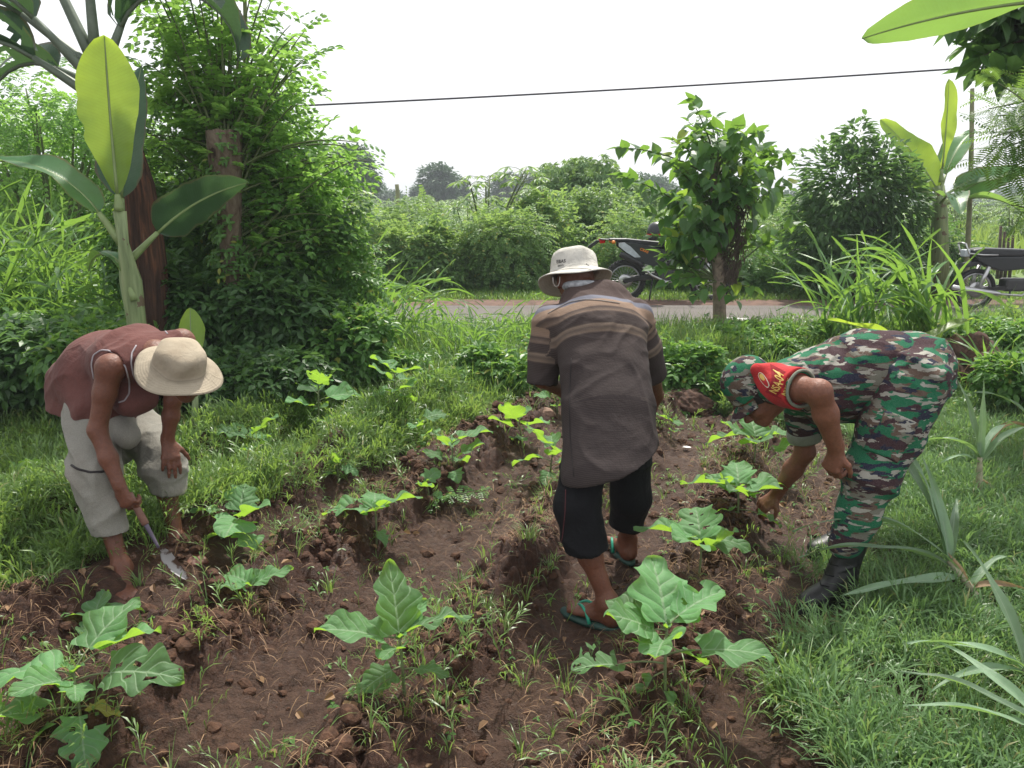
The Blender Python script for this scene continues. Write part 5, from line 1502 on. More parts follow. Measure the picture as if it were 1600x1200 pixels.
def head(v, c, up, fwd, neck_base, s=1.0):
    up = norm(up); fwd = norm(np.asarray(fwd) - up * np.dot(fwd, up)); sd = np.cross(fwd, up)
    q_ = lambda f, u, w=0: np.asarray(c) + (fwd * f + up * u + sd * w) * s
    v.ell(q_(-.005, .025), (.077 * s, .097 * s, .09 * s), sd, fwd, .02)
    v.ell(q_(.025, -.045), (.056 * s, .066 * s, .058 * s), sd, fwd, .03)
    v.ell(q_(.068, -.09), (.026 * s, .020 * s, .018 * s), sd, fwd, .03)          # chin
    v.ell(q_(.072, .022), (.050 * s, .022 * s, .012 * s), sd, fwd, .02)          # brow
    for w in (-1, 1):
        v.ell(q_(.055, -.03, .038 * w), (.022 * s, .026 * s, .02 * s), sd, fwd, .02)      # cheek
        v.ell(q_(.098, .002, .031 * w), (.017 * s, .014 * s, .011 * s), sd, fwd, .012, 's')  # socket
        v.ell(q_(.078, .001, .031 * w), (.013 * s, .012 * s, .011 * s), sd, fwd, .003)      # eyeball
        v.ell(q_(-.012, -.012, .078 * w), (.009 * s, .020 * s, .031 * s), sd, fwd - up * .2, .008)
        v.ell(q_(-.008, -.012, .087 * w), (.005 * s, .011 * s, .019 * s), sd, fwd, .006, 's')
    v.cone(q_(.088, .005), q_(.112, -.036), .008 * s, .013 * s, .012)
    for w in (-1, 1): v.ell(q_(.100, -.042, .011 * w), (.009 * s, .011 * s, .008 * s), sd, fwd, .006)
    v.ell(q_(.087, -.063), (.024 * s, .012 * s, .007 * s), sd, fwd, .006)
    v.ell(q_(.085, -.074), (.021 * s, .012 * s, .007 * s), sd, fwd, .006)
    v.cone(q_(-.025, -.05), neck_base, .054 * s, .062 * s, .03)

def hand(v, wrist, fdir, back, curls, thumb, s=1.0, spread=1.0, tcurl=0.4, k=0.006):
    """fdir: to the finger tips, back: out of the back of the hand, thumb: +1/-1 side"""
    fd = norm(fdir); bk = norm(np.asarray(back, float) - fd * np.dot(back, fd)); sd = np.cross(fd, bk) * thumb
    w = np.asarray(wrist, float)
    kn = w + fd * .088 * s
    v.ecap(w - fd * .02, kn - fd * .01, .026 * s, .020 * s, .038 * s, .014 * s, sd, .012)
    v.ell(w + fd * .035 * s + sd * .024 * s - bk * .008, (.030 * s, .017 * s, .016 * s), fd + sd * .4, sd, .012)
    for i, (o, L, cu) in enumerate(zip((.030, .0105, -.010, -.029), (.078, .086, .080, .062), curls)):
        p = kn + sd * o * s * 1.0 - fd * (.004 if i in (1, 2) else .010 + (.006 if i == 3 else 0)) * s
        d = norm(fd + sd * (o * 3.0 * spread)); a = cu * .35
        for j, (fr, r) in enumerate(((.46, .0095), (.30, .0085), (.24, .0075))):
            dd = d * math.cos(a) - bk * math.sin(a)
            e = p + dd * L * fr * s
            v.cone(p, e, r * s, (r - .0008) * s, k if j else .008); v.ell(p, (r * 1.08 * s,) * 3, fd, bk, .003)
            p = e; a += cu * (.45 if j == 0 else .3)
    p = w + fd * .022 * s + sd * .026 * s - bk * .006
    d = norm(fd * .62 + sd * .75 - bk * .25)
    for j, (L, r) in enumerate(((.040, .0125), (.032, .0105), (.026, .009))):
        e = p + d * L * s; v.cone(p, e, r * s, (r - .0012) * s, .008); p = e
        d = norm(d * math.cos(tcurl) + norm(fd * .8 - sd * .5 - bk * .6) * math.sin(tcurl))

def bare_foot(v, ankle, heel, toe, s=1.0):
    ankle, heel, toe = (np.asarray(a, float) for a in (ankle, heel, toe))
    d = norm(toe - heel); sd = norm(np.cross(d, [0, 0, 1])); up = np.cross(sd, d); L = np.linalg.norm(toe - heel)
    base = heel + up * .03
    v.ell(heel + d * .03 + up * .03, (.034, .030, .032), d, sd, .02)
    v.ecap(heel + d * .04 + up * .028, heel + d * (L - .055) + up * .018, .030, .030, .043, .018, sd, .025)
    v.cone(ankle, heel + d * .11 + up * .035, .036, .026, .03); v.cone(ankle, heel + d * .035 + up * .035, .036, .032, .03)
    for w in (-1, 1): v.ell(ankle + sd * w * .028 + up * -.004, (.014, .014, .014), d, sd, .012)
    for i, (o, Lt, r) in enumerate(((.032, .050, .0125), (.012, .050, .0095), (-.004, .045, .0088), (-.019, .040, .0084), (-.033, .032, .0082))):
        p = heel + d * (L - .062) + sd * o * foot_side[0] + up * .017
        m = p + d * Lt * .55 + up * .004; e = p + d * Lt - up * .004
        v.cone(p, m, r, r, .008); v.cone(m, e, r, r * .95, .004)
foot_side = [1]

def legline(kn, an, z):
    t_ = (kn[2] - z) / (kn[2] - an[2]); return kn + (an - kn) * t_

def skin_mat(name, base, dark):
    t = NT(name); v = t.coords("Object")
    n = t.noise(v, 7, 4); n2 = t.noise(v, 90, 4, .7)
    c = t.ramp(n, [(.3, dark), (.75, base)]); c = t.mix(.38, c, t.ramp(n2, [(.3, tuple(x * .6 for x in dark)), (.7, tuple(min(1, x * 1.25) for x in base))]))
    return t.done(t.bsdf(c, t.ramp(n2, [(.3, (.45, .45, .45)), (.8, (.65, .65, .65))]), .45, t.bump(t.math('ADD', n2, t.math('MULTIPLY', t.noise(v, 34, 4, .6, .6), 2.0)), .5, .004), sss=.12))
M['skin_dark'] = skin_mat("weathered_skin", (0.185, 0.068, 0.038), (0.11, 0.038, 0.021))
M['skin'] = skin_mat("tan_skin", (0.225, 0.09, 0.052), (0.145, 0.054, 0.03))
M['hair'] = plain("black_hair", (0.012, 0.01, 0.01), .6, var=.4, scale=120, bump=.5)

def cloth_mat(name, color, var=.18, weave=260, rough=.9, dirt=None, sc_=6, sheen=.05):
    t = NT(name); v = t.coords("Object"); n = t.noise(v, sc_, 4, .6); w = t.noise(v, weave, 2, .5)
    c = t.ramp(n, [(.3, tuple(x * (1 - var) for x in color)), (.7, tuple(min(1, x * (1 + var)) for x in color))])
    if dirt is not None: c = t.mix(t.math('MULTIPLY', t.ramp(t.noise(v, 3.2, 3), [(.5, (0, 0, 0)), (.72, (1, 1, 1))]), .6), c, dirt)
    c = t.mix(.12, c, t.ramp(w, [(.35, (0, 0, 0)), (.65, tuple(min(1, x * 1.6) for x in color))]))
    h = t.math('ADD', t.math('MULTIPLY', w, .12), t.math('ADD', t.noise(v, 22, 4, .6), t.math('MULTIPLY', t.noise(v, 10, 3, .5, 1.8), 1.6)))
    return t.done(t.bsdf(c, rough, .2, t.bump(h, .38, .012), sheen=sheen))

def garment(name, vol, mat, parent, attrs_fn=None, folds=(), it=1, th=None):
    V, F = vol.mesh(); V = relax(V, F, it)
    if folds:
        N = vnormals(V, F); dsp = 0
        for d, fr, am, sd in folds: dsp = dsp + crease(V, d, fr, am, sd)
        V = relax(V + N * np.asarray(dsp)[:, None], F, 3)
    at = attrs_fn(V) if attrs_fn else None
    part(name, V, F, mat, parent, attrs=at, local=False)
    return V, F

def bucket_hat(name, c, up, fwd, r, h, bw, drop, wave, mat, parent, under=None, flat=.93, ell_=1.12, seg=72, seams=True):
    """c: centre of the band; returns V,F in world space"""
    up = norm(up); fwd = norm(np.asarray(fwd) - up * np.dot(fwd, up)); sd = np.cross(fwd, up)
    prof = [(0.001, h)] + [(r * f, h * g) for f, g in ((.3, 1.0), (.55, .985), (.74, .94), (.88, .85), (.95, .7), (.98, .5), (1.0, .25), (1.03, .03))]
    nb = 7
    prof += [(r * 1.03 + bw * i / nb, -drop * (i / nb) ** 1.15) for i in range(1, nb + 1)]
    th = .0035
    prof += [(r * 1.03 + bw - .001, -drop - th)] + [(r * 1.0 + bw * i / nb, -drop * (i / nb) ** 1.15 - th) for i in range(nb - 1, 0, -1)]
    prof += [(r * .99, .0), (r * .97, .3 * h), (r * .93, .65 * h), (r * .8, .86 * h), (r * .4, .96 * h), (.001, .97 * h)]
    def ax(rr, z, a):
        f = np.clip((rr - r) / bw, 0, 1)
        z = z + wave(a) * f
        wob = 1 + .012 * math.sin(3 * a + 20 * z) + .006 * math.sin(7 * a + 1)
        dent = -.004 * math.sin(5 * a + 30 * z) * (1 if z > 0 else 0)
        rr = (rr + dent * (rr > .02)) * wob
        return c + fwd * rr * math.cos(a) * ell_ + sd * rr * math.sin(a) + up * z
    V, F = lathe(prof, seg, ax)
    hr = np.repeat([p_[0] if p_[1] <= 0 else 0 for p_ in prof], seg)
    o = part(name, V, F, mat, parent, attrs={'brim': hr, 'rise': np.repeat([p_[1] for p_ in prof], seg)}, local=False)
    return V, F, o

# ------------------------------------------------------------------ camouflage cloth
def camo_mat(name, sx=(5.5, 8, 15), rot=(0, 0, 0)):
    t = NT(name); v0 = t.coords("Object", sx, rot); v = t.coords("Object")
    wn_ = t.add("ShaderNodeTexNoise"); wn_.inputs["Scale"].default_value = 3.0; wn_.inputs["Detail"].default_value = 4; t.link(v0, wn_.inputs["Vector"])
    vm = t.add("ShaderNodeVectorMath", operation='MULTIPLY_ADD'); t.link(wn_.outputs["Color"], vm.inputs[0]); vm.inputs[1].default_value = (.55, .55, .55); t.link(v0, vm.inputs[2])
    vv = vm.outputs[0]
    def off(o):
        a = t.add("ShaderNodeVectorMath", operation='ADD'); t.link(vv, a.inputs[0]); a.inputs[1].default_value = (o, o * 1.7, -o); return a.outputs[0]
    def lay(o, s_, th): return t.math('GREATER_THAN', t.noise(off(o), s_, 1.5, .5), th)
    c = t.mix(lay(3, .95, .5), (0.155, 0.15, 0.118), (0.10, 0.064, 0.045))
    c = t.mix(lay(11, .75, .48), c, (0.006, 0.115, 0.05))
    c = t.mix(lay(23, .9, .545), c, (0.038, 0.014, 0.018))
    c = t.mix(lay(37, 1.2, .61), c, (0.010, 0.012, 0.032))
    c = t.mix(lay(51, 1.4, .61), c, (0.30, 0.29, 0.25))
    w = t.noise(v, 260, 2)
    c = t.mix(.06, c, t.ramp(w, [(.35, (0, 0, 0)), (.65, (.5, .5, .5))]))
    h = t.math('ADD', t.math('MULTIPLY', w, .1), t.noise(v, 20, 4, .6))
    return t.done(t.bsdf(c, .88, .2, t.bump(h, .4, .012)))

def hat_mat(name, color, dirt):
    """stitched cotton: rings of stitching on the brim, a band seam, soft creases and grime"""
    t = NT(name); v = t.coords("Object")
    br = t.add("ShaderNodeAttribute", attribute_name="brim").outputs["Fac"]; rs = t.add("ShaderNodeAttribute", attribute_name="rise").outputs["Fac"]
    ring = t.math('MULTIPLY', t.math('SINE', t.math('MULTIPLY', br, 2 * math.pi / .0095)), t.math('GREATER_THAN', br, .01))
    line = t.math('MULTIPLY', t.math('GREATER_THAN', ring, .8), .2)
    band = t.math('MULTIPLY', t.math('LESS_THAN', t.math('ABSOLUTE', t.math('SUBTRACT', rs, .006)), .003), .5)
    n = t.noise(v, 9, 4, .6); w = t.noise(v, 260, 2)
    c = t.ramp(n, [(.3, tuple(x * .82 for x in color)), (.7, tuple(min(1, x * 1.1) for x in color))])
    c = t.mix(t.math('MULTIPLY', t.ramp(t.noise(v, 6, 4), [(.48, (0, 0, 0)), (.7, (1, 1, 1))]), .45), c, dirt)
    c = t.mix(t.math('MAXIMUM', line, band), c, tuple(x * .55 for x in color))
    h = t.math('ADD', t.math('MULTIPLY', ring, -.04), t.math('ADD', t.math('MULTIPLY', w, .12), t.math('MULTIPLY', t.noise(v, 16, 4, .6, 1.2), 1.3)))
    return t.done(t.bsdf(c, .9, .2, t.bump(h, .55, .012)))
VH = .0055 if QUICK != '1' else .009
# ================================================================== centre man (seen from behind)
def person_centre():
    foot_ = G(945, 930)
    root = thing("person", "man seen from behind in white bucket hat, striped brown shirt, black shorts and green flip-flops", "person", foot_)
    Y0 = 3.0
    hipL, hipR = P(920, 645, 3.05), P(982, 640, 3.10)
    knL, knR = P(902, 790, 2.97), P(985, 775, 3.2)
    gl, gr = G(950, 980), G(993, 892)
    toeL, toeR = G(882, 957), G(957, 848)
    dl, dr = norm(toeL - gl), norm(toeR - gr)
    hlL, hlR = toeL - dl * .235 + A3(0, 0, .018), toeR - dr * .235 + A3(0, 0, .018)
    toeL, toeR = toeL + A3(0, 0, .018), toeR + A3(0, 0, .018)
    anL, anR = hlL + dl * .05 + A3(0, 0, .085), hlR + dr * .05 + A3(0, 0, .085)
    knL = P(902, 790, anL[1] * .5 + 3.05 * .5 - .03); knR = P(985, 775, anR[1] * .5 + 3.1 * .5 - .03)
    neck = P(918, 462, 3.45); hc = P(899, 438, 3.53)
    shL, shR = P(858, 502, 3.33), P(993, 496, 3.40)
    elL, elR = P(848, 592, 3.30), P(1018, 578, 3.48)
    wrL, wrR = P(880, 612, 3.50), P(1028, 620, 3.64)
    lo = np.min([gl, gr, toeL, hipL, shL, elL], 0) - .2; hi = np.max([shR, hc, elR, wrR], 0) + .25; lo[2] = -.06
    v = Vol(lo, hi, VH)
    for hp, kn, an in ((hipL, knL, anL), (hipR, knR, anR)):
        mid = kn * .5 + an * .5 + A3(-.012, -.01, 0)
        v.chain([hp, kn, mid, an], [.070, .050, .044, .031], .03)
    foot_side[0] = 1; bare_foot(v, anL, hlL, toeL)
    foot_side[0] = -1; bare_foot(v, anR, hlR, toeR)
    foot_side[0] = 1
    pel = (hipL + hipR) / 2; ch = P(938, 520, 3.30)
    side = norm(shR - shL)
    v.ecap(pel, ch, .15, .11, .155, .105, side, .04); v.ecap(ch, neck, .15, .09, .06, .06, side, .04)
    v.ecap(shL, shR, .05, .05, .05, .05, A3(0, 1, 0), .04)
    for sh, el, wr in ((shL, elL, wrL), (shR, elR, wrR)): v.chain([sh, el, wr], [.05, .038, .027], .02)
    hand(v, wrL, norm(A3(.3, .6, -.5)), A3(-.5, 0, .3), (1.2, 1.3, 1.3, 1.4), 1, s=.95)
    hand(v, wrR, norm(A3(-.2, .5, -.7)), A3(.7, .2, .1), (.9, 1.0, 1.1, 1.2), -1, s=.95)
    head(v, hc, A3(-.03, .30, .95), A3(-.1, .9, -.45), neck)
    V, F = v.mesh(); V = relax(V, F, 2); part("body", V, F, M['skin_dark'], root, local=False)
    # ---- shirt
    v = Vol(lo, hi, VH)
    hem = P(956, 745, 2.93)
    v.ecap(ch, pel, .185, .135, .178, .15, side, .03)
    v.ecap(pel, hem, .178, .15, .20, .165, side, .03)
    v.ecap(P(930, 476, 3.41), ch, .155, .10, .185, .135, side, .04)
    v.ecap(neck + A3(0, 0, -.02), P(930, 476, 3.41), .062, .065, .14, .09, side, .05)
    v.ecap(shL + A3(.01, 0, -.01), shR + A3(-.01, 0, -.01), .066, .06, .066, .06, A3(0, 1, 0), .05)
    cL, cR = elL + norm(elL - shL) * .01, elR + norm(elR - shR) * .03
    solid = v.d.copy()
    # hem rises to the right; sleeve ends; neck opening
    pL, pR = P(872, 765, 2.86), P(1036, 697, 2.95)
    hx = norm(pR - pL); hn = -norm(np.cross(hx, A3(0, 1, .05))); hn = hn if hn[2] < 0 else -hn
    v.plane_cut((pL + pR) / 2, hn); v.solid = solid
    v.sleeve([shL, (shL + cL) / 2, cL + norm(cL - shL) * .1], [.068, .068, .062], cL + norm(cL - shL) * .012, cL - shL)
    v.sleeve([shR, (shR + cR) / 2, cR + norm(cR - shR) * .1], [.066, .064, .058], cR + norm(cR - shR) * .012, cR - shR)
    v.hollow(.011, v.solid)
    tor = [P(925, 440, 3.5), P(930, 476, 3.41), ch, pel, hem, hem + (hem - pel) * .3]
    def stripe(V):
        best = np.full(len(V), 9.0); val = np.zeros(len(V)); acc = 0.0
        for a, b in zip(tor[:-1], tor[1:]):
            ax = b - a; L = np.linalg.norm(ax); t_ = np.clip(((V - a) @ ax) / L ** 2, 0, 1); dd = np.linalg.norm(V - a - t_[:, None] * ax, axis=1)
            m = dd < best; best[m] = dd[m]; val[m] = (acc + t_ * L)[m]; acc += L
        for sh, el, rr in ((shL, cL, .068), (shR, cR, .066)):
            ax = el - sh; L = np.linalg.norm(ax); t_ = ((V - sh) @ ax) / L ** 2; dd = np.linalg.norm(V - sh - np.clip(t_, 0, 1)[:, None] * ax, axis=1)
            m = (dd < rr + .01) & (t_ > .12); val[m] = .18 + (t_ * L)[m]
        return {"stripe": np.maximum(val - .125, 0)}
    V, F = garment("shirt", v, M['stripes'], root, stripe, [(A3(.25, .1, 1), 16, .011, 103), (A3(1, .2, .5), 13, .010, 108), (A3(.6, 0, -.8), 24, .007, 118), (A3(-.5, 0, .8), 20, .007, 128)], 1)
    bt = bvh(V, F)
    s1 = surface_line(bt, [(856, 490), (870, 482), (890, 472), (915, 468), (940, 470), (968, 474)], .0016)
    part("yoke_seam", s1[0], s1[1], M['seam'], root, local=False)
    s1 = surface_line(bt, [(893, 560), (890, 620), (891, 680), (897, 745)], .0016); part("side_seam", s1[0], s1[1], M['seamdark'], root, local=False)
    # collar cloth
    cpts = []
    for a in np.linspace(-2.3, 2.3, 16):
        cpts.append(neck + A3(-.022, .0, .040) + norm(A3(1, 0, 0)) * .072 * math.sin(a) + norm(A3(0, -1, .25)) * .070 * math.cos(a))
    V, F = tube(cpts, .017, 10); part("neck_cloth", V, F, M['neckcloth'], root, local=False)
    # ---- shorts
    v = Vol(lo, hi, VH)
    v.ecap(pel + A3(0, 0, .05), pel - A3(0, 0, .06), .15, .115, .155, .12, side, .03)
    v.cone((hipL + hipR) / 2, (knL + knR) / 2 + A3(0, 0, .16), .10, .05, .05); hmL = legline(knL, anL, P(0, 850, 2.9)[2]) + A3(-.022, 0, 0); hmR = legline(knR, anR, P(0, 838, 3.2)[2]) + A3(-.012, 0, 0)
    v.sleeve([hipL + A3(.01, .02, -.03), knL, hmL + (anL - knL) * .2], [.094, .086, .083], hmL, A3(.15, 0, -1), .02)
    v.sleeve([hipR, knR, hmR + (anR - knR) * .2], [.10, .082, .076], hmR, A3(-.1, 0, -1), .02)
    v.hollow(.014, v.solid)
    V, F = garment("shorts", v, M['black_cloth'], root, None, [(A3(.3, 0, 1), 15, .010, 31), (A3(1, .3, .2), 18, .008, 33)], 1)
    bt = bvh(V, F)
    s1 = surface_line(bt, [(884, 765), (883, 800), (879, 840), (873, 865)], .0014, .001); part("red_piping", s1[0], s1[1], M['redpipe'], root, local=False)
    # ---- hat
    up = norm(A3(-.10, .42, .90)); hb = hc + up * .028
    wv = lambda a: .012 * math.sin(2 * a + .6) + .016 * math.cos(a) * 1 - .006 * math.sin(3 * a)
    V, F, ho = bucket_hat("hat", hb, up, A3(-.1, .9, -.4), .102, .108, .058, .034, lambda a: -.012 * math.cos(2 * a) + .006 * math.sin(3 * a + 1), M['white_hat'], root, ell_=1.06)
    Q = F[0]; bt = bvh(V, Q)
    par = ho
    o0 = P(868, 404, 3.4); V1, T1 = text_mesh("EBAS", .021, A3(1, -.35, .06), A3(-.05, .25, 1), o0, bt); part("lettering", V1, T1, M['ink'], par, local=False)
    o0 = P(868, 410.5, 3.4); V1, T1 = text_mesh("sport", .014, A3(1, -.35, .06), A3(-.05, .25, 1), o0, bt); part("lettering", V1, T1, M['ink'], par, local=False)
    o0 = P(925, 411, 3.4); V1, T1 = patch(bt, [(-.004, .008), (.002, .004), (.001, .001), (.005, -.001), (.001, -.009), (-.002, -.004), (-.001, -.001), (-.005, .001)], A3(1, .3, 0), A3(0, .25, 1), o0); part("emblem", V1, T1, M['ink'], par, local=False)
    # stitched rings of the brim and the hanging chin cord
    s1 = surface_line(bt, [(863, 425), (880, 421), (898, 419), (918, 420), (936, 425)], .0012, .001, 30); part("hat_seam", s1[0], s1[1], M['seamgrey'], par, local=False)
    c0 = P(864, 437, 3.42); V1, F1 = tube([c0 + A3(0, 0, .01), c0 + A3(.001, 0, -.012), c0 + A3(.008, 0, -.026), c0 + A3(.016, 0, -.029), c0 + A3(.024, 0, -.024), c0 + A3(.029, 0, -.008), c0 + A3(.029, 0, .012)], .0016, 6)
    part("chin_cord", V1, F1, M['cord'], par, local=False)
    # ---- flip-flops
    for heel, toe, w_ in ((hlL, toeL, 1), (hlR, toeR, -1)):
        d = norm(toe - heel); sd = norm(np.cross(d, A3(0, 0, 1))); up_ = np.cross(sd, d)
        n = 28; out = []
        for i in range(n):
            a = 2 * math.pi * i / n; x = .5 - .5 * math.cos(a) ; ln = -math.cos(a) * .132
            wd = (.036 + .012 * math.sin(math.pi * (x * .9 + .1) - .5)) * math.copysign(abs(math.sin(a)) ** .7, math.sin(a))
            out.append((ln, wd))
        top_c = (heel + toe) / 2 + up_ * -.002
        V1 = np.array([top_c + d * a + sd * b for a, b in out] + [top_c - up_ * .016 + d * a + sd * b for a, b in out] + [top_c, top_c - up_ * .016])
        F3 = np.array([(i, (i + 1) % n, 2 * n) for i in range(n)] + [((i + 1) % n + n, i + n, 2 * n + 1) for i in range(n)]); F4 = np.array([(i, i + n, (i + 1) % n + n, (i + 1) % n) for i in range(n)])
        fl = part("flip_flop", V1, [F3, F4], M['ffsole'], root, local=False)
        plug = heel + d * .195 + sd * .020 * w_ + up_ * .012
        items = []
        for s_ in (-1, 1):
            e = heel + d * .105 + sd * .047 * s_ + up_ * -.002
            mid = (plug + e) / 2 + up_ * .058 + sd * .006 * s_
            items.append(tube(curve_pts(plug + up_ * .004, mid + up_ * .014, e, 9), np.linspace(.005, .0075, 9), 8))
        Vs, Fs_ = join(*items); part("strap", Vs, Fs_, M['ffstrap'], fl, local=False)

t = NT("striped_shirt"); at = t.add("ShaderNodeAttribute", attribute_name="stripe"); sv_ = at.outputs["Fac"]
v = t.coords("Object"); nz = t.noise(v, 5, 4)
sw = t.math('ADD', sv_, t.math('MULTIPLY', t.noise(v, 9, 2), .010))
def k_(x): return x / .75
bands = t.ramp(t.math('DIVIDE', sw, .75), [(0, (.070, .048, .043)), (k_(.052), (.072, .050, .045)), (k_(.054), (.17, .175, .215)), (k_(.078), (.15, .155, .19)), (k_(.084), (.27, .185, .13)), (k_(.122), (.235, .16, .115)), (k_(.13), (.050, .036, .032)), (k_(.15), (.17, .12, .09)), (k_(.158), (.042, .031, .029)),
     (k_(.192), (.048, .036, .033)), (k_(.198), (.22, .165, .125)), (k_(.212), (.10, .075, .06)), (k_(.228), (.19, .14, .105)), (k_(.234), (.045, .034, .032)), (k_(.40), (.030, .023, .023)), (1, (.036, .028, .028))])
ln = t.math('SINE', t.math('MULTIPLY', t.math('ADD', sv_, t.math('MULTIPLY', nz, .004)), 2 * math.pi / .0068))
lw = t.math('MULTIPLY', t.math('GREATER_THAN', ln, .3), t.math('MULTIPLY', t.noise(t.coords("Object", (1, 1, 1)), 11, 3), .55))
col = t.mix(t.math('MULTIPLY', lw, t.math('GREATER_THAN', sv_, .085)), bands, (.115, .09, .08))
col = t.mix(t.math('MULTIPLY', nz, .2), col, (.07, .055, .052))
wv_ = t.noise(v, 240, 2)
M['stripes'] = t.done(t.bsdf(col, .88, .2, t.bump(t.math('ADD', t.noise(v, 20, 4, .6), t.math('MULTIPLY', wv_, .15)), .45, .012)))
M['seam'] = cloth_mat("seam_light", (.30, .27, .25)); M['seamdark'] = cloth_mat("seam_dark", (.03, .025, .025)); M['seamgrey'] = cloth_mat("seam_grey", (.42, .40, .36))
M['neckcloth'] = cloth_mat("neck_cloth", (.30, .31, .33), var=.7, sc_=30); M['black_cloth'] = cloth_mat("black_cloth", (.006, .006, .0075), rough=.85, sheen=0)
M['redpipe'] = plain("red_piping", (.11, .015, .02), .7); M['white_hat'] = hat_mat("off_white_cotton", (.56, .54, .49), (.36, .33, .28))
M['ink'] = plain("black_ink", (.02, .02, .02), .7); M['cord'] = plain("white_cord", (.6, .57, .52), .7)
M['ffsole'] = plain("flip_flop_sole", (.02, .06, .05), .7); M['ffstrap'] = plain("flip_flop_strap", (.015, .27, .17), .4)
person_centre()

# ================================================================== stooping man with straw-coloured hat (left)
def person_left():
    foot_ = (G(185, 900) + G(280, 845)) / 2
    root = thing("person", "barefoot stooping man in cream sun hat, maroon sleeveless top and grey shorts, digging", "person", foot_)
    f_ = norm(A3(.74, -.67, 0)); sdr = norm(A3(-.67, -.74, 0))      # facing, and his right side (towards the camera)
    hipR, hipL = P(140, 640, 3.45), P(192, 634, 3.68)
    knR, knL = P(156, 745, 3.30), P(256, 722, 3.50)
    hR0, tR0 = G(176, 878), G(196, 908); hL0, tL0 = G(270, 830), G(312, 852)
    dR, dL = norm(A3(.50, -.86, 0)), norm(A3(.80, -.60, 0))
    tR = tR0 + A3(0, 0, .004); hR = tR - dR * .235; tL = tL0 + A3(0, 0, .004); hL = tL - dL * .235
    anR, anL = hR + dR * .05 + A3(0, 0, .075), hL + dL * .05 + A3(0, 0, .075)
    knR = P(152, 745, anR[1] * .55 + 3.45 * .45 - .05); knL = P(256, 722, anL[1] * .55 + 3.68 * .45 - .06)
    shR, shL = P(172, 575, 3.20), P(284, 534, 3.46)
    elR, elL = P(152, 672, 3.16), P(270, 625, 3.36)
    wrR, wrL = P(187, 760, 3.10), P(262, 688, 3.36)
    up = norm(A3(.30, -.36, .86)); hb = P(281, 572, 3.16); hc = hb - up * .028
    neck = P(243, 558, 3.30)
    pel = (hipR + hipL) / 2 + A3(-.02, .02, .03)
    allp = np.array([hipR, hipL, tR, tL, hR, hL, shR, shL, elR, wrR, hc])
    lo = allp.min(0) - .24; hi = allp.max(0) + .24; lo[2] = -.06
    v = Vol(lo, hi, VH)
    for hp, kn, an in ((hipR, knR, anR), (hipL, knL, anL)):
        mid = kn * .62 + an * .38 - f_ * .015
        v.chain([hp, kn, mid, an], [.085, .050, .042, .031], .03)
    foot_side[0] = 1; bare_foot(v, anR, hR, tR); foot_side[0] = -1; bare_foot(v, anL, hL, tL); foot_side[0] = 1
    ch = P(205, 555, 3.40); sacr = P(140, 590, 3.62)
    sdv = norm(shL - shR)
    v.ecap(pel, sacr, .12, .095, .115, .085, sdv, .04); v.ecap(sacr, ch, .115, .085, .125, .085, sdv, .04); v.ecap(ch, neck, .12, .085, .06, .055, sdv, .05)
    v.ecap(shR, shL, .05, .05, .05, .05, A3(0, 0, 1), .05)
    v.chain([shR, (shR * .6 + elR * .4), elR, elR * .5 + wrR * .5, wrR], [.056, .043, .035, .034, .025], .025)
    v.chain([shL, (shL * .6 + elL * .4), elL, elL * .6 + wrL * .4, wrL], [.055, .043, .034, .033, .025], .025)
    hfd = norm(A3(.36, -.10, -.90)); hbk = norm(A3(-.30, -.92, .0)); hbk = norm(hbk - hfd * np.dot(hbk, hfd))
    hand(v, wrR, hfd, hbk, (2.5, 2.6, 2.65, 2.7), 1, s=1.0, spread=.3, tcurl=.9)
    hand(v, wrL, norm(A3(.22, -.35, -.85)), norm(A3(.55, -.62, .35)), (.55, .45, .5, .7), -1, s=1.0, spread=1.2, tcurl=.2)
    head(v, hc, up, A3(.60, -.35, -.62), neck + A3(0, 0, .01))
    V, F = v.mesh(); V = relax(V, F, 1); part("body", V, F, M['skin_dark'], root, local=False)
    # ---- vest
    v = Vol(lo, hi, VH)
    b0 = P(108, 628, 3.62)
    v.ecap(P(126, 640, 3.60), P(130, 598, 3.64), .148, .12, .148, .12, sdv, .03)
    v.ecap(P(130, 598, 3.64), P(160, 562, 3.56), .148, .12, .155, .12, sdv, .04)
    v.ecap(P(160, 562, 3.56), ch, .155, .12, .16, .115, sdv, .04)
    v.ecap(ch, P(236, 560, 3.32), .16, .112, .09, .075, sdv, .05)
    v.ecap(P(200, 600, 3.36), P(215, 630, 3.28), .12, .09, .09, .05, sdv, .05)       # cloth hanging from the chest
    v.ecap(P(150, 600, 3.53), P(168, 636, 3.42), .15, .12, .14, .10, sdv, .10); v.ecap(P(140, 615, 3.60), P(144, 642, 3.56), .125, .10, .125, .10, sdv, .06)
    v.ecap(shR + sdv * .035, shL - sdv * .03, .062, .058, .062, .058, A3(0, 0, 1), .06)
    solid = v.d.copy()
    v.cone(shR + A3(-.01, -.01, -.005), elR, .076, .064, .006, 's'); v.cone(shR - sdv * .06, shR - sdv * .16, .085, .085, .004, 's')
    v.cone(shL + sdv * .03, elL, .062, .06, .006, 's')
    v.cone(neck + A3(.015, -.01, 0), hc, .066, .075, .008, 's')
    v.plane_cut(P(150, 650, 3.5), norm(A3(-.10, .02, -1)))
    v.hollow(.010, solid)
    V, F = garment("sleeveless_top", v, M['maroon'], root, None, [(A3(.6, -.3, -.7), 16, .010, 41), (A3(.5, .5, .7), 14, .009, 47)], 1)
    bt = bvh(V, F)
    s1 = surface_line(bt, [(147, 592), (143, 570), (146, 555), (158, 547), (172, 548), (186, 557), (197, 574), (202, 596), (202, 615), (195, 626), (186, 629)], .0034, .001, 60)
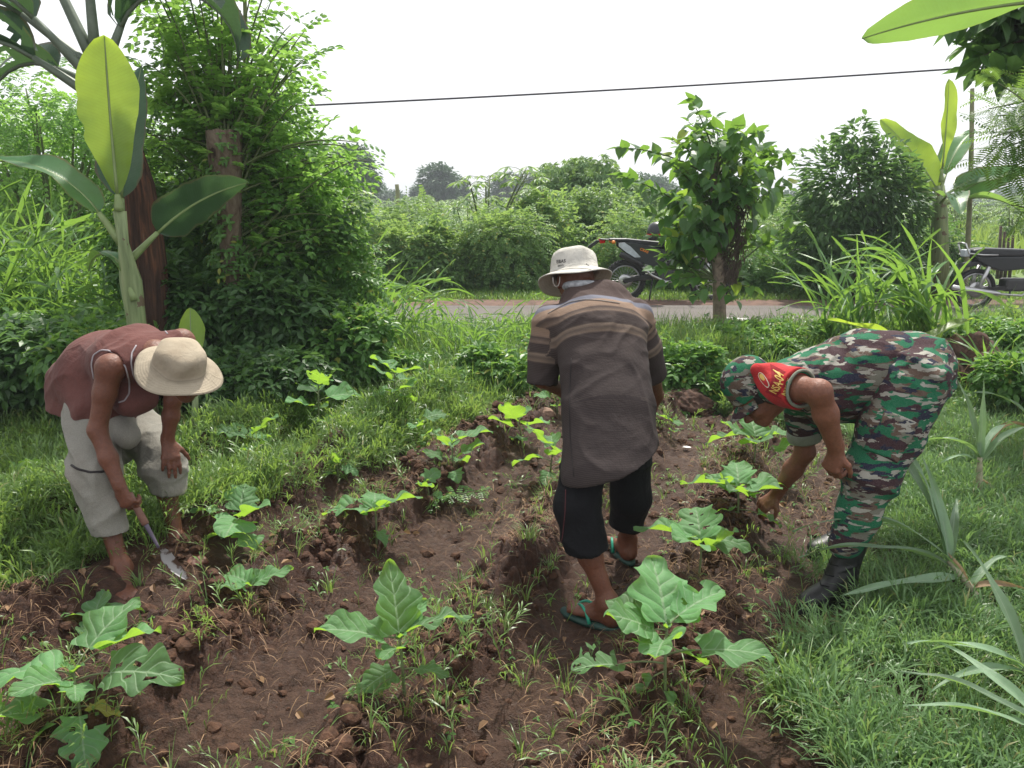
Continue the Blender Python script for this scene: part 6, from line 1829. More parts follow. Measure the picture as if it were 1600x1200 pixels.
    part("armhole_piping", s1[0], s1[1], M['piping'], root, local=False)
    s1 = surface_line(bt, [(213, 540), (206, 552), (205, 568), (208, 585), (216, 600), (226, 608)], .0034, .001, 40); part("neck_piping", s1[0], s1[1], M['piping'], root, local=False)
    s1 = surface_line(bt, [(234, 499), (246, 506), (256, 515), (262, 522)], .003, .001, 26); part("armhole_piping", s1[0], s1[1], M['piping'], root, local=False)
    # ---- shorts
    v = Vol(lo, hi, VH)
    v.ecap(pel + A3(-.01, 0, .06), pel - A3(0, 0, .08), .145, .125, .145, .12, sdv, .03)
    hmR = legline(knR, anR, P(0, 818, 3.2)[2]) + A3(-.008, 0, 0); v.cone((hipL + hipR) / 2, (knL + knR) / 2 + A3(0, 0, .16), .10, .05, .05); hmL = legline(knL, anL, P(0, 757, 3.5)[2])
    v.cone(P(168, 665, 3.5), P(188, 705, 3.50), .10, .05, .05)
    v.sleeve([hipR + A3(.0, 0, -.02), knR + A3(-.005, 0, 0), hmR + (anR - knR) * .2], [.112, .088, .071], hmR, A3(.08, -.1, -1))
    v.sleeve([hipL + A3(.0, 0, -.02), knL, hmL + (anL - knL) * .25], [.108, .082, .074], hmL, A3(-.05, -.1, -1))
    v.hollow(.014, v.solid)
    V, F = garment("shorts", v, M['grey_cloth'], root, None, [(A3(.25, 0, 1), 11, .030, 51), (A3(.8, .3, -.5), 11, .026, 57), (A3(-.6, .3, -.7), 17, .014, 59)], 1)
    bt = bvh(V, F)
    s1 = surface_line(bt, [(112, 727), (122, 733), (140, 738), (162, 737)], .005, .001, 24); part("dark_trim", s1[0], s1[1], M['seamdark'], root, local=False)
    # ---- hat
    V, F, ho = bucket_hat("hat", hb, up, A3(.60, -.35, -.62), .099, .094, .064, .030, lambda a: .014 * math.sin(2 * a + 1.2) + .007 * math.sin(3 * a) + .008 * math.sin(a), M['cream_hat'], root, ell_=1.05)
    bt = bvh(V, F[0])
    # ---- trowel: top-level thing held in the right hand
    tip = G(288, 886) + A3(0, 0, .012); neck_t = P(248, 856, tip[1] - .03)
    h0 = wrR + hfd * .085 - hbk * .030; ax = norm(neck_t - h0); h1 = h0 + ax * .10
    tr = thing("trowel", "small hand trowel with a wooden grip, blade in the soil, held by the stooping man", "trowel", h0)
    V, F = tube([h0 - ax * .045, h0 - ax * .04, h0, h1, h1 + ax * .004], [.008, .015, .014, .0155, .012], 14); part("handle", V, F, M['wood'], tr, local=False)
    V, F = tube(curve_pts(h1, (h1 + neck_t) / 2, neck_t, 8), [.0105, .0095, .009, .008, .0075, .007, .0065, .006], 10); part("shaft", V, F, M['taped'], tr, local=False)
    n = 12; m = 9; bd = norm(tip - neck_t); Lb = np.linalg.norm(tip - neck_t); sdx = norm(np.cross(bd, A3(0, -.5, 1))); upb = np.cross(sdx, bd)
    V = []
    for off in (0, -.0022):
        for i in range(n + 1):
            t_ = i / n; w = .025 * (min(1, (t_ / .25) ** .6)) * (min(1, ((1.03 - t_) / .45) ** .5)) + .005 * (t_ < .05)
            for j in range(m):
                s_ = -1 + 2 * j / (m - 1); V.append(neck_t + bd * Lb * t_ + sdx * w * s_ + upb * (.014 * s_ * s_ - .020 * math.sin(math.pi * t_) + off + .006))
    F = []; K = (n + 1) * m
    for o_ in (0, K):
        for i in range(n):
            for j in range(m - 1):
                q4 = (o_ + i * m + j, o_ + (i + 1) * m + j, o_ + (i + 1) * m + j + 1, o_ + i * m + j + 1); F.append(q4 if o_ == 0 else q4[::-1])
    part("blade", V, np.array(F), M['dirtysteel'], tr, local=False)
M['maroon'] = cloth_mat("maroon_cloth", (.125, .050, .043), var=.2); M['piping'] = plain("grey_piping", (.36, .33, .35), .8)
M['grey_cloth'] = cloth_mat("grey_khaki_cloth", (.235, .225, .195), var=.12, dirt=(.14, .11, .085)); M['cream_hat'] = hat_mat("cream_cotton", (.38, .325, .245), (.22, .17, .115))
M['wood'] = plain("worn_wood", (.20, .10, .075), .6, var=.3, scale=30); M['taped'] = plain("painted_shaft", (.10, .08, .12), .5)
t = NT("dirty_steel"); v = t.coords("Object"); n = t.noise(v, 22, 4)
M['dirtysteel'] = t.done(t.bsdf(t.ramp(n, [(.48, (.42, .41, .42)), (.56, (.09, .05, .035))]), t.ramp(n, [(.48, (.4,) * 3), (.56, (.9,) * 3)]), .5, t.bump(n, .3, .004), metallic=.0))
person_left()

# ================================================================== soldier (right)
def person_soldier():
    foot_ = (G(1330, 930) + G(1335, 870)) / 2
    root = thing("person", "soldier in green camouflage uniform, black boots and red armband, bending down to a seedling", "person", foot_)
    hipN, hipF = P(1425, 598, 3.12), P(1420, 600, 3.42)
    knN, knF = P(1360, 745, 3.00), P(1352, 745, 3.46)
    toeN, toeF = G(1250, 958), G(1262, 872)
    dN, dF = norm(A3(-.90, -.42, 0)), norm(A3(-.95, -.30, 0))
    hlN, hlF = toeN - dN * .28, toeF - dF * .28
    anN, anF = hlN + dN * .07 + A3(0, 0, .10), hlF + dF * .07 + A3(0, 0, .10)
    pel = P(1424, 580, 3.27); mid = P(1345, 578, 3.27); ch = P(1278, 598, 3.25)
    shN, shF = P(1212, 602, 3.07), P(1248, 612, 3.42)
    elN, wrN = P(1280, 612, 2.86), P(1306, 702, 2.92)
    elF, wrF = P(1258, 706, 3.46), P(1213, 772, 3.62)
    hc = P(1189, 617, 3.14); upH = norm(A3(-.66, .12, .62)); fH = norm(A3(-.62, -.05, -.78))
    neck = P(1238, 592, 3.22)
    allp = np.array([hipN, hipF, toeN, toeF, hlN, hlF, hc, wrF, wrN, elN])
    lo = allp.min(0) - .26; hi = allp.max(0) + .26; lo[2] = -.06; hi[2] = 1.25
    sdv = A3(.10, 1, 0)
    v = Vol(lo, hi, VH)
    v.ecap(pel, mid, .13, .11, .13, .10, sdv, .04); v.ecap(mid, ch, .13, .10, .14, .10, sdv, .04); v.ecap(ch, neck, .13, .09, .06, .06, sdv, .04)
    v.cone(shN, shF, .05, .05, .05)
    v.chain([hipN, knN, anN], [.085, .055, .04], .03); v.chain([hipF, knF, anF], [.085, .055, .04], .03)
    v.chain([shN, shN * .5 + elN * .5, elN, elN * .62 + wrN * .38, wrN], [.056, .052, .043, .044, .030], .025)
    v.chain([shF, elF, elF * .6 + wrF * .4, wrF], [.052, .042, .043, .029], .025)
    hand(v, wrN, norm(A3(-.12, .1, -1)), norm(A3(-.8, -.55, 0)), (2.2, 2.3, 2.3, 2.3), -1, s=1.02, spread=.3, tcurl=.8)
    hand(v, wrF, norm(A3(-.62, .05, -.62)), norm(A3(-.35, -.5, .7)), (1.2, 1.3, 1.5, 1.6), -1, s=1.02, spread=.5, tcurl=.6)
    head(v, hc, upH, fH, neck, s=1.0)
    V, F = v.mesh(); V = relax(V, F, 1); part("body", V, F, M['skin'], root, local=False)
    # hair: close crop showing under the cap
    fo = norm(fH - upH * np.dot(fH, upH)); sd = np.cross(fo, upH)
    v = Vol(hc - .16, hc + .16, .005)
    v.ell(hc + upH * .020 - fo * .008, (.0795, .097, .088), sd, fo, 0)
    v.plane_cut(hc + upH * -.028 - fo * .02, -upH + fo * .35); v.plane_cut(hc + fo * .045, fo)
    V, F = v.mesh(); V = relax(V, F, 1); part("hair", V, F, M['hair'], root, local=False)
    # ---- jacket
    v = Vol(lo, hi, VH)
    v.ecap(P(1385, 578, 3.27), mid, .185, .165, .185, .16, sdv, .03); v.ecap(mid, ch, .185, .16, .18, .14, sdv, .04)
    v.ecap(ch, P(1236, 590, 3.22), .17, .13, .085, .085, sdv, .05)
    v.ecap(P(1340, 615, 3.27), P(1290, 628, 3.26), .15, .115, .13, .09, sdv, .05)
    v.ecap(shN + A3(.02, .03, 0), shF + A3(.0, -.03, 0), .075, .07, .075, .07, A3(1, 0, 0), .06)
    sN = shN * .38 + elN * .62
    sF = P(1258, 684, 3.45)
    solid = v.d.copy()
    v.cone(neck + A3(-.01, 0, -.0), hc, .07, .085, .008, 's')
    dn_ = norm(elN - shN); df_ = norm(sF - shF); v.solid = solid
    v.sleeve([shN, sN + dn_ * .08], [.076, .066], sN, dn_); v.sleeve([shF, sF + df_ * .08], [.078, .068], sF, df_)
    v.hollow(.011, v.solid)
    V, F = garment("camouflage_jacket", v, M['camo'], root, None, [(A3(1, 0, .25), 13, .014, 61), (A3(.4, .2, 1), 15, .010, 67)], 1)
    # rolled cuffs
    def ring(c_, d, r, rr, name, mat, wid=1.0):
        u = norm(np.cross(d, A3(0, .2, 1))); w = np.cross(d, u); pr = []
        n_, m_ = 40, 10; Vv = []
        for i in range(n_):
            a = 2 * math.pi * i / n_; o = u * math.cos(a) + w * math.sin(a)
            for j in range(m_):
                b = 2 * math.pi * j / m_; Vv.append(c_ + o * (r + rr * math.cos(b) + .002 * math.sin(3 * a)) + d * rr * wid * math.sin(b))
        Ff = [(i * m_ + j, i * m_ + (j + 1) % m_, ((i + 1) % n_) * m_ + (j + 1) % m_, ((i + 1) % n_) * m_ + j) for i in range(n_) for j in range(m_)]
        part(name, Vv, np.array(Ff), mat, root, local=False)
    ring(sF - df_ * .018, df_, .070, .007, "rolled_cuff", M['camopale'], 3.6)
    ring(sN, dn_, .070, .0055, "sleeve_edge", M['camopale'], 1.1)
    # ---- armband over the near sleeve
    v = Vol(lo, hi, .0045 if not QUICK else .008)
    a0 = shN + dn_ * .015; a1 = sN - dn_ * .012
    v.ecap(a0 - dn_ * .10, a1 + dn_ * .08, .080, .088, .083, .083, A3(0, .2, 1), 0)
    v.cone(a0 - dn_ * .03 + A3(0, 0, .03), a0 + norm(A3(-.75, .1, .55)) * .105, .056, .026, .03)
    sol = v.d.copy(); v.plane_cut(a1, dn_); v.plane_cut(a0 - dn_ * .020 + A3(-.015, 0, .0), norm(-dn_ + A3(.0, 0, -1.0)))
    Va, Fa = garment("red_armband", v, M['red'], root, None, [], 1)
    ao = root.children[-1] if False else [o for o in root.children if o.name.startswith("red_armband")][-1]
    bt = bvh(Va, Fa)
    # lettering runs up the band
    pa, pb = pxhit(bt, 1214, 612), pxhit(bt, 1231, 584)
    if pa is not None and pb is not None:
        xd = norm(P(1229, 578, 3.0) - P(1214, 616, 3.0)); view = norm(ray(1220, 597)); yd = norm(np.cross(-view, xd)) ; yd = norm(P(1200, 592, 3.0) - P(1215, 598, 3.0)); yd = norm(yd - xd * np.dot(xd, yd))
        c0 = P(1216, 598, 2.98)
        pw, ph = .098, .052
        V1, T1 = patch(bt, [(-pw / 2, -ph / 2), (pw / 2, -ph / 2), (pw / 2, ph / 2), (-pw / 2, ph / 2)], xd, yd, c0, .003); part("name_patch", V1, T1, M['reddark'], ao, local=False)
        V1, T1 = text_mesh("NSA-04", .024, xd, yd, c0 + yd * .011, bt, .0048); part("lettering", V1, T1, M['gold'], ao, local=False)
        V1, T1 = text_mesh("ARESUK", .0185, xd, yd, c0 - yd * .012, bt, .0048); part("lettering", V1, T1, M['gold'], ao, local=False)
        c1 = P(1196, 598, 2.98); xe = norm(P(1203, 606, 3) - P(1190, 586, 3)); ye = norm(np.cross(norm(-view), xe))
        eo = [(.027 * math.cos(a) , .012 * math.sin(a)) for a in np.linspace(0, 2 * math.pi, 16, endpoint=False)]
        V1, T1 = patch(bt, eo, xe, ye, c1, .0015); part("emblem", V1, T1, M['pale'], ao, local=False)
        V1, T1 = patch(bt, [(x * .86 - .001, y * .8) for x, y in eo], xe, ye, c1, .0026); part("emblem_field", V1, T1, M['red'], ao, local=False)
        V1, T1 = patch(bt, [(x * .45 - .008, y * .62 + .001) for x, y in eo], xe, ye, c1, .0036); part("emblem_mark", V1, T1, M['gold'], ao, local=False)
    # ---- trousers
    v = Vol(lo, hi, VH)
    v.ell(pel + A3(-.01, 0, .005), (.152, .17, .155), A3(1, 0, 0), A3(0, 1, 0), .03)
    v.ecap(pel, P(1368, 585, 3.27), .175, .155, .165, .145, sdv, .05)
    v.chain([hipN, hipN * .5 + knN * .5, knN, P(1340, 805, 2.98), anN + A3(0, 0, .15)], [.138, .124, .102, .072, .060], .03)
    v.chain([hipF, hipF * .5 + knF * .5, knF, P(1342, 800, 3.5), anF + A3(0, 0, .15)], [.135, .112, .092, .070, .060], .03)
    ref = v.copy()
    V, F = garment("camouflage_trousers", v, M['camo2'], root, None, [(A3(.3, 0, 1), 13, .018, 81), (A3(1, 0, -.3), 12, .013, 87), (A3(-.4, .2, 1), 24, .007, 89)], 1)
    # cargo pocket on the near thigh
    pc = P(1385, 682, 2.98); dt = norm(knN - hipN); w_ = norm(A3(dt[2], 0, -dt[0])) ; fy = np.cross(dt, w_)
    v = ref; v.d = v.d - .011
    for nn, ds in ((dt, .085), (-dt, .085), (w_, .058), (-w_, .058)): v.plane_cut(pc + nn * ds, nn)
    v.plane_cut(pc + A3(0, .10, 0), A3(0, 1, 0))
    V, F = v.mesh(); V = relax(V, F, 1); k = V[:, 1] < hipN[1] - .02
    part("cargo_pocket", V, F, M['camo3'], root, local=False)
    # ---- cap
    v = Vol(hc - .20, hc + .22, .0045)
    cb = hc + upH * .042
    v.ecap(cb - upH * .008, cb + upH * .050, .0925, .110, .089, .104, sd, .0)
    sol = v.d.copy(); v.plane_cut(cb - upH * .012 + fo * 0, -upH + fo * .10)
    V, F = v.mesh(); V = relax(V, F, 2); V = V + vnormals(V, F) * crease(V, upH, 30, .005, 91)[:, None]
    cp = part("cap", V, F, M['camo3'], root, local=False)
    V = []; n, m = 16, 6
    for off in (0, -.004):
        for i in range(n + 1):
            a = math.radians(-68 + 136 * i / n)
            for j in range(m + 1):
                rr = j / m; R = 1.0 + .62 * rr * max(0, math.cos(a)) ** .7
                V.append(cb - upH * (.006 + .034 * rr * (1 - .3 * math.cos(a)) - off) + fo * .100 * R * math.cos(a) * 1.0 + sd * .085 * (1 + .05 * rr) * math.sin(a) + upH * (-.012) * abs(math.sin(a)))
    F = []; K = (n + 1) * (m + 1)
    for o_ in (0, K):
        for i in range(n):
            for j in range(m):
                q4 = (o_ + i * (m + 1) + j, o_ + i * (m + 1) + j + 1, o_ + (i + 1) * (m + 1) + j + 1, o_ + (i + 1) * (m + 1) + j); F.append(q4 if o_ == 0 else q4[::-1])
    for i in range(n): F.append((i * (m + 1) + m, K + i * (m + 1) + m, K + (i + 1) * (m + 1) + m, (i + 1) * (m + 1) + m))
    part("visor", V, np.array(F), M['camo3'], cp, local=False)
    # ---- boots
    for heel, toe, an, d, r_top in ((hlN, toeN, anN, dN, 0), (hlF, toeF, anF, dF, 0)):
        sd_ = norm(np.cross(d, A3(0, 0, 1))); L = np.linalg.norm(toe - heel)
        kt = knN if an is anN else knF
        shaft = an + norm(kt - an) * .21
        v = Vol(np.minimum(heel, toe) - .14, np.maximum(heel, toe) + A3(.16, .16, .36), .005)
        z = A3(0, 0, 1)
        v.ecap(heel + d * .04 + z * .055, heel + d * (L - .10) + z * .050, .036, .042, .048, .036, sd_, .02)
        v.ell(heel + d * (L - .065) + z * .046, (.066, .048, .036), d, sd_, .03)
        v.ell(heel + d * .035 + z * .06, (.036, .036, .045), d, sd_, .02)
        v.chain([heel + d * .07 + z * .07, an + z * .02, shaft], [.050, .053, .062], .03)
        v.cone(an + z * .01, heel + d * .16 + z * .06, .050, .036, .03)
        v.plane_cut(shaft, norm(shaft - an)); v.plane_cut(heel + z * .020, -z)
        V, F = v.mesh(); V = relax(V, F, 1); V = V + vnormals(V, F) * (crease(V, z, 34, .006, 95) * sstep(.08, .14, V[:, 2] - heel[2]))[:, None]
        bo = part("boot", V, F, M['boot'], root, local=False)
        out = []
        for i in range(30):
            a = 2 * math.pi * i / 30; c_, s_ = math.cos(a), math.sin(a)
            x = (L / 2 + .004) * c_; wd = (.040 + .012 * sstep(-.02, .08, x) - .004 * sstep(-.05, -.1, x)) * math.copysign(abs(s_) ** .75, s_); out.append((x, wd))
        cc = (heel + toe) / 2
        V1 = np.array([cc + z * .024 + d * a + sd_ * b for a, b in out] + [cc - z * .006 + d * a + sd_ * b for a, b in out] + [cc + z * .024, cc - z * .006])
        n = 30; F3 = np.array([(i, (i + 1) % n, 2 * n) for i in range(n)] + [((i + 1) % n + n, i + n, 2 * n + 1) for i in range(n)]); F4 = np.array([(i, i + n, (i + 1) % n + n, (i + 1) % n) for i in range(n)])
        part("sole", V1, [F3, F4], M['rubber'], bo, smooth=False, local=False)
        lac = []
        for i in range(6):
            f_ = i / 5; c_ = (heel + d * .175 + z * .10) * (1 - f_) + (shaft + d * .055) * f_
            lac.append(tube([c_ - sd_ * .026 - d * .012, c_ + d * .006, c_ + sd_ * .026 - d * .012 + z * .01], .0022, 5))
        V1, F1 = join(*lac); part("laces", V1, F1, M['black_cloth'], bo, local=False)
M['camo'] = camo_mat("camouflage_cloth", (8.5, 14, 30), (0, .35, 0)); M['camo2'] = camo_mat("camouflage_trouser_cloth", (8.5, 14, 34), (0, .15, 0)); M['camo3'] = camo_mat("camouflage_small_panels", (12, 16, 28), (0, .3, .4))
M['camopale'] = cloth_mat("grey_green_lining", (.20, .22, .17)); M['red'] = cloth_mat("red_cloth", (.42, .028, .03), var=.1); M['reddark'] = cloth_mat("dark_red_cloth", (.24, .012, .018), var=.1)
M['gold'] = plain("gold_thread", (.62, .42, .10), .6); M['pale'] = plain("pale_thread", (.62, .58, .45), .7)
M['boot'] = plain("black_leather", (.010, .010, .011), .47, var=.3, scale=40, bump=.15); M['rubber'] = plain("black_rubber", (.012, .012, .012), .7)
person_soldier()
# ================================================================== motorcycles
def wheel(parent, c, R, tyre_r, rim_r, knobs=True, name="wheel", spokes=28):
    it = [lathe_y(c, [(rim_r + .012, -.03), (rim_r + .03, -.045), (R - .015, -.045), (R, -.028), (R, .028), (R - .015, .045), (rim_r + .03, .045), (rim_r + .012, .03), (rim_r + .012, -.03)], 48)]
    if knobs:
        for i in range(36):
            a = 2 * math.pi * i / 36; d = A3(math.cos(a), 0, math.sin(a)); Rm = np.stack([d, A3(0, 1, 0), np.cross(d, A3(0, 1, 0))], -1)
            for y in (-.026, 0, .026): it.append(box(np.asarray(c) + d * (R - .006) + A3(0, y + .006 * (i % 2), 0), (.030, .018, .026), Rm))
    w = part(name, *join(*it), M['rubber'], parent, smooth=not knobs)
    V, F = lathe_y(c, [(rim_r - .012, -.018), (rim_r + .014, -.022), (rim_r + .014, .022), (rim_r - .012, .018), (rim_r - .012, -.018)], 48); part("rim", V, F, M['alloy'], w)
    it = []
    for i in range(spokes):
        a = 2 * math.pi * i / spokes; d = A3(math.cos(a), 0, math.sin(a)); b = a + .25 * (1 if i % 2 else -1)
        it.append(tube([np.asarray(c) + A3(math.cos(b) * .03, .02 * (-1) ** (i // 2), math.sin(b) * .03), np.asarray(c) + d * rim_r], .0022, 4, cap=False))
    V, F = join(*it); part("spokes", V, F, M['steel'], w)
    V, F = lathe_y(c, [(.001, -.05), (.032, -.05), (.035, -.02), (.028, 0), (.035, .02), (.032, .05), (.001, .05)], 20); part("hub", V, F, M['blackmetal'], w)
    V, F = lathe_y(np.asarray(c) + A3(0, -.055, 0), [(.05, -.002), (.11, -.002), (.11, .002), (.05, .002), (.05, -.002)], 30); part("brake_disc", V, F, M['steel'], w)
    return w
def lathe_y(c, prof, seg):
    c = np.asarray(c, float)
    return lathe(prof, seg, lambda r, y, a: tuple(c + A3(r * math.cos(a), y, r * math.sin(a))))

def trail_bike(loc):
    b = thing("motorcycle", "dark trail motorcycle with orange lettering, parked on the verge behind the heart-leaved tree", "motorcycle", loc)
    R = .325
    wheel(b, (0, 0, R), R, .04, .235, name="rear_wheel"); wheel(b, (1.36, 0, R + .01), R + .01, .04, .25, name="front_wheel")
    g = lambda *a, **k: part(*a, **k)
    V, F = join(prism([(0.0, .30), (-.05, .33), (0, .37), (.30, .42), (.52, .46), (.54, .38), (.30, .345)], .05, y0=-.09, bev=.008), prism([(0.0, .30), (-.05, .33), (0, .37), (.30, .42), (.52, .46), (.54, .38), (.30, .345)], .05, y0=.09, bev=.008)); part("swingarm", V, F, M['blackmetal'], b, smooth=False)
    V, F = join(tube([(.50, 0, .42), (.46, 0, .62), (.42, 0, .82), (.2, 0, .88)], .022, 8), tube([(.42, 0, .82), (.75, 0, .86), (1.02, 0, .93)], .025, 8), tube([(1.02, 0, .90), (.92, 0, .60), (.80, 0, .36), (.52, 0, .34)], .022, 8), tube([(1.0, 0, .98), (1.05, 0, .86)], .035, 10))
    part("frame", V, F, M['blackmetal'], b)
    V, F = join(tube([(.40, .0, .70), (.28, 0, .44)], .035, 12)); part("shock", V, F, M['steel'], b)
    V, F = join(box((.68, 0, .40), (.34, .22, .20), bev=.03), box((.76, 0, .56), (.16, .18, .20), np.array(Matrix.Rotation(-.25, 3, 'Y')), .02), lathe_y((.60, -.12, .40), [(.001, -.015), (.075, -.012), (.085, .01), (.085, .03)], 20),
                *[box((.76 + .02 * math.sin(i), 0, .50 + .025 * i), (.20, .22, .008), np.array(Matrix.Rotation(-.25, 3, 'Y'))) for i in range(6)])
    part("engine", V, F, M['enginegrey'], b, smooth=False)
    V, F = tube([(.84, -.06, .58), (.95, -.10, .45), (.86, -.13, .33), (.62, -.14, .32), (.40, -.13, .42), (.2, -.12, .60)], .02, 8); part("exhaust_pipe", V, F, M['steel'], b)
    V, F = tube([(.26, -.14, .56), (.22, -.14, .59), (.0, -.145, .70), (-.10, -.145, .745), (-.11, -.145, .75)], [.02, .045, .05, .045, .03], 14); part("muffler", V, F, M['blackmetal'], b)
    # tail: fender, side cover with pale panel
    V, F = prism([(-.42, .985), (-.10, .96), (.25, .93), (.42, .88), (.30, .87), (-.05, .915), (-.30, .955), (-.42, .965)], .16, bev=.01); part("rear_fender", V, F, M['panel'], b, smooth=False)
    V, F = prism([(-.30, .95), (-.42, .93), (-.55, .83), (-.60, .84), (-.60, .86), (-.46, .96)], .07, bev=.006); part("plate_holder", V, F, M['blackmetal'], b, smooth=False)
    for s_ in (-1, 1):
        V, F = prism([(-.14, .93), (.08, .925), (.40, .86), (.62, .80), (.66, .70), (.56, .60), (.42, .56), (.20, .62), (.02, .74), (-.14, .86)], .03, y0=.105 * s_, bev=.01); part("side_panel", V, F, M['panel'], b, smooth=False)
        V, F = prism([(-.13, .915), (-.04, .925), (.06, .86), (.22, .70), (.13, .695), (.0, .77), (-.13, .87)], .012, y0=.125 * s_, bev=.003); part("pale_panel", V, F, M['silverplastic'], b, smooth=False)
        V, F = prism([(.55, .95), (.88, 1.0), (1.02, .96), (1.10, .78), (.96, .66), (.80, .74), (.62, .80)], .03, y0=.15 * s_, bev=.01); part("tank_shroud", V, F, M['panel'], b, smooth=False)
        V, F = tube([(1.06, .11 * s_, 1.02), (1.17, .11 * s_, .80), (1.26, .10 * s_, .60)], [.024, .024, .026], 10)
        V2, F2 = tube([(1.26, .10 * s_, .60), (1.37, .10 * s_, .32)], .030, 10); V, F = join((V, F), (V2, F2)); part("fork_leg", V, F, M['steel'], b)
    V, F = prism([(-.28, .985), (.0, .985), (.3, .955), (.55, .93), (.72, .96), (.72, .90), (.45, .86), (.2, .90), (-.28, .96)], .20, bev=.02); part("seat", V, F, M['seatblack'], b, smooth=False)
    V, F = prism([(.62, .93), (.72, 1.02), (.90, 1.04), (1.0, .99), (1.0, .88), (.7, .86)], .24, bev=.04); part("fuel_tank", V, F, M['panel'], b, smooth=False)
    V, F = prism([(-.43, .975), (-.33, .965), (-.33, .915), (-.41, .905)], .10, bev=.006); part("tail_light", V, F, M['redlens'], b, smooth=False)
    for s_ in (-1, 1):
        V, F = tube([(-.22, .08 * s_, .935), (-.22, .15 * s_, .935), (-.22, .17 * s_, .935), (-.22, .21 * s_, .935), (-.22, .225 * s_, .935)], [.008, .010, .028, .028, .010], 10); part("turn_signal", V, F, M['orangelens'], b)
    V, F = prism([(1.10, .70), (1.30, .76), (1.60, .68), (1.72, .60), (1.60, .64), (1.30, .72), (1.05, .66)], .13, bev=.01); part("front_fender", V, F, M['panel'], b, smooth=False)
    V, F = join(tube([(1.0, -.38, 1.16), (1.0, -.2, 1.13), (1.03, 0, 1.06), (1.0, .2, 1.13), (1.0, .38, 1.16)], .013, 8), tube([(1.0, -.38, 1.16), (1.0, -.26, 1.14)], .019, 8), tube([(1.0, .38, 1.16), (1.0, .26, 1.14)], .019, 8)); part("handlebar", V, F, M['blackmetal'], b)
    V, F = prism([(1.12, 1.12), (1.2, 1.05), (1.22, .88), (1.13, .86), (1.08, 1.0)], .18, bev=.02); part("headlight_mask", V, F, M['panel'], b, smooth=False)
    V, F = tube([(.42, -.11, .36), (.36, -.20, .015)], .012, 7); part("side_stand", V, F, M['blackmetal'], b)
    V, F = join(tube([(.56, -.12, .31), (.66, -.22, .31)], .014, 6), tube([(.0, -.07, .325), (.52, -.07, .36)], .010, 5)); part("footpeg", V, F, M['steel'], b)
    bt = BVHTree.FromPolygons([(x, -.121, z) for x, z in ((-2, 0), (2, 0), (2, 2), (-2, 2))], [(0, 1, 2, 3)])
    V1, T1 = text_mesh("CRAS", .058, A3(1, 0, -.42), A3(.42, 0, 1), A3(.27, -.12, .80), bt, .004); part("lettering", V1, T1, M['orangelens'], b, smooth=False)
    return b
M['alloy'] = plain("alloy_rim", (.35, .35, .36), .35, .8, var=.05); M['enginegrey'] = plain("engine_grey", (.05, .05, .052), .5, .4)
M['panel'] = plain("dark_plastic", (.022, .026, .028), .38, var=.1); M['silverplastic'] = plain("pale_plastic", (.45, .50, .54), .4); M['seatblack'] = plain("seat_vinyl", (.025, .028, .032), .45, var=.1)
M['redlens'] = plain("red_lens", (.5, .012, .012), .2); M['orangelens'] = plain("orange_lens", (.70, .22, .02), .4)
M['visor'] = plain('smoked_visor', (.12, .13, .14), .15)
mb = P(976, 445, 12.7); trail_bike((mb[0], 12.7, .0))
# helmet hanging at the handlebar of the trail bike
hp = P(1027, 362, 12.5)
h_ = thing("helmet", "dark helmet resting on the tank of the trail motorcycle", "helmet", hp)
V, F = lathe([(.001, .15), (.06, .145), (.11, .10), (.135, .03), (.135, -.05), (.12, -.11), (.105, -.13), (.10, -.10), (.11, -.03), (.1, .05), (.001, .12)], 28); V[:, 0] *= 1.15
part("shell", V, F, M['panel'], h_)
V, F = lathe([(.137, -.02), (.140, .0), (.138, .05), (.128, .08)], 40); m_ = np.array([all(V[i][0] > .02 for i in f) for f in F[0]]); V[:, 0] *= 1.16; part("visor_shield", V, F[0][m_], M['visor'], h_)
V, F = lathe([(.139, -.05), (.141, -.045), (.140, -.03)], 40); V[:, 0] *= 1.15; part("red_stripe", V, F, M['redlens'], h_)


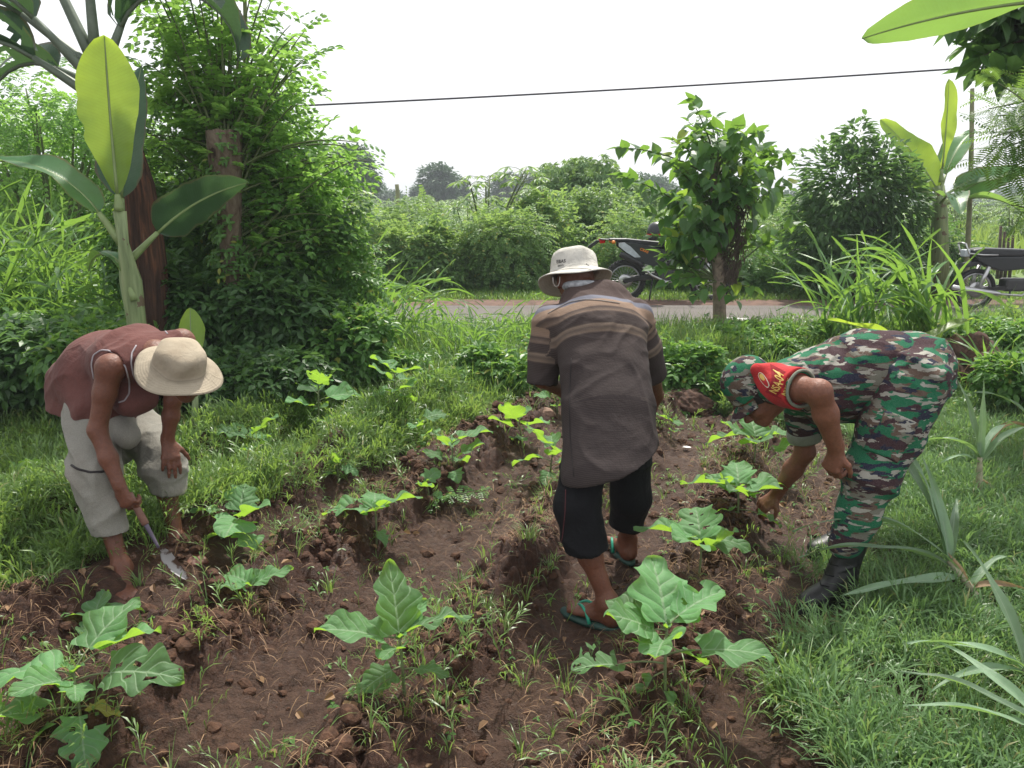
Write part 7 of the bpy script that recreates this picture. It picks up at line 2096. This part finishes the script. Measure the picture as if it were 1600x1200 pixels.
def underbone(loc):
    b = thing("motorcycle", "black commuter motorcycle with a long flat seat, half hidden by reeds at the right edge", "motorcycle", loc)
    R = .29
    wheel(b, (0, 0, R), R, .03, .225, False, "rear_wheel"); wheel(b, (1.24, 0, R), R, .03, .225, False, "front_wheel")
    V, F = prism([(-.14, .85), (.0, .875), (.5, .86), (.86, .84), (.88, .79), (.6, .76), (.1, .76), (-.12, .78)], .22, bev=.025); part("seat", V, F, M['seatblack'], b, smooth=False)
    V, F = prism([(-.12, .775), (.1, .757), (.86, .757), (.9, .70), (.6, .58), (.3, .55), (.1, .62), (-.05, .70)], .20, bev=.02); part("body_panel", V, F, M['panel'], b, smooth=False)
    V, F = prism([(-.28, .58), (-.2, .66), (0, .70), (.22, .66), (.22, .60), (.0, .64), (-.18, .60), (-.27, .50)], .13, bev=.01); part("rear_fender", V, F, M['panel'], b, smooth=False)
    V, F = tube([(-.25, -.10, .93), (-.20, -.11, .80), (.0, -.12, .78), (.2, -.12, .78)], .012, 8); V2, F2 = tube([(-.25, .10, .93), (-.20, .11, .80), (.0, .12, .78), (.2, .12, .78)], .012, 8); V3, F3 = tube([(-.25, -.10, .93), (-.26, 0, .94), (-.25, .10, .93)], .012, 8)
    V, F = join((V, F), (V2, F2), (V3, F3)); part("grab_rail", V, F, M['steel'], b)
    V, F = box((-.19, 0, .80), (.08, .13, .10), bev=.015); part("tail_light", V, F, M['silverplastic'], b, smooth=False)
    V, F = join(box((.56, 0, .36), (.36, .20, .18), bev=.03), tube([(.66, 0, .38), (.90, 0, .42)], [.07, .065], 12)); part("engine", V, F, M['enginegrey'], b, smooth=False)
    V, F = tube([(.78, -.10, .34), (.6, -.13, .22), (.3, -.14, .24), (.25, -.14, .25), (-.15, -.15, .30), (-.38, -.15, .335), (-.40, -.15, .338)], [.016, .016, .016, .035, .042, .036, .02], 12); part("exhaust", V, F, M['steel'], b)
    V, F = join(tube([(.1, -.12, .62), (0, -.10, .30)], .028, 10), tube([(.1, .12, .62), (0, .10, .30)], .028, 10)); part("shock", V, F, M['steel'], b)
    V, F = join(prism([(0, .27), (0, .31), (.5, .36), (.5, .30)], .03, y0=-.08), prism([(0, .27), (0, .31), (.5, .36), (.5, .30)], .03, y0=.08)); part("swingarm", V, F, M['blackmetal'], b, smooth=False)
    V, F = prism([(.80, .84), (.95, .60), (1.02, .50), (1.10, .52), (1.02, .95), (.98, 1.0)], .16, bev=.02); part("leg_shield", V, F, M['panel'], b, smooth=False)
    V, F = join(tube([(1.0, .09, .92), (1.24, .08, .29)], .022, 8), tube([(1.0, -.09, .92), (1.24, -.08, .29)], .022, 8)); part("fork", V, F, M['steel'], b)
    V, F = prism([(1.0, .60), (1.15, .66), (1.35, .64), (1.5, .52), (1.35, .61), (1.15, .62), (1.0, .55)], .12, bev=.01); part("front_fender", V, F, M['panel'], b, smooth=False)
    V, F = tube([(.93, -.34, 1.02), (.97, -.15, 1.0), (1.0, 0, .97), (.97, .15, 1.0), (.93, .34, 1.02)], .013, 8); part("handlebar", V, F, M['blackmetal'], b)
    V, F = box((1.03, 0, .98), (.16, .18, .16), bev=.04); part("headlight", V, F, M['silverplastic'], b, smooth=False)
    V, F = tube([(.45, -.10, .30), (.38, -.20, .01)], .012, 6); part("side_stand", V, F, M['blackmetal'], b)
    return b
mb = P(1522, 452, 11.3); underbone((mb[0], 11.3, .05))

# ================================================================== cable, poles, stakes, litter, earth lump
Yc = 13.5
pa, pb, pm = P(-60, 186, Yc), P(1700, 93, Yc), P(820, 148, Yc)
n = 40; t_ = np.linspace(0, 1, n)[:, None]
ctrl = 2 * pm - .5 * (pa + pb)
pts = (1 - t_) ** 2 * pa + 2 * t_ * (1 - t_) * ctrl + t_ ** 2 * pb
d_ = norm(pb - pa)
pts = np.concatenate([[pts[0] - d_ * 9], pts, [pts[-1] + d_ * 9]])
o = link("overhead_cable", make_mesh("overhead_cable", *tube(pts, .015, 8)), M['cable']); tag(o, "dark overhead cable crossing the white sky", "cable")
def pole(label, u, vtop, Y, r, mat, ub=None, cat="pole", name="bamboo_pole", z0=-.1):
    a = P(ub if ub is not None else u, 400, Y); a[2] = z0; b = P(u, vtop, Y)
    root = thing(name, label, cat, a)
    b = b - a; k = np.linspace(0, 1, 24); pts = k[:, None] * b + A3(0, 0, 0); pts[:, 0] += .03 * np.sin(k * 3.1)
    V, F = tube(pts, r * (1 - .3 * k) * (1 + .06 * (np.arange(24) % 4 == 0)), 10); part("shaft", V, F, M[mat], root)
    return root
M['bamboo'] = plain("bamboo", (.20, .20, .11), .6, var=.3, scale=9)
pole("thin bamboo pole rising through the leafy tree", 380, -60, 6.9, .022, 'bamboo', 372)
pole("grey-green pole standing behind the far banana plant", 1519, 138, 13.2, .045, 'bamboo', 1516)
for i, (u, vt, vb) in enumerate([(1563, 353, 385), (1569, 362, 385), (1582, 367, 388), (1575, 372, 386)]):
    a = P(u, vb + 12, 16.5); b = P(u + 1, vt, 16.5); a[2] = -.02
    root = thing("fence_stake", ["tallest dark stake at the edge of the light green field", "dark stake just right of the tallest stake", "rightmost stake behind the long flat motorcycle seat", "shortest stake between the others at the light green field"][i], "stake", a, 0, "stakes at the edge of the light green field")
    V, F = tube([(0, 0, 0), (b - a) * .5 + A3(.01, 0, 0), b - a], [.035, .032, .026], 7); part("post", V, F, M['darkbark'], root)
pole("slim banana-like spear standing above the distant field", 620, 288, 26, .09, 'bamboo', 624, "plant stem", "bare_stem")
def lump(name, label, cat, c, r, mat, seed, flat=.6, sub=5, spike=.25):
    bm = bmesh.new(); bmesh.ops.create_icosphere(bm, subdivisions=sub, radius=1); V = np.array([v.co[:] for v in bm.verts]); F = np.array([[v.index for v in f.verts] for f in bm.faces]); bm.free()
    n_ = fbm(V[:, 0] * 2.2 + V[:, 2] * 1.3 + 5, V[:, 1] * 2.2 + V[:, 2] * 1.9, seed, 5); n_ = n_ + .25 * (1 - worley(V[:, 0] * 4 + V[:, 2] * 3, V[:, 1] * 4 - V[:, 2] * 3, seed)) ; V = V * (1 + spike * (n_[:, None] * 2 - 1)) * [1, .8, flat] * r
    root = thing(name, label, cat, c); part("earth" if mat == 'rootearth' else "body", V, F, M[mat], root)
    return root
M['rootearth'] = plain("root_earth", (.075, .040, .027), .95, var=.6, scale=26, bump=1.0); M['rock'] = plain("brown_stone", (.22, .14, .10), .9, var=.25, scale=18, bump=.4)
c = G(1540, 640); c[2] += .12; c[1] += .35
rt = lump("root_mound", "lump of brown earth matted with roots, right of the soldier's back", "earth mound", c, .36, 'rootearth', 5, .8, spike=.5)
it = []; r = np.random.default_rng(3)
for i in range(160):
    a = r.uniform(0, 6.28); p0 = A3(.30 * math.cos(a) + r.normal(0, .03), -.22 + r.uniform(-.06, .12), r.uniform(-.05, .28)); p1 = p0 + A3(r.normal(0, .1), -.05, -r.uniform(.05, .22)); it.append(tube(curve_pts(p0, (p0 + p1) / 2 + r.normal(0, .05, 3), p1, 5), .0035, 4, cap=False))
V, F = join(*it); part("roots", V, F, M['straw'], rt)
lump("root_mound", "smaller brown earth lump with roots on the bank above the soldier's cap", "earth mound", G(1245, 565) + A3(0, .1, .05), .22, 'rootearth', 9, .6)
lump("root_mound", "brown earth showing through the creepers right of the centre man's shoulder", "earth mound", G(1085, 585) + A3(0, .1, .04), .2, 'rootearth', 12, .6)
lump("stone", "brown stone lying by the small seedling under the centre man's elbow", "stone", G(853, 650) + A3(0, 0, .03), .06, 'rock', 7, .7, 4)
def litter(label, u, v, s, seed, Y=None):
    p = G(u, v); r = np.random.default_rng(seed); p[2] += .03
    n_ = 9; g_ = np.linspace(-1, 1, n_); X_, Y_ = np.meshgrid(g_, g_); V = np.stack([X_ * s * (1 + .2 * r.normal(size=X_.shape)), Y_ * s * .7, s * .35 * fbm(X_ * 2 + seed, Y_ * 2, seed, 2)], -1).reshape(-1, 3)
    F = np.array([(i * n_ + j, i * n_ + j + 1, (i + 1) * n_ + j + 1, (i + 1) * n_ + j) for i in range(n_ - 1) for j in range(n_ - 1)])
    o = link("litter", make_mesh("litter", V, F), M['white'], None, p); tag(o, label, "litter")
litter("crumpled white scrap on the bare earth beyond the road", 693, 472, .07, 1); litter("small white scrap left of the crumpled one beyond the road", 676, 470, .035, 4)
litter("white litter on the road edge beside the tree trunk", 1152, 505, .13, 2); litter("small white scrap on the bed right of the centre man", 1073, 706, .022, 3)

# uprooted seedling trailing over the clods left of centre
c = G(690, 795)
up_ = thing("uprooted_weed", "uprooted weed with small paired leaves lying across the clods", "weed", c + A3(0, 0, .03))
sp = curve_pts((-.14, -.03, .0), (.05, .02, .05), (.22, .10, .03), 14); V, F = tube(sp, .003, 5); part("stem", V, F, M['twig'], up_)
i_ = np.repeat(np.arange(2, 14), 3); d = norm(np.stack([rng.normal(0, .5, 36), np.where(np.arange(36) % 2, 1, -1) * 1.0, rng.uniform(-.1, .5, 36)], -1)); V, F = scatter(T_PIN[0], T_PIN[1], sp[i_], frames(d, (0, 0, 1)), rng.uniform(.05, .09, 36)); part("leaves", V, F, M['weed'], up_, smooth=False)

# ================================================================== haze
if not QUICK and HAZE > 0:
    V, F = box((0, 140, 14.0), (560, 400, 34.0)); V[:, 2] = np.where(V[:, 2] < 10, -2.0, 16.0)
    hz = link("haze", make_mesh("haze", V, F, False)); t = NT("haze")
    pv = t.add("ShaderNodeVolumePrincipled"); pv.inputs["Color"].default_value = (.86, .92, 1.0, 1); pv.inputs["Density"].default_value = HAZE
    t.link(pv.outputs[0], t.out.inputs["Volume"]); hz.data.materials.append(t.m); tag(hz, "pale morning haze over the fields", "haze", kind="stuff")
